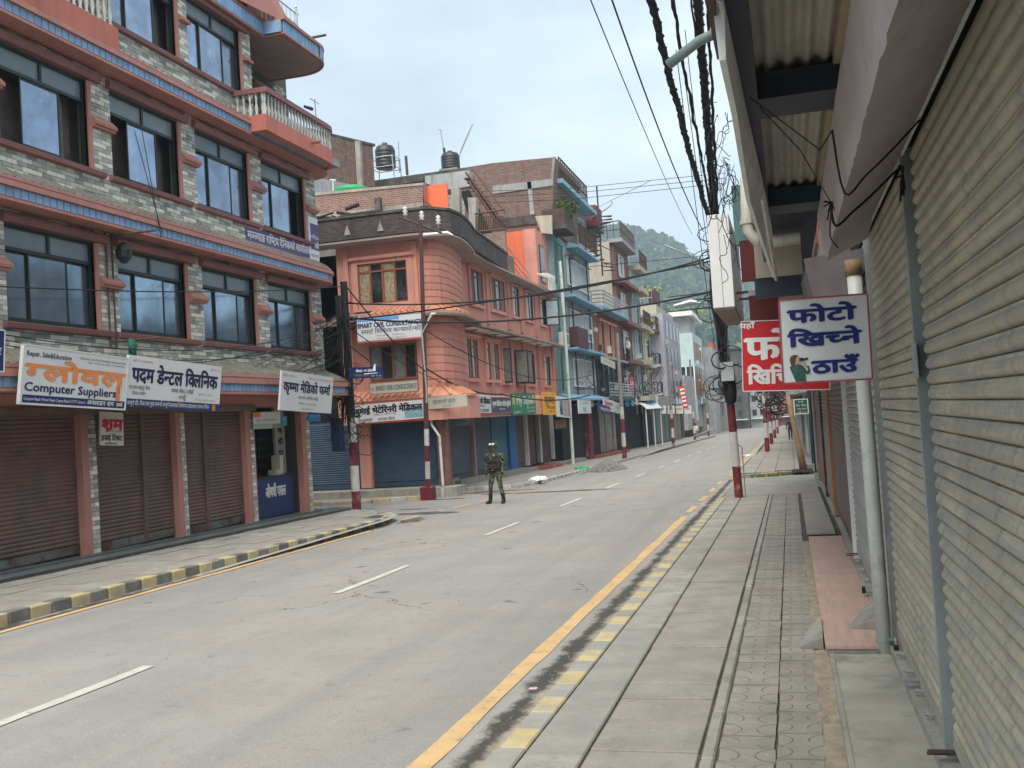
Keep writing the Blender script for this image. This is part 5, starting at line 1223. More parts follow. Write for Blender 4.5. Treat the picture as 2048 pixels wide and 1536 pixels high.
# ================================================================== BRICK BACK BUILDING WITH TANKS
bb = thing('brick_building', 'tall unplastered brick building with concrete frame behind the salmon roof', 'building', (-17, 53, 8))
yb = 53.2
wallY('brick_wall', brick, [(985, 326), (1110, 314), (1103, 460), (1000, 470), (930, 480), (930, 335)], yb, 60, bb)
wallY('concrete_beam', conc_grey, [(985, 372), (1106, 357), (1106, 371), (985, 388)], yb-.06, yb, bb)
wallY('concrete_column', conc_grey, [(1054, 364), (1062, 363), (1069, 428), (1060, 429)], yb-.06, yb, bb)
wallY('sooty_band', conc_dark, [(985, 440), (1072, 428), (1073, 447), (985, 457)], yb-.08, yb, bb)
wallY('corner_edge', plaster_old, [(1105, 314), (1111, 313), (1104, 372), (1101, 372)], yb-.05, yb, bb)
wallY('stained_panel', conc_cream, [(1070, 432), (1103, 430), (1104, 468), (1082, 466)], yb-1.2, yb-1.0, bb)
wallY('roof_beam', conc_dark, [(741, 362), (930, 335), (935, 350), (742, 376)], 47.8, 49, bb)
wallY('mid_wall', conc_grey, [(850, 352), (938, 340), (940, 372), (890, 380), (850, 366)], 47.6, 48.2, bb)
wallY('concrete_column', plaster_old, [(902, 378), (918, 376), (920, 460), (905, 462)], 44.6, 45, bb)
wallY('concrete_column', plaster_old, [(935, 395), (952, 395), (952, 470), (940, 470)], 44.0, 44.4, bb)
wallY('dark_opening', dark_in, [(920, 382), (938, 380), (985, 470), (950, 470)], 45.5, 45.6, bb)
q = MB(); 
for k in range(12): a = PY(937+k*6, 355+k*8.2, 46.5); q.box(a.x-.25, a.x+.05, 46.5, 47.4, a.z-.03, a.z)
q.tube([PY(932, 345, 46.5), PY(1000, 440, 46.5)], .05, 5).tube([PY(937, 362, 46.5), PY(998, 452, 46.5)], .06, 5).tube([PY(945, 338, 46.5), PY(1012, 428, 46.5)], .03, 5); q.build('steel_stair', rusty, bb)
def tank(label, px, py_top, py_bot, wpx, y, stand, lean=0):
    a = PY(px, py_bot, y); b = PY(px, py_top, y); r = (PY(px+wpx/2, py_bot, y).x-a.x); h = b.z-a.z
    t = thing('water_tank', label, 'water tank', a)
    pr = [(r*.94, 0)]
    for k in range(5): z = h*(.03+.14*k); pr += [(r, z+.02*h), (r, z+.11*h), (r*.955, z+.125*h)]
    pr += [(r*.95, h*.76), (r*.8, h*.86), (r*.3, h*.93), (r*.28, h*.94), (r*.27, h), (.01, h*1.0)]
    MB().lathe(a, pr, 18).build('body', tank_m, t, smooth=True)
    if stand:
        q = MB()
        for dx, dy in ((-1, -1), (1, -1), (1, 1), (-1, 1)): q.tube([(a.x+dx*r*1.25, y+dy*r, a.z-stand), (a.x+dx*r*1.1, y+dy*r, a.z+h*.35)], .03, 5)
        for z in (-.02, .5): 
            c = [(a.x-r*1.2, y-r, a.z+z), (a.x+r*1.2, y-r, a.z+z), (a.x+r*1.2, y+r, a.z+z), (a.x-r*1.2, y+r, a.z+z), (a.x-r*1.2, y-r, a.z+z)]; q.tube(c, .025, 5)
        q.build('stand', galv, t)
        return t
    MB().box(a.x-r, a.x+r, y-r, y+r, a.z-1.2, a.z-.01).build('stand', plaster_old, t); return t
t1 = tank('black ribbed water tank standing on a steel frame', 772, 286, 337, 38, 49, 1.2)
tank('black water tank with cluttered top beside leaning poles', 902, 302, 340, 36, 50, 0)
for k, (x0, y0, x1, y1) in enumerate(((881, 258, 890, 312), (945, 248, 918, 312), (938, 262, 920, 305), (812, 312, 815, 350), (797, 283, 799, 345), (720, 293, 700, 300), (888, 296, 896, 345))):
    tag(MB().tube([PY(x0, y0, 50), PY(x1, y1, 50)], .035 if k in (0, 1, 2, 4, 5) else .08, 5).build('roof_pole', galv if k in (0, 1, 2, 4) else rusty),
        ('thin white pole with crossbar left of the second tank', 'long pale pole leaning right above the second tank', 'shorter pale pole leaning beside the longest one', 'stub of dark post between the two water tanks', 'thin pale rod just right of the first tank', 'short rod poking from the brick wall behind left building', 'dark rusty post against the second water tank')[k], 'pole')
tag(MB().tube([PY(877, 258, 50), PY(886, 260, 50)], .03, 5).build('aerial', galv), 'small crossbar aerial at top of the thin white pole', 'aerial')
# brick building behind the near left one
b3 = thing('brick_building', 'long brick building with grey bands rising behind the near balcony', 'building', (-22, 46, 8))
P3 = [(-23.5, 40), (-19.0, 46)]
q = MB(); 
for (nm, z0, z1, mat) in (('brick_wall', 3, 13.0, brick), ('concrete_band', 13.0, 13.9, conc_grey), ('brick_wall', 13.9, 16.1, brick)):
    MB().poly([(-21.8, 40.5), (-19.3, 46.6), (-25, 48.5), (-27, 42)], z0, z1).build(nm, mat, b3)
MB().poly([(-21.9, 40.4), (-19.2, 46.7), (-25.1, 48.6), (-27.1, 41.9)], 16.1, 16.22).build('coping', conc_dark, b3)
MB().box(-19.75, -19.5, 45.4, 45.7, 3, 16.1).build('column', plaster_old, b3)
q = MB().lathe(PY(704, 384, 41), [(.05, -.2), (.75, -.15), (.85, .05), (.6, .2), (.1, .28)], 14)
tag(q.build('green_tarpaulin', green_cloth, smooth=True), 'bright green rounded tarpaulin cover on the brick roof', 'tarpaulin')
tag(MB().tube([PY(667, 385, 41), PY(666, 362, 41)], .04, 5).tube([PY(660, 360, 41), PY(672, 361, 41)], .04, 5).build('vent_pipe', pvc), 'white T shaped vent pipe left of green tarpaulin', 'pipe')
t = thing('roof_aerial', 'small black panel on a metal stand above near balcony rail', 'aerial', PX(630, 230, -12.4))
a, b = PX(632, 232, -12.5), PX(629, 198, -12.5); MB().tube([a, b], .015, 5).tube([PX(620, 197, -12.5), PX(638, 208, -12.5)], .012, 5).build('stand', galv, t)
MB().tube([PX(609, 213, -12.5), PX(624, 218, -12.5)], [.04, .06], 4).build('panel', frame_dark, t)
# dark gap building between near left one and salmon one (balcony with plants)
gb = thing('rear_house', 'dim rear house with plant filled balcony between the two left buildings', 'house', (-17, 34.5, 4))
ybox('wall', plaster_old, 34.2, 36, (600, 500), (690, 860), gb)
ybox('opening', dark_in, 34.1, 34.15, (655, 565), (682, 590), gb); ybox('door', M('ochre_board', (.3, .27, .12), .8), 34.05, 34.1, (640, 575), (653, 596), gb); ybox('opening', dark_in, 34.1, 34.15, (655, 700), (695, 760), gb)
q = MB()
for k in range(16): a = PY(632+k*3.4, 606, 33.0); b = PY(633+k*3.4, 633, 33.0); q.tube([a, b], .025, 5)
q.tube([PY(628, 604, 33), PY(690, 600, 33)], .05, 5).build('railing', frame_dark, gb)
ybox('slab', conc_dark, 32.8, 34.2, (625, 634), (695, 648), gb)

# ================================================================== FAR LEFT ROW
FRm = Fr((-12.0, 0, 0), (0, 1, 0), (1, 0, 0))
def grille_win(parent, fr, u0, u1, z0, z1, bars, mat=frame_white, glass=glass_dk):
    q = MB(fr).box(u0, u1, .005, .02, z0, z1).build('window', glass, parent)
    f = MB(fr).box(u0, u0+.07, .02, .09, z0, z1).box(u1-.07, u1, .02, .09, z0, z1).box(u0+.07, u1-.07, .02, .09, z0, z0+.08).box(u0+.07, u1-.07, .02, .09, z1-.08, z1)
    for k in range(1, bars): x = u0+(u1-u0)*k/bars; f.box(x-.022, x+.022, .03, .08, z0+.08, z1-.08)
    f.build('grille', mat, q); return q
def railing(parent, pts, z, h, step=.25, mat=rusty, r=.018, rails=2):
    q = MB(); P = [Vector(p) for p in pts]
    for i in range(len(P)-1):
        d = P[i+1]-P[i]; n = max(1, int(d.length/step))
        for k in range(n+1): c = P[i]+d*k/n; q.tube([(c.x, c.y, z), (c.x, c.y, z+h)], r, 4, cap=False)
        for k in range(rails): zz_ = z+h*(k+1)/rails; q.tube([(P[i].x, P[i].y, zz_), (P[i+1].x, P[i+1].y, zz_)], r*1.3, 4)
    return q.build('railing', mat, parent)
# --- teal and grey building
te = thing('apartment_building', 'teal and grey apartment building with sky blue floor slabs', 'building', (-13, 58, 3))
MB().box(-22, -12, 53.3, 64.5, 2.7, 14.9).build('wall', conc_grey, te)
MB().box(-12, -11.96, 53.3, 56.3, 2.7, 12.3).build('teal_bay', teal_wall, te)
MB().box(-24, -12, 53.3, 64.5, -1.2, 2.7).build('ground_floor', dark_in, te)
for z, a, b in ((2.72, 53.0, 64.5), (5.62, 55.5, 64.5), (8.62, 55.5, 64.6), (11.75, 57.5, 64.3)):
    MB(FRm).box(a, b, -.2, .75, z, z+.12).build('floor_slab', cyan_slab, te); MB(FRm).ext([(0, z+.12), (.75, z+.12), (.0, z+.4)], a, b).build('slab_slope', cyan_slab, te)
MB(FRm).box(54, 64.2, -.2, .8, 14.8, 15.05).build('roof_slab', cyan_slab, te)
railing(te, [(-11.4, 54.2), (-11.4, 62.2)], 15.05, 1.25, .5, rusty, .04, 2)
railing(te, [(-11.35, 58.5), (-11.35, 64.2)], 12.15, 1.2, .4, rusty, .035, 2)
for z0 in (3.3, 6.2, 9.3):
    grille_win(te, FRm, 57.2, 60.3, z0+.25, z0+1.95, 9); grille_win(te, FRm, 60.7, 63.9, z0+.25, z0+1.95, 9)
    MB(FRm).ext([(0, z0+2.0), (.22, z0+2.0), (0, z0+2.15)], 57, 64.2).build('sunshade', conc_grey, te)
    q = MB(FRm).box(53.5, 54.3, .045, .07, z0, z0+2.1).box(54.9, 55.9, .045, .07, z0, z0+2.1); q.build('window', frame_dark, te)
    for u in (53.4, 54.4, 54.8, 56.0): MB(FRm).box(u-.04, u+.08, .04, .12, z0-.2, z0+2.3).build('teal_frame', teal_wall, te)
    MB(FRm).box(53.3, 56.2, .04, .14, z0+2.3, z0+2.4).build('teal_frame', teal_wall, te)
for u in (59, 61.5): grille_win(te, FRm, u, u+1.6, 12.5, 14.3, 3)
MB().box(-12.5, -10.9, 52.6, 55.2, 12.0, 12.2).build('balcony_floor', conc_dark, te); MB().box(-12.2, -10.95, 52.6, 55, 12.2, 13.1).build('balcony_wall', M('balcony_dark', (.07, .05, .045), .9, .3, 2), te)
MB().tube([(-11.3, 52.4, gz(52)+.1), (-11.28, 52.4, 4), (-11.3, 52.4, 10.2)], .09, 8).build('rain_pipe', pvc, te)
t = thing('ac_unit', 'white air conditioner bracket on wall by the teal bay', 'air conditioner', (-11.8, 54.4, 6.2)); MB().box(-11.95, -11.6, 53.6, 54.9, 5.75, 6.5).build('case', white_p, t, bevel=.03); MB().box(-11.6, -11.58, 53.8, 54.7, 5.85, 6.4).build('grille', ink_grey, t)
t = thing('ac_unit', 'white wall basket bracket beside the orange stair house', 'bracket', (-11.9, 50.9, 8.9))
q = MB()
for k in range(6): q.tube([(-12.05, 50.2+k*.3, 8.4), (-11.5, 50.2+k*.3, 8.4), (-11.5, 50.2+k*.3, 9.3), (-12.05, 50.2+k*.3, 9.3)], .03, 4)
q.build('basket', white_p, t)
MB(FRm).box(55.5, 58.5, .3, .8, 5.75, 6.9).build('balcony_screen', M('maroon_screen', (.08, .025, .035), .7, .2, 3), te)
GR2 = Fr((-12.3, 0, 0), (0, 1, 0), (1, 0, 0))
for a, b in ((1118, 1129), (1131, 1145), (1147, 1158), (1160, 1166)):
    u0, u1 = PX(a, 930, -12.3).y, PX(b, 930, -12.3).y; shutter(GR2, u0, u1, gz(u0)+.32, 2.6, shut_teal, te, n0=.0)
    MB(GR2).box(u1+.02, u1+.16, 0, .14, gz(u1)+.3, 2.6).build('post', M('post_aqua', (.2, .34, .36), .6), te)
MB().poly([(-13, 51), (-11.6, 51), (-11.6, 57.5), (-13, 57.5)], lambda y: gz(y)-.2, lambda y: gz(y)+.3).build('plinth', concrete, te)
MB().box(-12.4, -11.7, 59.5, 60.6, -1.2, 3).build('painted_pier', maroon, te)
# rusty spiral stair and hut
t = thing('spiral_stair', 'rusty spiral stair beside a maroon roof hut', 'stair', (-12, 66, 12)); q = MB()
q.tube([(-11.3, 65.5, 11), (-11.3, 65.5, 17)], .06, 6)
for k in range(14):
    an = k*.5; z = 11.3+k*.28; q.v += [Vector((-11.3, 65.5, z)), Vector((-11.3+.9*math.cos(an), 65.5+.9*math.sin(an), z)), Vector((-11.3+.9*math.cos(an+.45), 65.5+.9*math.sin(an+.45), z)), Vector((-11.3, 65.5, z+.06)), Vector((-11.3+.9*math.cos(an), 65.5+.9*math.sin(an), z+.06)), Vector((-11.3+.9*math.cos(an+.45), 65.5+.9*math.sin(an+.45), z+.06))]
    b = len(q.v)-6; q.f += [[b, b+1, b+2], [b+3, b+4, b+5], [b+1, b+2, b+5, b+4], [b, b+1, b+4, b+3]]; q.m += [0]*4
q.tube([(-11.3+.95*math.cos(k*.25), 65.5+.95*math.sin(k*.25), 12.2+k*.14) for k in range(28)], .03, 4); q.build('steps', rusty, t)
MB().poly([(-12.6, 64.6), (-11.3, 64.6), (-11.3, 66.8), (-12.6, 66.8)], 14.2, 15.6).build('hut', M('maroon_sheet', (.17, .05, .05), .8, .2, 3), t)
MB().box(-12.5, -11.2, 64.5, 66.8, 14.0, 14.2).build('platform', navy_metal, t)
# --- navy / neat brick building
nb = thing('apartment_building', 'navy clad shop house with neat brick upper storey and pipe railings', 'building', (-13, 70, 3))
MB().box(-20, -12.1, 64.6, 75, 2.8, 5.6).build('navy_storey', navy_wall, nb); MB().box(-20, -12, 64.6, 75, 5.6, 8.75).build('brick_storey', brick_neat, nb)
MB().box(-20, -12.5, 64.6, 75, -1.3, 2.8).build('ground_floor', dark_in, nb)
MB(FRm).box(64.6, 75, -.1, .85, 8.75, 8.95).build('roof_slab', cyan_slab, nb); MB(FRm).box(64.6, 75, -.1, .9, 2.7, 2.85).build('floor_slab', navy_wall, nb); MB(FRm).box(64.6, 75, -.1, .6, 5.5, 5.65).build('floor_slab', steel, nb)
railing(nb, [(-12, 64.7), (-11.2, 64.7), (-11.2, 74.8)], 8.95, 1.0, .8, galv, .035, 4)
railing(nb, [(-11.2, 64.8), (-11.2, 75)], 2.85, 1.0, .9, galv, .03, 5)
for u0, u1 in ((66.6, 68.2), (69.6, 71.2)):
    MB(FRm).box(u0, u1, .01, .04, 5.95, 8.1).build('window', dark_in, nb)
    for a, b, c, d in ((u0-.12, u0, 5.8, 8.2), (u1, u1+.12, 5.8, 8.2)): MB(FRm).box(a, b, 0, .2, c, d).build('window_surround', orange_trim, nb)
for z in (5.68, 8.12): MB(FRm).box(66, 73, 0, .24, z, z+.14).build('ledge', orange_trim, nb)
for k in range(5): MB(FRm).box(65.0+k*2, 65.5+k*2, -.08, .02, 2.9, 5.45).build('navy_panel', M('navy_gloss', (.035, .1, .15), .4, .2, 2), nb)
for a, b in ((1201, 1211), (1213, 1226), (1229, 1234)):
    u0, u1 = PX(a, 915, -12.45).y, PX(b, 915, -12.45).y; MB().box(-12.6, -12.4, u0, u1, gz(u0)+.3, 2.5).build('panel_shutter', M('weathered_board', (.3, .27, .23), .8, .2, 2, streak=.6), nb)
MB().poly([(-13, 60.6), (-11.4, 60.6), (-11.4, 73), (-13, 73)], lambda y: gz(y)-.2, lambda y: gz(y)+.26).build('red_step', M('red_oxide_step'), nb)
# --- cream concrete tall + brown tile building
cb = thing('apartment_building', 'tall cream concrete building with brown tiled front and roof railing', 'building', (-14, 79, 5))
MB().box(-19.5, -12.3, 75.1, 82.5, 2.8, 14.9).build('wall', conc_cream, cb); MB().box(-12.3, -12.05, 75.4, 82.5, 2.8, 14.9).build('tiled_front', brown_tile, cb)
MB().box(-19, -12.6, 75.1, 87, -1.5, 2.8).build('ground_floor', dark_in, cb)
for z in (5.6, 8.6, 11.7, 14.8): MB(FRm).box(75.1, 82.6, -.3, .7, z, z+.3).build('slab', brown_tile if z < 14 else lilac_wall, cb)
for z in (3.2, 6.4, 9.4, 12.4): timber_win(FRm, 76.8, 79.5, z, z+1.8, cb, 3, glass_dk, frame=frame_white, trim=None, cur=white_curtain)
railing(cb, [(-19, 75.2), (-11.4, 75.2), (-11.4, 82.4)], 15.1, 1.3, .5, rusty, .03, 2)
lbu = thing('apartment_building', 'narrow pale blue building with white slab edges and curtains', 'building', (-13, 85, 4))
MB().box(-18, -11.9, 82.7, 87, 2.8, 13.6).build('wall', mint_wall, lbu)
for z in (2.7, 5.7, 8.7, 11.8, 13.6): MB(FRm).box(82.7, 87.2, -.1, .9, z, z+.4).build('slab', conc_cream, lbu)
for z in (3.3, 6.4, 9.4): grille_win(lbu, Fr((-11.9, 0, 0), (0, 1, 0), (1, 0, 0)), 83.4, 86.4, z, z+2, 6, M('pale_blue_frame', (.35, .5, .6), .6)); 
railing(lbu, [(-11.1, 82.8), (-11.1, 87)], 14, 1.2, .5, rusty, .04, 2); railing(lbu, [(-11.1, 82.8), (-11.1, 87)], 9.1, 1.1, .5, rusty, .04, 2)
# --- yellow
yw = thing('apartment_building', 'narrow yellow building with moulded window surrounds', 'building', (-13, 90, 4))
MB().box(-18, -12, 87.3, 92.5, 2.8, 10.0).build('wall', yellow_wall, yw); MB().box(-18, -12.4, 87.3, 110, -1.9, 2.8).build('ground_floor', dark_in, yw)
for z in (3.2, 6.2): timber_win(FRm, 88.8, 91.4, z, z+2, yw, 2, glass_dk, frame=frame_white, trim=yellow_wall, surround=.3)
for z in (2.8, 5.7, 8.9, 10): MB(FRm).box(87.3, 92.6, -.1, .5, z, z+.2).build('slab', yellow_wall, yw)
# --- lilac
li = thing('apartment_building', 'lilac building with iron balconies and planted roof terraces', 'building', (-14, 115, 5))
MB().box(-16.5, -12.2, 106, 122, 2.2, 12.0).build('wall', lilac_wall, li); MB().box(-19, -14.2, 104, 122, 2.2, 8.5).build('wall', lilac_wall, li)
YL = Fr((0, 105.95, 0), (1, 0, 0), (0, -1, 0))
MB(YL).box(-16.3, -14.9, .0, .06, 7.2, 9.4).box(-16.15, -15.05, .06, .08, 7.3, 9.3, 1).build('door', [frame_dark, glass_dk], li)
for z in (6.6, 3.6): MB().box(-16.8, -12.6, 104.6, 106, z-.25, z).build('balcony_floor', lilac_wall, li); railing(li, [(-16.7, 106), (-16.7, 104.7), (-12.7, 104.7), (-12.7, 106)], z, 1.1, .35, frame_dark, .04, 1)
MB().box(-19, -12.8, 106, 122, 12, 13).build('terrace_wall', conc_cream, li); MB().box(-20, -12.6, 103.5, 122, 9.9, 10.2).build('terrace_slab', conc_dark, li)
railing(li, [(-19.5, 103.6), (-12.7, 103.6), (-12.7, 106)], 10.2, 1.3, .4, rusty, .035, 2); railing(li, [(-19, 106), (-13.2, 106), (-13.2, 112)], 13, 1.5, .4, galv, .035, 2)
MB().box(-13.6, -12.8, 106.2, 110, 13, 14.6).build('maroon_screen', M('maroon_screen'), li)
for k in range(4):
    for z0, z1 in ((3, 5), (6.4, 8.6), (9.6, 11.4)): MB(Fr((-12.2, 0, 0), (0, 1, 0), (1, 0, 0))).box(108+k*3.5, 109.6+k*3.5, 0, .05, z0, z1).build('window', glass_dk, li)
for u in (96, 99.5, 103, 107, 111, 115, 119): MB().box(-12.5, -12.3, u, u+2.6, gz(u)+.2, 1.9).build('shop_shutter', random.choice((shut_olive, shut_violet, shut_teal, shut_brown2)), li)
MB().box(-12.5, -12.3, 92.5, 96, gz(92)+.2, 1.9).build('shop_shutter', shut_violet, li)
MB().box(-18, -12.1, 92.6, 106, 2.0, 3.2).build('shop_lintel', plaster_old, li)
# --- mint
MB().box(-16, -10.9, 157, 167, -3, 11).build('wall', conc_grey, thing('apartment_building', 'weathered grey block between mint and orange buildings', 'building', (-12, 158, gz(158))))
mi = thing('apartment_building', 'mint green building with glazed bay and grey canopy', 'building', (-13, 140, 5))
MB().box(-19, -12.4, 128, 150, -1, 6).build('wall', conc_grey, mi); MB().box(-17.5, -12.2, 140, 156, 7.5, 12.2).build('wall', mint_wall, mi); MB().box(-17.2, -12.3, 140.2, 156, 3.2, 7.5).build('glazed_bay', glass_dk, mi)
for x in (-17.2, -15.3, -13.4, -12.3): MB().box(x-.08, x+.08, 140, 140.2, 3.2, 7.5).build('mullion', frame_white, mi)
MB().box(-17.6, -12.1, 139.6, 140, 0, 3.2).build('lower_wall', mint_wall, mi); MB().box(-17.8, -12, 139.5, 156, 14.6, 15.2).build('roof_slab', white_p, mi)
for k in range(5):
    for z0, z1 in ((8.4, 11), (3.5, 6.5)): MB(Fr((-12.2, 0, 0), (0, 1, 0), (1, 0, 0))).box(141+k*3, 142.8+k*3, 0, .05, z0, z1).build('window', frame_brown, mi)
MB().box(-17, -12.6, 141, 150, 12.2, 14.6).build('roof_room', conc_grey, mi)
og2 = thing('apartment_building', 'small orange rendered building beyond the mint one', 'building', (-12.5, 180, 5)); MB().box(-17, -11.6, 168, 196, 3.2, 11.2).build('wall', brick_light, og2)
MB().box(-12.2, -11.55, 168, 196, 11.2, 12.4).build('parapet', M('red_parapet', (.35, .07, .05), .8), og2); MB().box(-17, -12, 156.5, 168, 1, 9).build('neighbour_wall', conc_grey, og2); MB().box(-17, -12, 150, 210, -3, 3.2).build('shops', plaster_old, og2)
for k in range(6):
    for z0 in (4.5, 8): MB(Fr((-11.6, 0, 0), (0, 1, 0), (1, 0, 0))).box(169.5+k*4.5, 171.5+k*4.5, 0, .05, z0, z0+2).build('window', frame_dark, og2)
# --- buildings closing the street
for k, (x0, x1, h, mat, lab) in enumerate(((-14, -8.2, 15.5, conc_dark, 'grey block closing the end of street on the left'), (-8, -4.6, 10.5, conc_grey, 'pale low house at the far end of the street'), (-4.4, 1.5, 8, M('far_red_wall', (.2, .07, .06), .9, .2, 1), 'red fronted house at far right end of street'), (-9.5, -5.5, 14.5, plaster_old, 'cream house standing behind the pale low one'))):
    y0 = 216+k*4+(14 if k == 3 else 0); t = thing('far_house', lab, 'house', (x0+1, y0, gz(y0))); MB().box(x0, x1, y0, y0+8, -5, h-2).build('wall', mat, t)
    MB().box(x0-.3, x1+.3, y0-.6, y0+8, h-2, h-1.6).build('roof_slab', conc_dark, t)
    yf = Fr((0, y0, 0), (1, 0, 0), (0, -1, 0))
    for i in range(int((x1-x0)/1.6)):
        for z in (-.8, 2.2, 5): 
            if z+1.5 < h-2: MB(yf).box(x0+.4+i*1.6, x0+1.3+i*1.6, 0, .06, z, z+1.3).build('window', glass_dk, t)
    MB(yf).box(x0+.2, x1-.2, 0, 1.2, -1.5, -1.35).build('canopy', frame_white, t)
# --- right side beyond the side street
rr = [(36.2, 44, teal_metal, 7), (44.2, 58, conc_grey, 8), (58.2, 76, lilac_wall, 7), (76.2, 100, conc_cream, 9), (100.2, 140, plaster_old, 8), (140.2, 200, conc_grey, 7)]
rlab = ['dark teal shuttered house past the side street on the right', 'grey house second along on the far right', 'lilac house third along on the far right', 'cream house fourth along on the far right', 'long plain plaster house farther down on right', 'last grey house on the right side of the street']
for k, (a, b, mat, h) in enumerate(rr):
    t = thing('far_house', rlab[k], 'house', (1.2, a+1, gz(a))); MB().box(1.0, 9, a, b, gz(a)-1.5, h).build('wall', mat, t)
    MB().box(-.1 if k else .4, 1.0, a+.2, b-.2, 2.2, 2.35).build('canopy', random.choice((conc_grey, navy_metal, steel)), t)
    u = a+.4
    while u < b-2 and u < 120: MB().box(.9, .99, u, u+1.9, gz(u)+.25, 2.1).build('shutter', random.choice((shut_teal, teal_metal, shut_navy, shut_olive, shut_grey)), t); MB().box(.72, .9, u+2.0, u+2.2, gz(u)+.1, 2.2).build('post', random.choice((steel, pole_conc, white_p)), t); u += 2.6
t = thing('dark_pillar', 'dark teal shop pillar at corner of the far right pavement', 'pillar', (.8, 36.2, gz(36))); MB().box(.62, .98, 35.9, 36.15, gz(36), 3).build('pillar', teal_metal, t); MB().box(.3, .9, 35.6, 36, gz(36)+.1, gz(36)+.3).build('step', concrete, t)

# clutter on the far facades: drain pipes, meter boxes, drooping service wires, little boards
random.seed(21)
for par, a, b, xf, zt in ((te, 56.6, 64.3, -12, 14), (nb, 65, 74.5, -12, 8.5), (cb, 75.5, 82, -12.05, 14), (lbu, 83, 87, -11.9, 13), (yw, 87.8, 92, -12, 9.5), (li, 106.5, 121, -12.2, 11.5), (mi, 141, 155, -12.2, 12), (og2, 168, 195, -11.6, 11)):
    for k in range(3):
        y_ = random.uniform(a, b); MB().tube([(xf+.1, y_, gz(y_)+2.9), (xf+.1, y_, random.uniform(5, zt))], random.uniform(.03, .06), 6).build('drain_pipe', random.choice((pvc, frame_dark, pvc_cream, rusty)), par)
    for k in range(5):
        y_ = random.uniform(a, b); z = random.uniform(2.9, zt-1); h = random.uniform(.2, .6); MB().box(xf, xf+random.uniform(.1, .35), y_, y_+random.uniform(.3, .9), z, z+h).build('wall_box', random.choice((sign_grey, white_p, steel, frame_dark, conc_dark, sign_cream)), par)
    q = MB()
    for k in range(9):
        y_ = random.uniform(a, b); q.tube(sag((xf+.15, y_, random.uniform(3, 5)), (xf+random.uniform(.3, 1.2), min(y_+random.uniform(2, 8), b+2), random.uniform(3, 6)), random.uniform(.1, .5), 7), random.uniform(.015, .03), 4, cap=False)
    q.build('service_wires', black_cable, par, kind='stuff')
    MB(Fr((xf, 0, 0), (0, 1, 0), (1, 0, 0))).box(a, b, 0, .5, 2.45, 2.52).build('fascia', random.choice((steel, conc_grey, sign_grey)), par)
    u = a+.3
    while u < b-1.5:
        h = random.uniform(.35, .7); MB().box(xf+.5, xf+.56, u, u+random.uniform(.9, 1.7), 2.5-h*.4, 2.5+h).build('board', random.choice((sign_white, sign_grey, sign_cream, sign_slate, pos_red0, sign_blue)), par); u += random.uniform(1.8, 3)
# ================================================================== SIGNS ON THE LEFT ROW
def ysign(name, label, pts, y, *a, **k): return sign(name, label, *[PY(px, py, y) for px, py in pts], *a, **k)
def xsign(name, label, pts, x, *a, **k): return sign(name, label, *[PX(px, py, x) for px, py in pts], *a, **k)
pos_red = M('sign_pale_red', (.5, .12, .1), .6, .1, 3)
ysign('shop_sign', 'white and blue engineering consultancy sign on salmon wall below the patterned curtain window', [(713, 638), (845, 627), (845, 676), (716, 687)], 30.85, sign_white, .05,
      [('SMART CIVIL CONSULTANCY', .01, .99, .6, .2, ink_blue, .008), ('स्मार्ट सिभिल कन्सल्टेन्सी', .06, .97, .36, .17, ink_grey, .004), ('Damauli, Tanahun', .3, .72, .22, .07, ink_grey), ('smartcivilconsultancy@gmail.com', .3, .75, .11, .06, ink_grey)],
      extra=[('print_sky', (.0, .65, .86, 1), M('print_blue', (.15, .35, .7), .6, .2, 6)), ('print_strip', (0, 1, 0, .07), pos_red)])
ysign('shop_sign', 'long narrow cream consultancy sign under the lower side window', [(738, 766), (836, 759), (837, 782), (740, 790)], 30.85, sign_cream, .05, [('SMART CIVIL CONSULTANCY', .13, .97, .3, .42, ink_grey, .01), ('स्मार्ट', .03, .1, .3, .3, ink_grey)], frame=M('sign_brown_edge', (.25, .12, .08), .7), frw=.02)
ysign('shop_sign', 'wide white veterinary sign with red edges over the big navy shutter', [(704, 809), (846, 797), (846, 838), (706, 850)], 30.9, sign_white, .06,
      [('जुमाई भेटेरिनरी मेडिकल', .02, .99, .48, .3, ink_black, .016), ('भीमाद १, दमौली तनहुँ', .3, .62, .36, .08, ink_grey), ('पशु पंछी', .1, .28, .1, .14, ink_grey, .004), ('उपचार केन्द्र', .36, .6, .1, .14, ink_grey, .004)],
      extra=[('print_edge', (0, 1, 0, .05), sign_red), ('print_edge', (0, 1, .95, 1), pos_red), ('print_poster', (.74, 1, .12, .6), M('poster_blue', (.25, .42, .47), .6, .25, 10))])
xsign('shop_sign', 'pale blank photo studio sign beside the white drain pipe', [(857, 798), (934, 791), (934, 811), (858, 818)][:], -10.62, sign_cream, .05, [('एमआरपी फोटो', .12, .7, .42, .3, ink_grey, .004), ('एण्ड स्टुडियो', .35, .6, .16, .1, ink_grey)]) if False else ysign('shop_sign', 'pale blank photo studio sign beside the white drain pipe', [(856, 796), (934, 788), (934, 813), (857, 818)], 31.0, sign_cream, .05, [('एमआरपी फोटो', .12, .7, .42, .34, ink_grey, .004), ('एण्ड स्टुडियो', .35, .6, .14, .12, ink_grey)])
ysign('shop_sign', 'sagging faded blue striped sign over the first slate shutter', [(893, 825), (940, 822), (942, 850), (896, 853)], 33.5, M('faded_blue_print', (.3, .38, .37), .7, .3, 4), .04, [('MRP PHOTO', .1, .9, .7, .18, ink_grey, .006), ('फोटो', .2, .8, .2, .2, sign_blue, .004)])
XS = -11.25
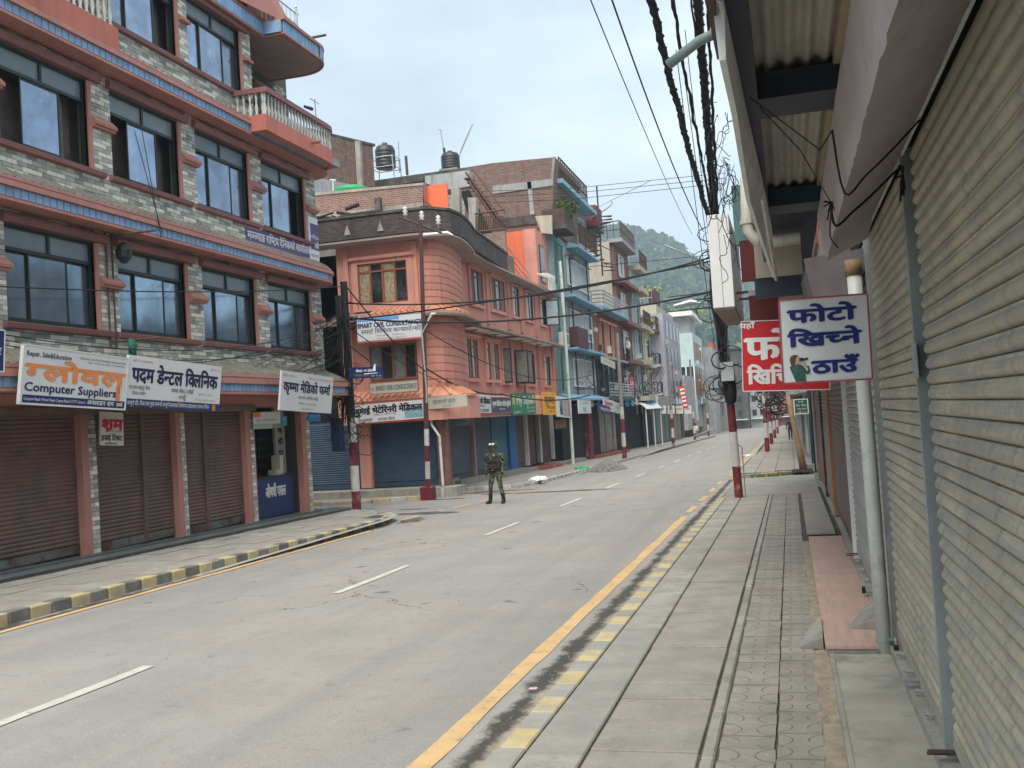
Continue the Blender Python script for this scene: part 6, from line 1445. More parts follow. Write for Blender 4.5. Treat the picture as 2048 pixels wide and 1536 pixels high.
xsign('shop_sign', 'white veterinary sign with red base and animal pictures, first on the street face', [(936, 790), (982, 790), (982, 830), (937, 828)], XS, sign_white, .05, [('जुमाई भेटेरिनरी मेडिकल', .03, .97, .56, .26, ink_black, .02), ('औषधि पसल', .4, .7, .4, .08, ink_grey, .004), ('पशु पंछी उपचार', .1, .9, .13, .16, ink_black, .004)], extra=[('print_edge', (0, 1, 0, .08), sign_red)])
xsign('shop_sign', 'dark slate photo studio sign second along the street face', [(983, 796), (1022, 793), (1023, 827), (984, 825)], XS, sign_slate, .05, [('कृष्णा डिजिटल फोटो स्टुडियो', .04, .96, .45, .28, ink_white, .016), ('भीमाद', .35, .65, .2, .1, ink_white, .004)], frame=ink_grey, frw=.03)
xsign('shop_sign', 'green clothing shop sign reading My Style', [(1023, 788), (1070, 786), (1071, 827), (1024, 831)], XS, sign_green, .05, [('My Style', .2, .85, .5, .38, ink_white, .02), ('FASHION', .06, .35, .1, .09, ink_white, .004), ('MEN & WOMEN', .6, .95, .26, .08, ink_white), ('BHIMAD TANAHUN', .62, .95, .1, .08, ink_white)], extra=[('print_crest', (.04, .14, .5, .92), M('crest_print', (.4, .5, .2), .6, .4, 20)), ('print_crest', (.87, .97, .5, .92), M('crest_print'))], frame=sign_dkgreen, frw=.02)
xsign('shop_sign', 'bright yellow sign with brown letters after the green one', [(1086, 784), (1112, 786), (1112, 829), (1087, 829)], XS, sign_yellow, .05, [('कृष्णा', .1, .9, .5, .3, ink_brown, .03), ('TAILORS', .2, .9, .28, .12, ink_brown, .01), ('फोन नं', .4, .9, .1, .1, ink_brown)])
xsign('shop_sign', 'white and black sign with portrait prints beside the teal bay', [(1112, 790), (1142, 799), (1142, 834), (1113, 834)], XS, sign_white, .05, [('AAKASH', .22, .45, .1, .75, ink_black, .01)], extra=[('print_photo', (.5, .72, .05, .9), M('photo_print_a', (.3, .3, .3), .6, .7, 12)), ('print_photo', (.74, 1, .05, .9), M('photo_print_b', (.35, .24, .18), .6, .6, 9))])
tag(MB().box(-11.7, -11.6, PX(1112, 855, -11.6).y, PX(1133, 855, -11.6).y, PX(1120, 857, -11.6).z, PX(1120, 839, -11.6).z).build('notice_board', M('rust_board', (.22, .12, .07), .8, .3, 4)), 'small rusty board hanging below the sign with portraits', 'board')
xsign('shop_sign', 'pale sign with small teal picture under the sky blue slab', [(1156, 800), (1182, 802), (1182, 826), (1158, 827)], -11.1, sign_white, .05, [('दमौली', .2, .8, .7, .15, ink_grey)], extra=[('print_photo', (.35, .6, .1, .5), M('poster_blue'))])
xsign('shop_sign', 'white sign with red letters under the navy shop railing', [(1207, 798), (1228, 802), (1228, 824), (1208, 820)], -11.0, sign_white, .05, [('हिमालयन', .1, .9, .45, .35, ink_red, .02), ('होटल', .5, .9, .15, .15, ink_red)])
xsign('shop_sign', 'pale green sign right of the red lettered one', [(1229, 804), (1243, 808), (1243, 828), (1229, 824)], -11.0, M('pale_green_sign', (.4, .48, .45), .6, .1, 3), .05, [('पसल', .2, .8, .4, .3, ink_grey)])
xsign('shop_sign', 'tilted navy sign below the red lettered one', [(1197, 809), (1221, 817), (1220, 826), (1195, 820)], -10.9, sign_navy, .05, [('कम्प्युटर सेन्टर', .2, .9, .3, .35, ink_white, .01)])
xsign('banner', 'blank cream banner hanging under slab of the neat brick storey', [(1201, 711), (1230, 725), (1231, 738), (1203, 726)], -11.3, sign_cream, .02, [('कार्यालय', .2, .8, .4, .25, ink_grey)])
xsign('shop_sign', 'vertical dark red sign with white round figures', [(1259, 752), (1267, 754), (1269, 782), (1260, 780)], -11.2, sign_red, .05, [('3A', .1, .9, .4, .3, ink_white, .02)])
for k, (a, b) in enumerate((((1249, 755), (1257, 766)), ((1250, 768), (1257, 774)), ((1250, 786), (1260, 796)))):
    xsign('notice', ('white square notice uppermost on the dark shop front', 'small white notice under the uppermost square one', 'white notice just above the railing end')[k], [a, (b[0], a[1]+1), b, (a[0], b[1]-1)], -11.7, sign_white, .02, [('सूचना', .2, .8, .4, .2, ink_grey)])
ysign('shop_sign', 'tall red vertical sign with white lines on lilac building', [(1361, 772), (1371, 770), (1373, 816), (1363, 818)], 103, sign_red, .1, [('हाम्रो', .1, .9, .8, .07, ink_white, .02), ('होटल', .1, .9, .62, .09, ink_white, .03), ('एण्ड', .1, .9, .45, .08, ink_white, .03), ('लज', .1, .9, .28, .09, ink_white, .03), ('पसल', .1, .9, .1, .08, ink_white, .02)])
for k in range(4):
    px = 1318+k*17; ysign('shop_sign', ('pale board left of the red vertical sign', 'grey board under lilac balcony', 'small white board nearer the mint building', 'white board by far shops')[k], [(px, 812), (px+14, 811), (px+14, 827), (px, 828)], 100+k*4, (sign_white, sign_grey, sign_cream, sign_white)[k], .08, [('पसल', .2, .8, .5, .2, ink_grey, .01)])
# curved awning in the row
t = thing('shop_awning', 'curved white sheet awning on thin posts in the left row', 'awning', (-11.5, 85, 2)); q = MB()
q.sweep([(-12.2, 80), (-12.2, 90)], [(0, 2.6), (.5, 2.55), (.95, 2.35), (1.25, 2.0), (1.23, 1.97), (.9, 2.3), (.5, 2.5), (0, 2.55)], closed=True); q.build('sheet', white_p, t)
for y_ in (80.3, 85, 89.7): MB().tube([(-11.1, y_, gz(y_)+.12), (-11.1, y_, 2.1)], .06, 6).build('post', white_p, t)

# ================================================================== POLES, LAMPS, WIRES
def striped_pole(label, x, y, ztop, bands, r0=.13, r1=.09, upper=pole_rust, lean=(0, 0), box_=None, group='utility poles along the street'):
    g = gz(y)+(.1 if x > -2 else 0); t = thing('utility_pole', label, 'utility pole', (x, y, g), group)
    def at(z): k = (z-g)/(ztop-g); return Vector((x+lean[0]*k, y+lean[1]*k, z)), r0+(r1-r0)*k
    z = g
    for h, mt in bands:
        a, ra = at(z); b, rb = at(min(z+h, ztop)); MB().tube([a, b], [ra*1.012, rb*1.012], 14).build('painted_band', mt, t, smooth=False); z += h
    a, ra = at(z); b, rb = at(ztop); MB().tube([a, b], [ra, rb], 14).build('shaft', upper, t)
    return t
A, B = maroon, pole_white
p1 = striped_pole('red and white banded pole at right kerb hung with black cable coils', -1.30, 24.5, 7.2, [(.75, A), (.82, B), (.75, A), (.62, B)], .1, .075, pole_conc, (-.15, 0))
p2 = striped_pole('banded concrete pole on the left pavement corner wrapped in cables', -11.6, 25.35, 6.0, [(.62, A), (.7, B), (.64, A), (.7, B)], .125, .1, blackm, (0, 0))
p3 = striped_pole('slim oxide red steel pole with white bands in front of rounded corner', -11.2, 29.9, 8.45, [(.67, A), (.55, B), (.5, A), (.53, B)], .085, .06, pole_rust, (.3, 0))
MB().box(-11.4, -11.0, 29.7, 30.1, gz(30)-.02, gz(30)+.42).build('plinth', maroon, p3, bevel=.02)
for nm, zz_ in (('crossarm', 8.3),): MB().tube([(-11.5, 29.6, 8.55), (-10.3, 30.2, 8.0)], .035, 6).build(nm, rusty, p3)
for k in range(3): 
    c = Vector((-11.35+k*.48, 29.75+k*.2, 8.6-k*.16)); MB().lathe(c, [(.015, -.12), (.02, 0), (.09, .03), (.04, .09), (.09, .14), (.04, .2), (.08, .25), (.02, .3)], 10).build('insulator', white_p, p3, smooth=True)
MB().tube([(-11.08, 29.8, 4.75), (-10.9, 29.75, 5.0), (-10.7, 29.7, 5.25)], .014, 6).tube([(-10.78, 29.7, 5.18), (-10.62, 29.65, 5.38), (-10.48, 29.62, 5.38)], [.03, .05, .03], 8).build('street_light', white_p, p3)
MB().tube([(-11.05, 29.78, 5.2), (-11.0, 29.78, 3.0), (-11.02, 29.78, 2.6)], .03, 8).build('conduit', galv, p3)
for i, (x, y, zt, lab) in enumerate(((-1.3, 56.0, 5.5, 'second banded pole along the right kerb beyond the side street'), (-1.35, 72, 5.5, 'third banded pole along the right kerb'), (-1.4, 92, 5.5, 'fourth banded pole along the right kerb'), (-1.45, 118, 5.5, 'fifth and farthest banded pole along right kerb'),
      (-9.35, 57.5, 6.5, 'banded steel pole in front of the maroon pier on the left'), (-9.5, 84, 7, 'banded pole with transformer coils by left row'), (-9.9, 108, 7, 'dark distant pole before the lilac building'), (-10.3, 132, 7.5, 'slim distant pole before the mint building'))):
    p = striped_pole(lab, x, y, zt, [(.8, A), (.8, B), (.8, A), (.7, B)], .13, .1, pole_conc, (.05, 0))
MB(Fr((0, 0, 0), (1, 0, 0), (0, 1, 0))).box(-1.52, -1.25, 24.2, 24.32, 2.2, 2.68) if False else None
MB().box(-1.5, -1.2, 24.15, 24.3, 2.5, 2.95).build('meter_box', M('grey_box', (.35, .37, .38), .5, .1, 3), p1, bevel=.01)
MB().tube([(-1.42, 24.4, 5.0), (-1.9, 24.2, 5.5), (-2.6, 24.0, 5.85)], .022, 6).build('lamp_arm', galv, p1)
MB().tube([(-1.4, 24.4, 4.15), (-1.7, 24.35, 4.42), (-2.25, 24.3, 4.45)], .02, 6).tube([(-1.95, 24.3, 4.44), (-2.1, 24.3, 4.46), (-2.5, 24.3, 4.4)], [.05, .08, .05], 8).build('street_light', galv, p1)
MB().tube([PY(703, 694, 25.1), PY(748, 728, 24.9)], .025, 6).build('camera_arm', frame_dark, p2); MB().tube([PY(728, 748, 24.88), PY(755, 746, 24.88)], .012, 5).build('camera_bracket', white_p, p2)
xs_ = [PY(697, 735, 25.0), PY(765, 733, 25.0), PY(764, 754, 25.0), PY(700, 758, 25.0)]
sign('street_sign', 'dark navy street sign fixed to the cable wrapped pole', *xs_, sign_navy, .03, [('भीमाद नगर क्षेत्र', .2, .7, .55, .22, ink_white, .004), ('नेपाल प्रहरी', .15, .6, .15, .22, ink_grey, .003), ('बडा नं. ४', .66, .95, .1, .15, ink_white)])
MB().tube([PY(748, 742, 24.9), PY(750, 728, 24.9)], [.05, .02], 6).build('camera_head', white_p, p2)
# red guard rail beside the near pole
tag(MB().tube([(-1.14, 24.3, gz(24)+.1), (-1.14, 24.3, gz(24)+1.3), (-1.22, 24.4, gz(24)+1.35)], .014, 6).build('steel_rod', pole_conc), 'thin grey rod standing beside the banded kerb pole', 'rod')
t = thing('leaning_log', 'crooked pale timber prop leaning by the far right shops', 'timber prop', (.3, 34.5, gz(34)+.1))
MB().tube([PY(1575, 790, 34.6), PY(1585, 840, 34.6), PY(1597, 890, 34.6), PY(1607, 938, 34.6)], [.07, .08, .09, .13], 8).build('log', wood, t, smooth=True)
tag(MB().poly([(-.05, 34.4), (.6, 34.4), (.55, 34.9), (-.0, 34.9)], lambda y: gz(y)+.1, lambda y: gz(y)+.2).build('rubble', conc_dark), 'mossy rubble at the foot of the timber prop', 'rubble')

def cable(label, pts, r=.012, mat=black_cable, group='overhead cables', cat='cable', seg=5):
    o = MB().tube(pts, r, seg).build('cable', mat, smooth=True); tag(o, label, cat, group); return o
# bundles running over the right pavement to the near pole
ptop = Vector((-1.44, 24.4, 6.55))
random.seed(11)
def bundle(label, px0, x0, end, r, n=26, wob=.03, mat=black_cable, twist=0):
    a = PX(px0, -40, x0); pts = smooth(sag(a, end, .12, n, wob), 3); 
    o = MB().tube(pts, [r*random.uniform(.8, 1.25) for _ in pts], 6)
    if twist:
        for ph in (0, math.pi):
            o.tube([p+Vector((math.cos(i*1.3+ph)*r, 0, math.sin(i*1.3+ph)*r)) for i, p in enumerate(pts)], r*.5, 5)
    tag(o.build('cable_bundle', mat, smooth=True), label, 'cable', 'overhead cables')
bundle('thick twisted black cable bundle leftmost of those over right pavement', 1292, -1.3, ptop+Vector((-.1, 0, -.1)), .046, wob=.014, twist=1)
bundle('knobbly thinner cable second of the thick group', 1338, -1.2, ptop+Vector((-.02, 0, -.05)), .026, 30, .018)
bundle('thickest black cable trunk just left of the awning beam', 1392, -1.0, ptop+Vector((.05, 0, 0)), .07, 24, .01, twist=1)
bundle('dark cable hugging the awning edge', 1412, -.9, ptop+Vector((.12, 0, -.05)), .03, 24, .018)
bundle('slack cable close beside the thickest trunk', 1380, -1.1, ptop+Vector((.1, .2, -.3)), .016, 26, .025)
cable('fine wire farthest left against the sky', sag(PX(1165, -40, -1.9), PY(1385, 470, 40), .2), .008)
cable('medium wire second from left against the sky', sag(PX(1210, -40, -1.6), ptop+Vector((-.25, 0, -.4)), .25), .011)
cable('thin wire between the knobbly and twisted cables', sag(PX(1345, -30, -1.25), ptop+Vector((-.15, 0, -1.2)), .1), .008)
cable('thin wire dropping left of pole coils', sag(PX(1370, 60, -1.2), PY(1437, 640, 24.4), .1), .007)
cable('another thin wire dropping beside pole coils', sag(PX(1352, 100, -1.2), PY(1430, 700, 24.4), .15), .007)
# service drops down the near pole
q = MB()
for k in range(34):
    z0 = 6.6-random.random()*.6; z1 = 2.1+random.random()*1.6; pts = []; ox, oy = random.uniform(-.2, .2), random.uniform(-.2, .15)
    for i in range(9): tt = i/8; pts.append((-1.42+.13*(1-tt)*0+ox*math.sin(tt*3)+random.uniform(-.05, .05), 24.4+oy, z0+(z1-z0)*tt))
    q.tube(smooth(pts, 3), random.uniform(.012, .028), 5)
for k in range(26):
    c = Vector((-1.4+random.uniform(-.3, .28), 24.3+random.uniform(-.2, .1), random.choice((2.0, 2.3, 2.6, 3.1, 4.4, 5.5, 5.9))+random.uniform(-.2, .2))); r = random.uniform(.12, .34); el = random.uniform(.5, 1.1)
    q.tube([c+Vector((r*math.cos(a), r*.35*math.sin(a*1.3), r*el*math.sin(a))) for a in [i*2*math.pi/14*random.uniform(.95, 1.05) for i in range(13)]], random.uniform(.007, .02), 5)
q.lathe((-1.33, 24.4, 1.95), [(.05, 0), (.13, .05), (.16, .3), (.14, .7), (.1, .9), (.02, .95)], 9)
tag(q.build('cable_tangle', black_cable, kind='stuff', smooth=True), 'thick tangle of black cables coiled down the near right pole', 'cable tangle')
q = MB()
for y_, zc in ((56, 2.6), (72, 2.5), (92, 2.4)):
    for k in range(20):
        c = Vector((-1.25+random.uniform(-.6, .9), y_+random.uniform(-.4, .3), gz(y_)+zc+random.uniform(-.3, 1.6))); r = random.uniform(.15, .5)
        q.tube([c+Vector((r*math.cos(a), r*.3, r*.7*math.sin(a))) for a in [i*2*math.pi/10 for i in range(10)]], random.uniform(.02, .05), 5)
    for k in range(10): q.tube(sag((-1.3, y_, gz(y_)+4.5+random.random()), (1.0+random.random(), y_+random.uniform(1, 7), gz(y_)+random.uniform(2.6, 4.2)), random.uniform(.1, .6), 8), .025, 4)
tag(q.build('cable_tangle', black_cable, kind='stuff', smooth=True), 'dark knots of cable on the distant right hand poles', 'cable tangle')
# left pole tangle: fan of service wires
q = MB()
for k in range(46):
    a = Vector((-11.6+random.uniform(-.12, .12), 25.2, random.uniform(3.6, 5.3)))
    b = PX(random.uniform(430, 640), random.uniform(700, 800), XL+.15) if k < 26 else PX(random.uniform(600, 650), random.uniform(620, 760), XL+.1)
    q.tube(sag(a, b, random.uniform(.05, .45), 8, .02), random.choice((.004, .005, .007)), 4, cap=False)
for k in range(30):
    c = Vector((-11.55+random.uniform(-.35, .45), 25.1+random.uniform(-.2, .1), random.choice((1.6, 2.3, 2.5, 3.2, 4.6, 5.0))+random.uniform(-.3, .3))); r = random.uniform(.12, .36)
    q.tube([c+Vector((r*math.cos(a), r*.3*math.sin(a*1.7), r*random.uniform(.7, 1)*math.sin(a))) for a in [i*2*math.pi/14 for i in range(14)]], random.uniform(.006, .015), 5)
for k in range(16): q.tube([(-11.6+random.uniform(-.17, .17), 25.12+random.uniform(-.05, .05), 5.6), (-11.6+random.uniform(-.18, .18), 25.1, 4), (-11.6+random.uniform(-.2, .2), 25.1, 1.6+random.random())], .018, 4)
q.tube([(-12.0, 25.2, 2.9), (-12.0, 25.2, 3.5)], .1, 8)
tag(q.build('cable_tangle', black_cable, kind='stuff', smooth=True), 'fan and coils of thin wires around the left corner pole', 'cable tangle')
tag(MB().box(-12.05, -11.75, 24.95, 25.15, 1.35, 2.25).build('junction_box', M('navy_box', (.012, .03, .07), .5, .15, 3), bevel=.01), 'navy electrical box on left side of the wrapped pole', 'electrical box')
tag(MB().tube([(-11.95, 25.0, 3.1), (-11.95, 25.0, 2.55)], .1, 8).build('splice_box', M('grey_green_box', (.13, .15, .12), .6, .2, 3)), 'grey green splice cylinder high on the wrapped pole', 'cable box')
# cables across the street and along it
def P2(px, py, y=None, x=None): return PY(px, py, y) if x is None else PX(px, py, x)
cable('heavy cable crossing the street, upper of the pair', sag(P2(690, 606, 25.3), Vector((-1.45, 24.4, PY(1435, 512, 24.4).z)), .42, 20), .022)
cable('heavy cable crossing the street, lower of the pair', sag(P2(695, 640, 25.3), Vector((-1.45, 24.4, PY(1435, 520, 24.4).z)), .12, 20), .022)
cable('lowest heavy cable crossing over the green sign', sag(P2(700, 636, 25.3), Vector((-1.42, 24.4, PY(1440, 580, 24.4).z)), .38, 20), .026)
for k, (a, b, s_, lab) in enumerate((((0, 573), (690, 572), .12, 'thin wire along the near left building at window height'), ((0, 668), (690, 640), .5, 'sagging wire below the lower left windows'), ((0, 678), (690, 660), .55, 'second sagging wire above the canopy signs'), ((10, 690), (690, 625), .75, 'long slack wire behind the computer sign'))):
    cable(lab, sag(PX(*a, -11.45), PY(*b, 25.2), s_, 18), .009 if k else .012, group='wires on the left building')
cable('black cable slanting from wrapped pole to slim pole', sag(PY(692, 572, 25.3), Vector((-11.0, 29.8, 3.6)), .15), .02)
cable('cable slanting from wrapped pole toward far left row', sag(PY(705, 660, 25.2), PX(1010, 790, -11.0), .5, 16), .015)
cable('cable draped over the street face signs', sag(PY(850, 735, 29.9), PX(1000, 788, -10.9), .25, 14), .025)
cable('cable running on along the row above signs', sag(PX(1000, 788, -10.9), PX(1180, 790, -9.4), .25, 14), .03)
cable('thin slack wire crossing the open window leaves', sag(PY(850, 660, 29.9), PX(1215, 735, -9.4), 1.1, 16), .018)
for k, (py0, py1) in enumerate(((376, 346), (386, 356), (398, 366))):
    cable(('highest', 'middle', 'lowest')[k]+' of three thin parallel wires high over the street', [PY(820, py0+12+k*2, 47), PY(1150, py0, 47), PY(1452, py1, 47)], .014)
cable('thin wire over the hill just under the heavy pair', [PY(1180, 533, 60), PY(1320, 520, 60), PY(1420, 510, 60)], .018)
cable('wire rising from spiral stair toward the poles', [PY(1165, 430, 65), PY(1300, 362, 50)], .012)
for k, py in enumerate((590, 602, 620)): cable(('upper', 'middle', 'lower')[k]+' wire of the trio meeting right pole before the hill', [PY(1330, py+5, 60), PY(1440, py-8, 24.4)], .02)
cable('thin hanging wires pair on third floor left side', sag(PX(269, 262, XL+.3), PX(325, 470, XL+.6), .0, 6), .008)
cable('other thin hanging wire beside that pair', sag(PX(284, 262, XL+.3), PX(322, 475, XL+.6), .0, 6), .008)
# wire tie dangling below the mauve tarpaulin
t = thing('wire_tie', 'twisted black wire tie holding the mauve tarpaulin end', 'wire tie', PY(1675, 405, 5.5)); q = MB()
c = Vector((.283, 5.42, 2.96))
q.tube(smooth([(.655, 5.75, 3.16), (.5, 5.65, 3.015), (.4, 5.55, 2.925), (.3, 5.48, 2.845), c]), .007, 5)
q.tube(smooth([(.66, 4.75, 3.17), (.52, 4.7, 3.03), (.4, 4.68, 2.925), (.3, 4.6, 2.84), (.262, 4.5, 3.1)]), .005, 5)
q.tube([c, PY(1600, 300, 4.4), PY(1520, 215, 3.9)], .003, 5).tube([(.262, 4.5, 3.1), PY(1640, 300, 4.3), PY(1500, 195, 3.6)], .003, 5).tube(smooth([c, (.275, 5.3, 2.9), (.27, 5.5, 2.8), (.3, 5.4, 2.72)]), .004, 5)
for k in range(12): q.tube([c, c+Vector((random.uniform(-.04, .04), 0, random.uniform(-.09, .05)))], .004, 4)
for k in range(10): a = PX(1805, 350, .6); q.tube([a, a+Vector((random.uniform(-.03, .0), random.uniform(-.12, .1), random.uniform(-.12, .06)))], .006, 4)
q.build('wire', black_cable, t)
q = MB()
for k in range(26):
    c = PY(random.uniform(1425, 1470), random.uniform(200, 470), 9.5); pts = [c]
    for i in range(6): pts.append(pts[-1]+Vector((random.uniform(-.07, .07), random.uniform(-.05, .05), random.uniform(-.2, .04))))
    q.tube(smooth(pts), random.uniform(.0025, .005), 4)
tag(q.build('loose_wires', black_cable, kind='stuff'), 'loose frayed wires dangling beside the awning edge', 'wires')

# ================================================================== PEOPLE
def figure(name, label, pos, face, H, pose, mats, extra=None):
    """continuous skinned body; local axes: x = person's left, y = forward"""
    t = thing(name, label, 'person', pos); k = H/1.75
    J = {'pelvis': (0, 0, .95), 'belly': (0, .01, 1.1), 'chest': (0, 0, 1.32), 'neck': (0, .0, 1.49), 'head0': (0, .02, 1.56), 'head1': (0, .035, 1.66), 'crown': (0, .02, 1.74)}
    for s_, n in ((1, 'L'), (-1, 'R')):
        J['hip'+n] = (s_*.1, 0, .9); J['knee'+n] = (s_*pose['knee'][0], pose['knee'][1], .5); J['ank'+n] = (s_*pose['foot'][0], pose['foot'][1], .1); J['toe'+n] = (s_*(pose['foot'][0]+.04), pose['foot'][1]+.18, .04)
        J['sho'+n] = (s_*.19, 0, 1.42); J['elb'+n] = (s_*.27, -.03, 1.14); J['wri'+n] = (s_*.26, .06, .9)
    rad = {'pelvis': (.155, .12), 'belly': (.145, .115), 'chest': (.17, .13), 'neck': (.055, .06), 'head0': (.07, .08), 'head1': (.078, .095), 'crown': (.05, .06)}
    for n in 'LR':
        rad.update({'hip'+n: (.1, .1), 'knee'+n: (.068, .068), 'ank'+n: (.05, .055), 'toe'+n: (.045, .035), 'sho'+n: (.075, .075), 'elb'+n: (.05, .05), 'wri'+n: (.032, .032)})
    E_ = [('pelvis', 'belly'), ('belly', 'chest'), ('chest', 'neck'), ('neck', 'head0'), ('head0', 'head1'), ('head1', 'crown')]
    for n in 'LR': E_ += [('pelvis', 'hip'+n), ('hip'+n, 'knee'+n), ('knee'+n, 'ank'+n), ('ank'+n, 'toe'+n), ('chest', 'sho'+n), ('sho'+n, 'elb'+n), ('elb'+n, 'wri'+n)]
    # hands: palm plus five finger chains
    for n, s_ in (('L', 1), ('R', -1)):
        w_ = Vector(J['wri'+n]); J['palm'+n] = tuple(w_+Vector((0, .015, -.07))); rad['palm'+n] = (.036, .02); E_.append(('wri'+n, 'palm'+n))
        for i in range(5):
            o_ = Vector(((-.028+.016*i)*0, -.03+.016*i, -.03)) if i < 4 else Vector((-s_*.012, .04, .02)); a = Vector(J['palm'+n])+o_; b = a+Vector((-s_*.012, .0, -.045 if i < 4 else -.03))
            J[f'f{i}a{n}'] = tuple(a); J[f'f{i}b{n}'] = tuple(b); rad[f'f{i}a{n}'] = (.009, .009); rad[f'f{i}b{n}'] = (.008, .008); E_ += [('palm'+n, f'f{i}a{n}'), (f'f{i}a{n}', f'f{i}b{n}')]
    names = list(J); me = bpy.data.meshes.new('body'); me.from_pydata([Vector(J[n])*k for n in names], [(names.index(a), names.index(b)) for a, b in E_], [])
    o = bpy.data.objects.new('body', me); C.objects.link(o)
    sk = o.modifiers.new('skin', 'SKIN'); sk.use_smooth_shade = True; sk.branch_smoothing = .3
    lay = me.skin_vertices[0].data if me.skin_vertices else None
    if lay is None:
        bm = bmesh.new(); bm.from_mesh(me); bm.verts.layers.skin.verify(); bm.to_mesh(me); bm.free(); lay = me.skin_vertices[0].data
    for i, n in enumerate(names): lay[i].radius = (rad[n][0]*k, rad[n][1]*k); lay[i].use_root = (n == 'pelvis')
    sb_ = o.modifiers.new('sub', 'SUBSURF'); sb_.levels = sb_.render_levels = 2
    dg = bpy.context.evaluated_depsgraph_get(); dg.update(); me2 = bpy.data.meshes.new_from_object(o.evaluated_get(dg)); o.modifiers.clear(); o.data = me2
    me2.materials.clear()
    for m_ in mats: me2.materials.append(m_)
    for p in me2.polygons:
        p.use_smooth = True; c = p.center/k
        if c.z > 1.5: p.material_index = 0
        elif c.z < .88 and abs(c.x) > .2 and c.y > -.05 and c.z > .72: p.material_index = 0
        elif c.z < .3: p.material_index = 3
        elif c.z > .98 or abs(c.x) > .19: p.material_index = 1
        else: p.material_index = 2
    o.parent = t
    def part(nm, mb, mat, sm=True, bev=0):
        q_ = bpy.data.objects.new(nm, mb.mesh(nm, mat, smooth=sm)); C.objects.link(q_); q_.parent = t; return q_
    h = Vector((0, .03, 1.655))*k
    fc = MB(); fc.tube([h+Vector((0, .085, .01)), h+Vector((0, .112, -.02))], [.012, .016], 6).tube([h+Vector((-.11*0-.085, 0, -.0)), h+Vector((-.095, 0, -.03))], .015, 5).tube([h+Vector((.085, 0, 0)), h+Vector((.095, 0, -.03))], .015, 5); part('nose_and_ears', fc, skin_m)
    ey = MB(); 
    for s_ in (-1, 1): ey.tube([h+Vector((s_*.032-.012, .09, .018)), h+Vector((s_*.032+.012, .09, .018))], .007, 5)
    ey.tube([h+Vector((-.022, .096, -.05)), h+Vector((.022, .096, -.05))], .005, 4); part('eyes_and_mouth', ey, ink_black)
    if extra: extra(part, k, h)
    t.rotation_euler.z = face
    return t
def soldier_kit(part, k, h):
    hm = MB().lathe(h+Vector((0, -.005, 0)), [(.128, .0), (.135, .02), (.128, .06), (.11, .1), (.075, .135), (.03, .152), (.005, .155)], 16)
    hel = part('helmet', hm, M('helmet_green', (.03, .045, .022), .45, .3, 20))
    q_ = MB().tube([h+Vector((-.125, .02, .0)), h+Vector((-.08, .07, -.08)), h+Vector((0, .085, -.1)), h+Vector((.08, .07, -.08)), h+Vector((.125, .02, 0))], .008, 5); part('chin_strap', q_, blackm)
    g = MB()
    for s_ in (-1, 1): g.tube([h+Vector((s_*.045-.03, .105, .085)), h+Vector((s_*.045+.03, .105, .085))], [.03, .03], 8)
    part('goggles', g, M('goggle_lens', (.75, .8, .78), .12, .02, 5))
    v = MB()
    sec = [(.2, .06), (.16, .155), (0, .175), (-.16, .155), (-.2, .06), (-.19, -.1), (-.1, -.16), (.1, -.16), (.19, -.1)]
    prev = None
    for z, s_ in ((1.0, .9), (1.1, .95), (1.25, 1.02), (1.4, .95), (1.46, .7)):
        ring = []
        for x, y in sec: v.v.append(Vector((x*s_, y*s_, z))*k); ring.append(len(v.v)-1)
        if prev:
            for i in range(9): v.f.append([prev[i], prev[(i+1) % 9], ring[(i+1) % 9], ring[i]]); v.m.append(0)
        else: v.f.append(ring); v.m.append(0)
        prev = ring
    v.f.append(prev); v.m.append(0)
    vest = part('tactical_vest', v, M('vest_camouflage', (.03, .036, .026), .9, .4, 14, special=camo)); 
    for x, z in ((-.1, 1.3), (.1, 1.3), (-.11, 1.1), (0, 1.1), (.11, 1.1)):
        part('pouch', MB().box((x-.05)*k, (x+.05)*k, .15*k, .215*k, (z-.07)*k, (z+.07)*k), M('pouch_dark', (.03, .03, .024), .9, .4, 12), False)
    part('belt', MB().lathe(Vector((0, 0, .97))*k, [(.175, 0), (.18, .03), (.175, .06)], 14), blackm)
    part('buckle', MB().box(-.05*k, .03*k, .17*k, .19*k, .98*k, 1.0*k), M('buckle_green', (.2, .4, .25), .5))
    for s_ in (-1, 1):
        part('boot', MB().tube([Vector((s_*.2, -.03, .3))*k, Vector((s_*.21, -.03, .12))*k, Vector((s_*.215, 0, .055))*k, Vector((s_*.235, .12, .05))*k, Vector((s_*.25, .19, .035))*k], [.062*k, .06*k, .06*k, .05*k, .03*k], 10), blackm)
        part('shoulder_pad', MB().tube([Vector((s_*.15, 0, 1.46))*k, Vector((s_*.235, 0, 1.4))*k, Vector((s_*.26, -.01, 1.28))*k], [.05*k, .08*k, .06*k], 8), camo_m)
        part('glove', MB().tube([Vector((s_*.26, .05, .92))*k, Vector((s_*.26, .075, .84))*k], [.04*k, .036*k], 8), blackm)
fp = PG(994, 1007)
figure('person', 'soldier in camouflage uniform, helmet with goggles and vest standing in the road', (fp.x, fp.y, gz(fp.y)+.0), math.pi-.12, 1.68, {'knee': (.16, .02), 'foot': (.21, -.03)}, [skin_m, camo_m, camo_m, blackm], soldier_kit)
def shirt_kit(part, k, h): part('hair', MB().lathe(h+Vector((0, -.015, .02)), [(.095, 0), (.1, .03), (.085, .08), (.04, .11), (.005, .115)], 12), ink_black)
bp_ = PX(1257, 722, -11.35)
figure('person', 'person in white shirt and dark trousers leaning at a far balcony', (bp_.x, bp_.y, bp_.z), math.pi*.75, 1.75, {'knee': (.1, .02), 'foot': (.11, -.03)}, [skin_m, white_p, dark_cloth, blackm], shirt_kit)
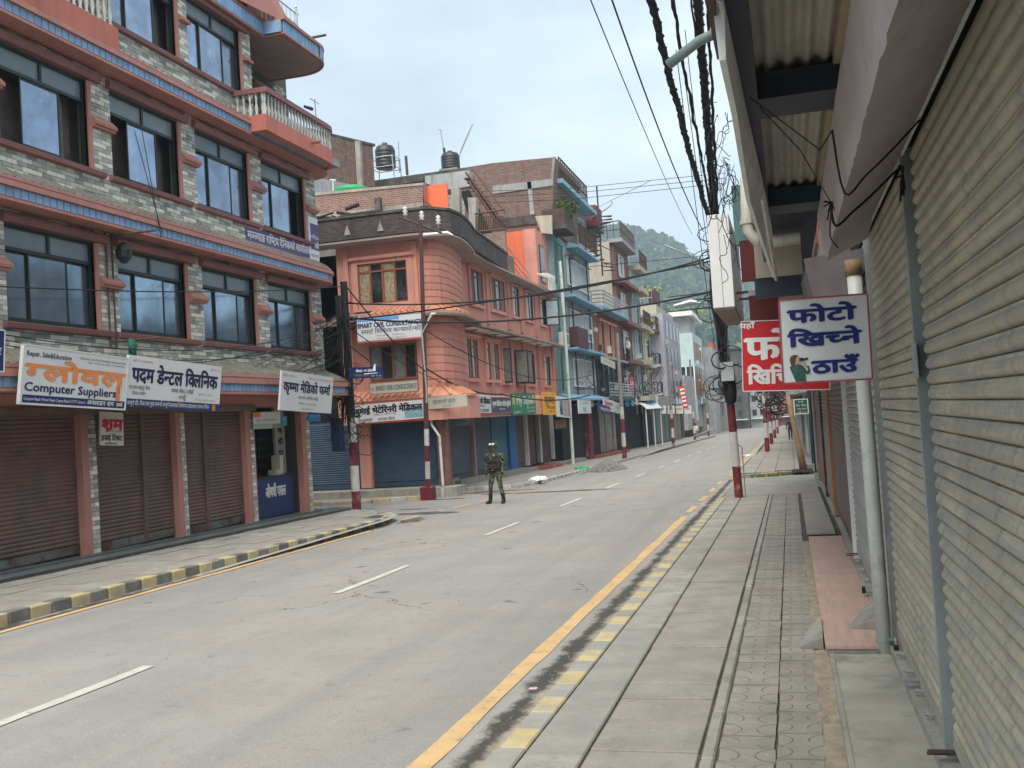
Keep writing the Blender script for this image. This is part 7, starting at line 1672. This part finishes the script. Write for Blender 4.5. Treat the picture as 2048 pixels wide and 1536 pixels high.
wp = PX(1430, 868, -9.9)
figure('person', 'distant person in pale clothes walking on the left pavement', (-10.6, 118, gz(118)+.1), math.pi, 1.7, {'knee': (.1, .05), 'foot': (.1, -.03)}, [skin_m, white_p, plaster_old, blackm], shirt_kit)
wp = (.05, 74); figure('person', 'distant person in dark clothes on the far right pavement', (-.05, 82, gz(82)+.14), math.pi, 1.7, {'knee': (.1, .05), 'foot': (.1, -.03)}, [skin_m, dark_cloth, dark_cloth, blackm], shirt_kit)

# ================================================================== RUBBISH, GRAVEL, PLANTS
def crumple(name, label, cat, c, s_, mat, n=3, seed=0):
    rnd = random.Random(seed); bm = bmesh.new()
    for k in range(n):
        r = bmesh.ops.create_icosphere(bm, subdivisions=2, radius=1, matrix=Matrix.Translation((rnd.uniform(-1, 1)*s_[0]*.5, rnd.uniform(-1, 1)*s_[1]*.5, s_[2]*.45)) @ Matrix.Diagonal((s_[0]*rnd.uniform(.4, .7), s_[1]*rnd.uniform(.4, .7), s_[2]*rnd.uniform(.4, .6), 1)))
        for v in r['verts']: v.co *= 1; v.co += Vector((rnd.uniform(-1, 1)*s_[0], rnd.uniform(-1, 1)*s_[1], rnd.uniform(-1, 1)*s_[2]))*.12; v.co.z = max(.003, v.co.z)
    me = bpy.data.meshes.new(name); bm.to_mesh(me); bm.free(); me.materials.append(mat); o = bpy.data.objects.new(name, me); C.objects.link(o); o.location = c
    return tag(o, label, cat)
def gp(px, py, dz=0): p = PG(px, py, dz); return (p.x, p.y, gz(p.y)+dz)
crumple('rubbish_bag', 'large crumpled white plastic bags on left kerb behind the soldier', 'plastic bag', gp(1080, 963, .1), (.36, .3, .2), plastic_w, 5, 1)
crumple('rubbish_bag', 'scrap of white and blue plastic lying before the side street kerb', 'plastic bag', gp(785, 1003), (.45, .15, .08), M('pale_blue_plastic', (.5, .6, .66), .5, .2, 12), 3, 2)
crumple('rubbish_bag', 'flattened pale plastic wrapper left of the blue scrap', 'plastic bag', gp(757, 1003), (.3, .12, .06), plastic_w, 3, 3)
crumple('rubbish_bag', 'white plastic sheet on the road edge by second right pole', 'plastic bag', gp(1507, 911), (.6, 1.6, .1), plastic_w, 4, 4)
crumple('rubbish_bag', 'green and white plastic bag at the left kerb near gravel', 'plastic bag', gp(1163, 943), (.5, .5, .22), green_cloth, 2, 5)
crumple('wrapper', 'small pink and white wrapper lying in the right gutter', 'wrapper', gp(1064, 1379), (.05, .03, .02), M('pink_wrapper', (.6, .4, .4), .5, .3, 30), 2, 6)
crumple('rubbish_bag', 'white scrap on the left pavement kerb near side street', 'plastic bag', gp(740, 993), (.25, .12, .05), plastic_w, 2, 7)
crumple('rock', 'pale rock at the left kerb beyond the gravel heap', 'rock', gp(1180, 940), (.3, .4, .18), plaster_old, 2, 8)
crumple('kerb_rubble', 'broken pavement corner stone sticking out on left', 'rock', gp(765, 1036), (.28, .22, .14), concrete, 2, 9)
# gravel heap
mb = MB(); c = PG(1200, 945); gx, gy = c.x, c.y+2
for k in range(1400):
    a = random.uniform(0, 2*math.pi); rr_ = random.random()**.6; x = gx+.85*rr_*math.cos(a); y = gy+1.9*rr_*math.sin(a); z = gz(y)+max(0, .5*(1-rr_)**.9)+random.uniform(-.02, .03); r = random.uniform(.03, .07)
    b = len(mb.v); mb.v += [Vector((x+r, y, z)), Vector((x-r*.6, y+r, z)), Vector((x-r*.6, y-r, z)), Vector((x, y, z+r*1.1))]; mb.f += [[b, b+1, b+3], [b+1, b+2, b+3], [b+2, b, b+3]]; mb.m += [0]*3
mb.lathe((gx, gy, gz(gy)-.02), [(.8, 0), (.5, .2), (.25, .4), (.02, .48)], 12)
tag(mb.build('gravel_heap', gravel_m, kind='stuff'), 'grey gravel heap spilling over the left kerb', 'gravel')
def leafclump(mb, c, r, n, ls, up=.3):
    for k in range(n):
        d = Vector((random.gauss(0, 1), random.gauss(0, 1), random.gauss(0, 1))).normalized()*r*random.random()**.4; p = Vector(c)+Vector((d.x, d.y, d.z*.8+up*r))
        a = Vector((random.gauss(0, 1), random.gauss(0, 1), random.gauss(0, .6))).normalized()*ls; b = a.cross(Vector((random.gauss(0, 1), random.gauss(0, 1), 1))).normalized()*ls*.45
        i = len(mb.v); mb.v += [p-a, p+b, p+a, p-b]; mb.f.append([i, i+1, i+2, i+3]); mb.m.append(0)
def potplant(label, c, r, n, ls, mat, pot=True):
    t = thing('potted_plant', label, 'plant', c); mb = MB(); leafclump(mb, Vector(c)+Vector((0, 0, .3+r*.3)), r, n, ls); mb.build('foliage', mat, t)
    if pot: MB().lathe(c, [(.11, 0), (.16, .28), (.13, .29)], 10).build('pot', M('clay_pot', (.3, .12, .07), .8), t)
    q_ = MB(); 
    for k in range(4): q_.tube([Vector(c)+Vector((0, 0, .2)), Vector(c)+Vector((random.uniform(-r, r)*.5, random.uniform(-r, r)*.5, .3+r*.8))], .012, 4)
    q_.build('stem', wood, t); return t
potplant('bushy plant trailing over the dark upper balcony of the teal building', (-11.15, 54.4, 12.7), .7, 220, .12, plant_g)
potplant('plant on the dark upper balcony nearer the street', (-11.1, 53.0, 12.9), .45, 120, .1, plant_g)
for k, (x, y, z) in enumerate(((-13.2, 103.9, 10.3), (-14.4, 103.9, 10.3), (-15.7, 103.9, 10.3), (-17, 103.8, 10.3), (-13.5, 104.9, 6.7), (-18.2, 75.6, 15.1), (-13.6, 75.8, 15.1), (-14.9, 75.7, 15.1), (-15.9, 34.0, 5.7))):
    potplant(('plant at street end of lilac terrace', 'second plant on the lilac terrace', 'third plant on the lilac terrace', 'innermost plant on the lilac terrace', 'plant on the lilac balcony', 'roof plant at far left of the cream building', 'roof plant next to the cream building railing corner', 'roof plant in middle of the cream roof', 'plant on the dim rear balcony')[k], (x, y, z), .8 if k < 8 else .4, 130, .16, plant_g)
for k in range(8): potplant(('first','second','third','fourth','fifth','sixth','seventh','last')[k]+' clump of vine from the left along the lilac roof terrace', (-18.5+k*.75, 105+k*.6, 13.0+(0 if k < 4 else .9)), .85, 150, .2, plant_g if k < 3 else plant_y, pot=False)['group'] = 'vines on the lilac roof'
for k in range(6): potplant(('first','second','third','fourth','fifth','last')[k]+' bush from the left on the mint building roof', (-16.5+k*.9, 150+k, 15.4), .8, 100, .2, plant_y if k % 2 else plant_g, pot=False)['group'] = 'greenery on the mint roof'
q = MB()
for k in range(420):
    x = random.uniform(-1.4, 1.0); y = 34.0+(x+1.9)*.52-.25+random.uniform(-.25, .12); h = random.uniform(.05, .17); z = gz(y)+.02; d = random.uniform(-.05, .05)
    q.v += [Vector((x-.012, y, z)), Vector((x+.012, y, z)), Vector((x+d, y+random.uniform(-.05, .05), z+h))]; b = len(q.v)-3; q.f.append([b, b+1, b+2]); q.m.append(0)
tag(q.build('grass', grass_m, kind='stuff'), 'weeds and grass along the foot of the far right kerb', 'grass')

# ================================================================== HILL AND WOOD
random.seed(5)
def hz(x, y):
    ridge = 175-.00055*(x+260)**2*.9 + 10*math.sin(x*.021)+6*math.sin(x*.05+1)
    ridge = 156 - (x+134)*.54 if x > -134 else 156-abs(x+134)*.02
    ridge += 7*math.sin(x*.03)+4*math.sin(x*.071+2)
    ridge = max(15, ridge); t_ = min(1, max(0, (y-330)/620)); prof = t_**1.15
    back = 1 if y < 950 else max(0, 1-(y-950)/900)
    return -6 + (ridge+6)*prof*back
hill_m = M('forest_floor', (.03, .055, .025), 1, .3, .02, .5, .2)
mb = MB(); nx, ny = 70, 40; rows = []
for j in range(ny+1):
    y = 320+j*40 if j < 18 else 320+720+(j-18)*45; row = []
    for i in range(nx+1): x = -1400+i*35; row.append(mb.pt(x, y, hz(x, y)))
    rows.append(row)
for j in range(ny):
    for i in range(nx): mb.f.append([rows[j][i], rows[j][i+1], rows[j+1][i+1], rows[j+1][i]]); mb.m.append(0)
mb.build('hill', hill_m, kind='structure', smooth=True)
wood_a = M('wood_canopy', (.055, .1, .035), .9, .3, .05, .6, .4); wood_b = M('wood_canopy_light', (.095, .15, .05), .9, .3, .05, .6, .4); wood_c = M('wood_canopy_dark', (.03, .065, .03), .9, .3, .05, .6, .4)
# tree archetypes made of leafy clumps, scattered thickly over the slope that shows
def crown(seed, conical):
    rnd = random.Random(seed); V, Fc = [], []
    for k in range(70):
        t_ = rnd.random(); 
        if conical: h = t_; rad_ = (1-t_)*.42+.05
        else: h = .25+t_*.75; rad_ = .52*math.sin(min(1, max(.05, (h-.15)/.9))*math.pi)**.6
        a = rnd.uniform(0, 6.283); r = rad_*rnd.random()**.4; c = Vector((r*math.cos(a), r*math.sin(a), h)); s_ = rnd.uniform(.06, .14)
        for m_ in range(2):
            n_ = Vector((rnd.gauss(0, 1), rnd.gauss(0, 1), rnd.gauss(.6, .7))).normalized(); u_ = n_.cross(Vector((0, .3, 1))).normalized(); w_ = n_.cross(u_)
            b = len(V); V += [c+u_*s_, c+(w_+u_*.2)*s_, c-u_*s_*.9, c-(w_-u_*.3)*s_*.8]; Fc.append((b, b+1, b+2, b+3))
    return V, Fc
arch = [crown(s_, s_ % 3 == 0) for s_ in range(6)]
wm = [[], []]; WV, WF, WM_ = [], [], []
for k in range(3600):
    y = random.uniform(380, 985) if k > 500 else random.uniform(925, 975); lim = y/900
    x = random.uniform(-215, -5)*lim*1.08; z = hz(x, y)
    if y > 975: continue
    hgt = random.uniform(11, 22)*(1.15 if k < 500 else 1); V, Fc = random.choice(arch); an = random.uniform(0, 6.28); ca, sa = math.cos(an), math.sin(an); wd = hgt*random.uniform(.7, 1.05); b = len(WV); mt = random.choice((0, 0, 1, 2, 2))
    for v in V: WV.append(Vector((x+(v.x*ca-v.y*sa)*wd, y+(v.x*sa+v.y*ca)*wd, z-1+v.z*hgt)))
    for f in Fc: WF.append([i+b for i in f]); WM_.append(mt)
me = bpy.data.meshes.new('wood'); me.from_pydata(WV, [], WF)
for m_ in (wood_a, wood_b, wood_c): me.materials.append(m_)
me.polygons.foreach_set('material_index', WM_); o = bpy.data.objects.new('wood', me); C.objects.link(o); o['kind'] = 'stuff'; tag(o, 'dense wooded hillside rising behind the end of street', 'wood')

# ================================================================== HAZE
hm = bpy.data.materials.new('haze'); hm.use_nodes = True; n = hm.node_tree; n.nodes.clear()
out_ = n.nodes.new('ShaderNodeOutputMaterial'); pv = n.nodes.new('ShaderNodeVolumePrincipled'); pv.inputs['Color'].default_value = (.72, .86, 1, 1); pv.inputs['Density'].default_value = .00048; pv.inputs['Anisotropy'].default_value = .2
n.links.new(pv.outputs[0], out_.inputs['Volume'])
hb = MB().box(-3200, 3200, -700, 4200, -75, 260).build('haze', hm, kind='stuff')
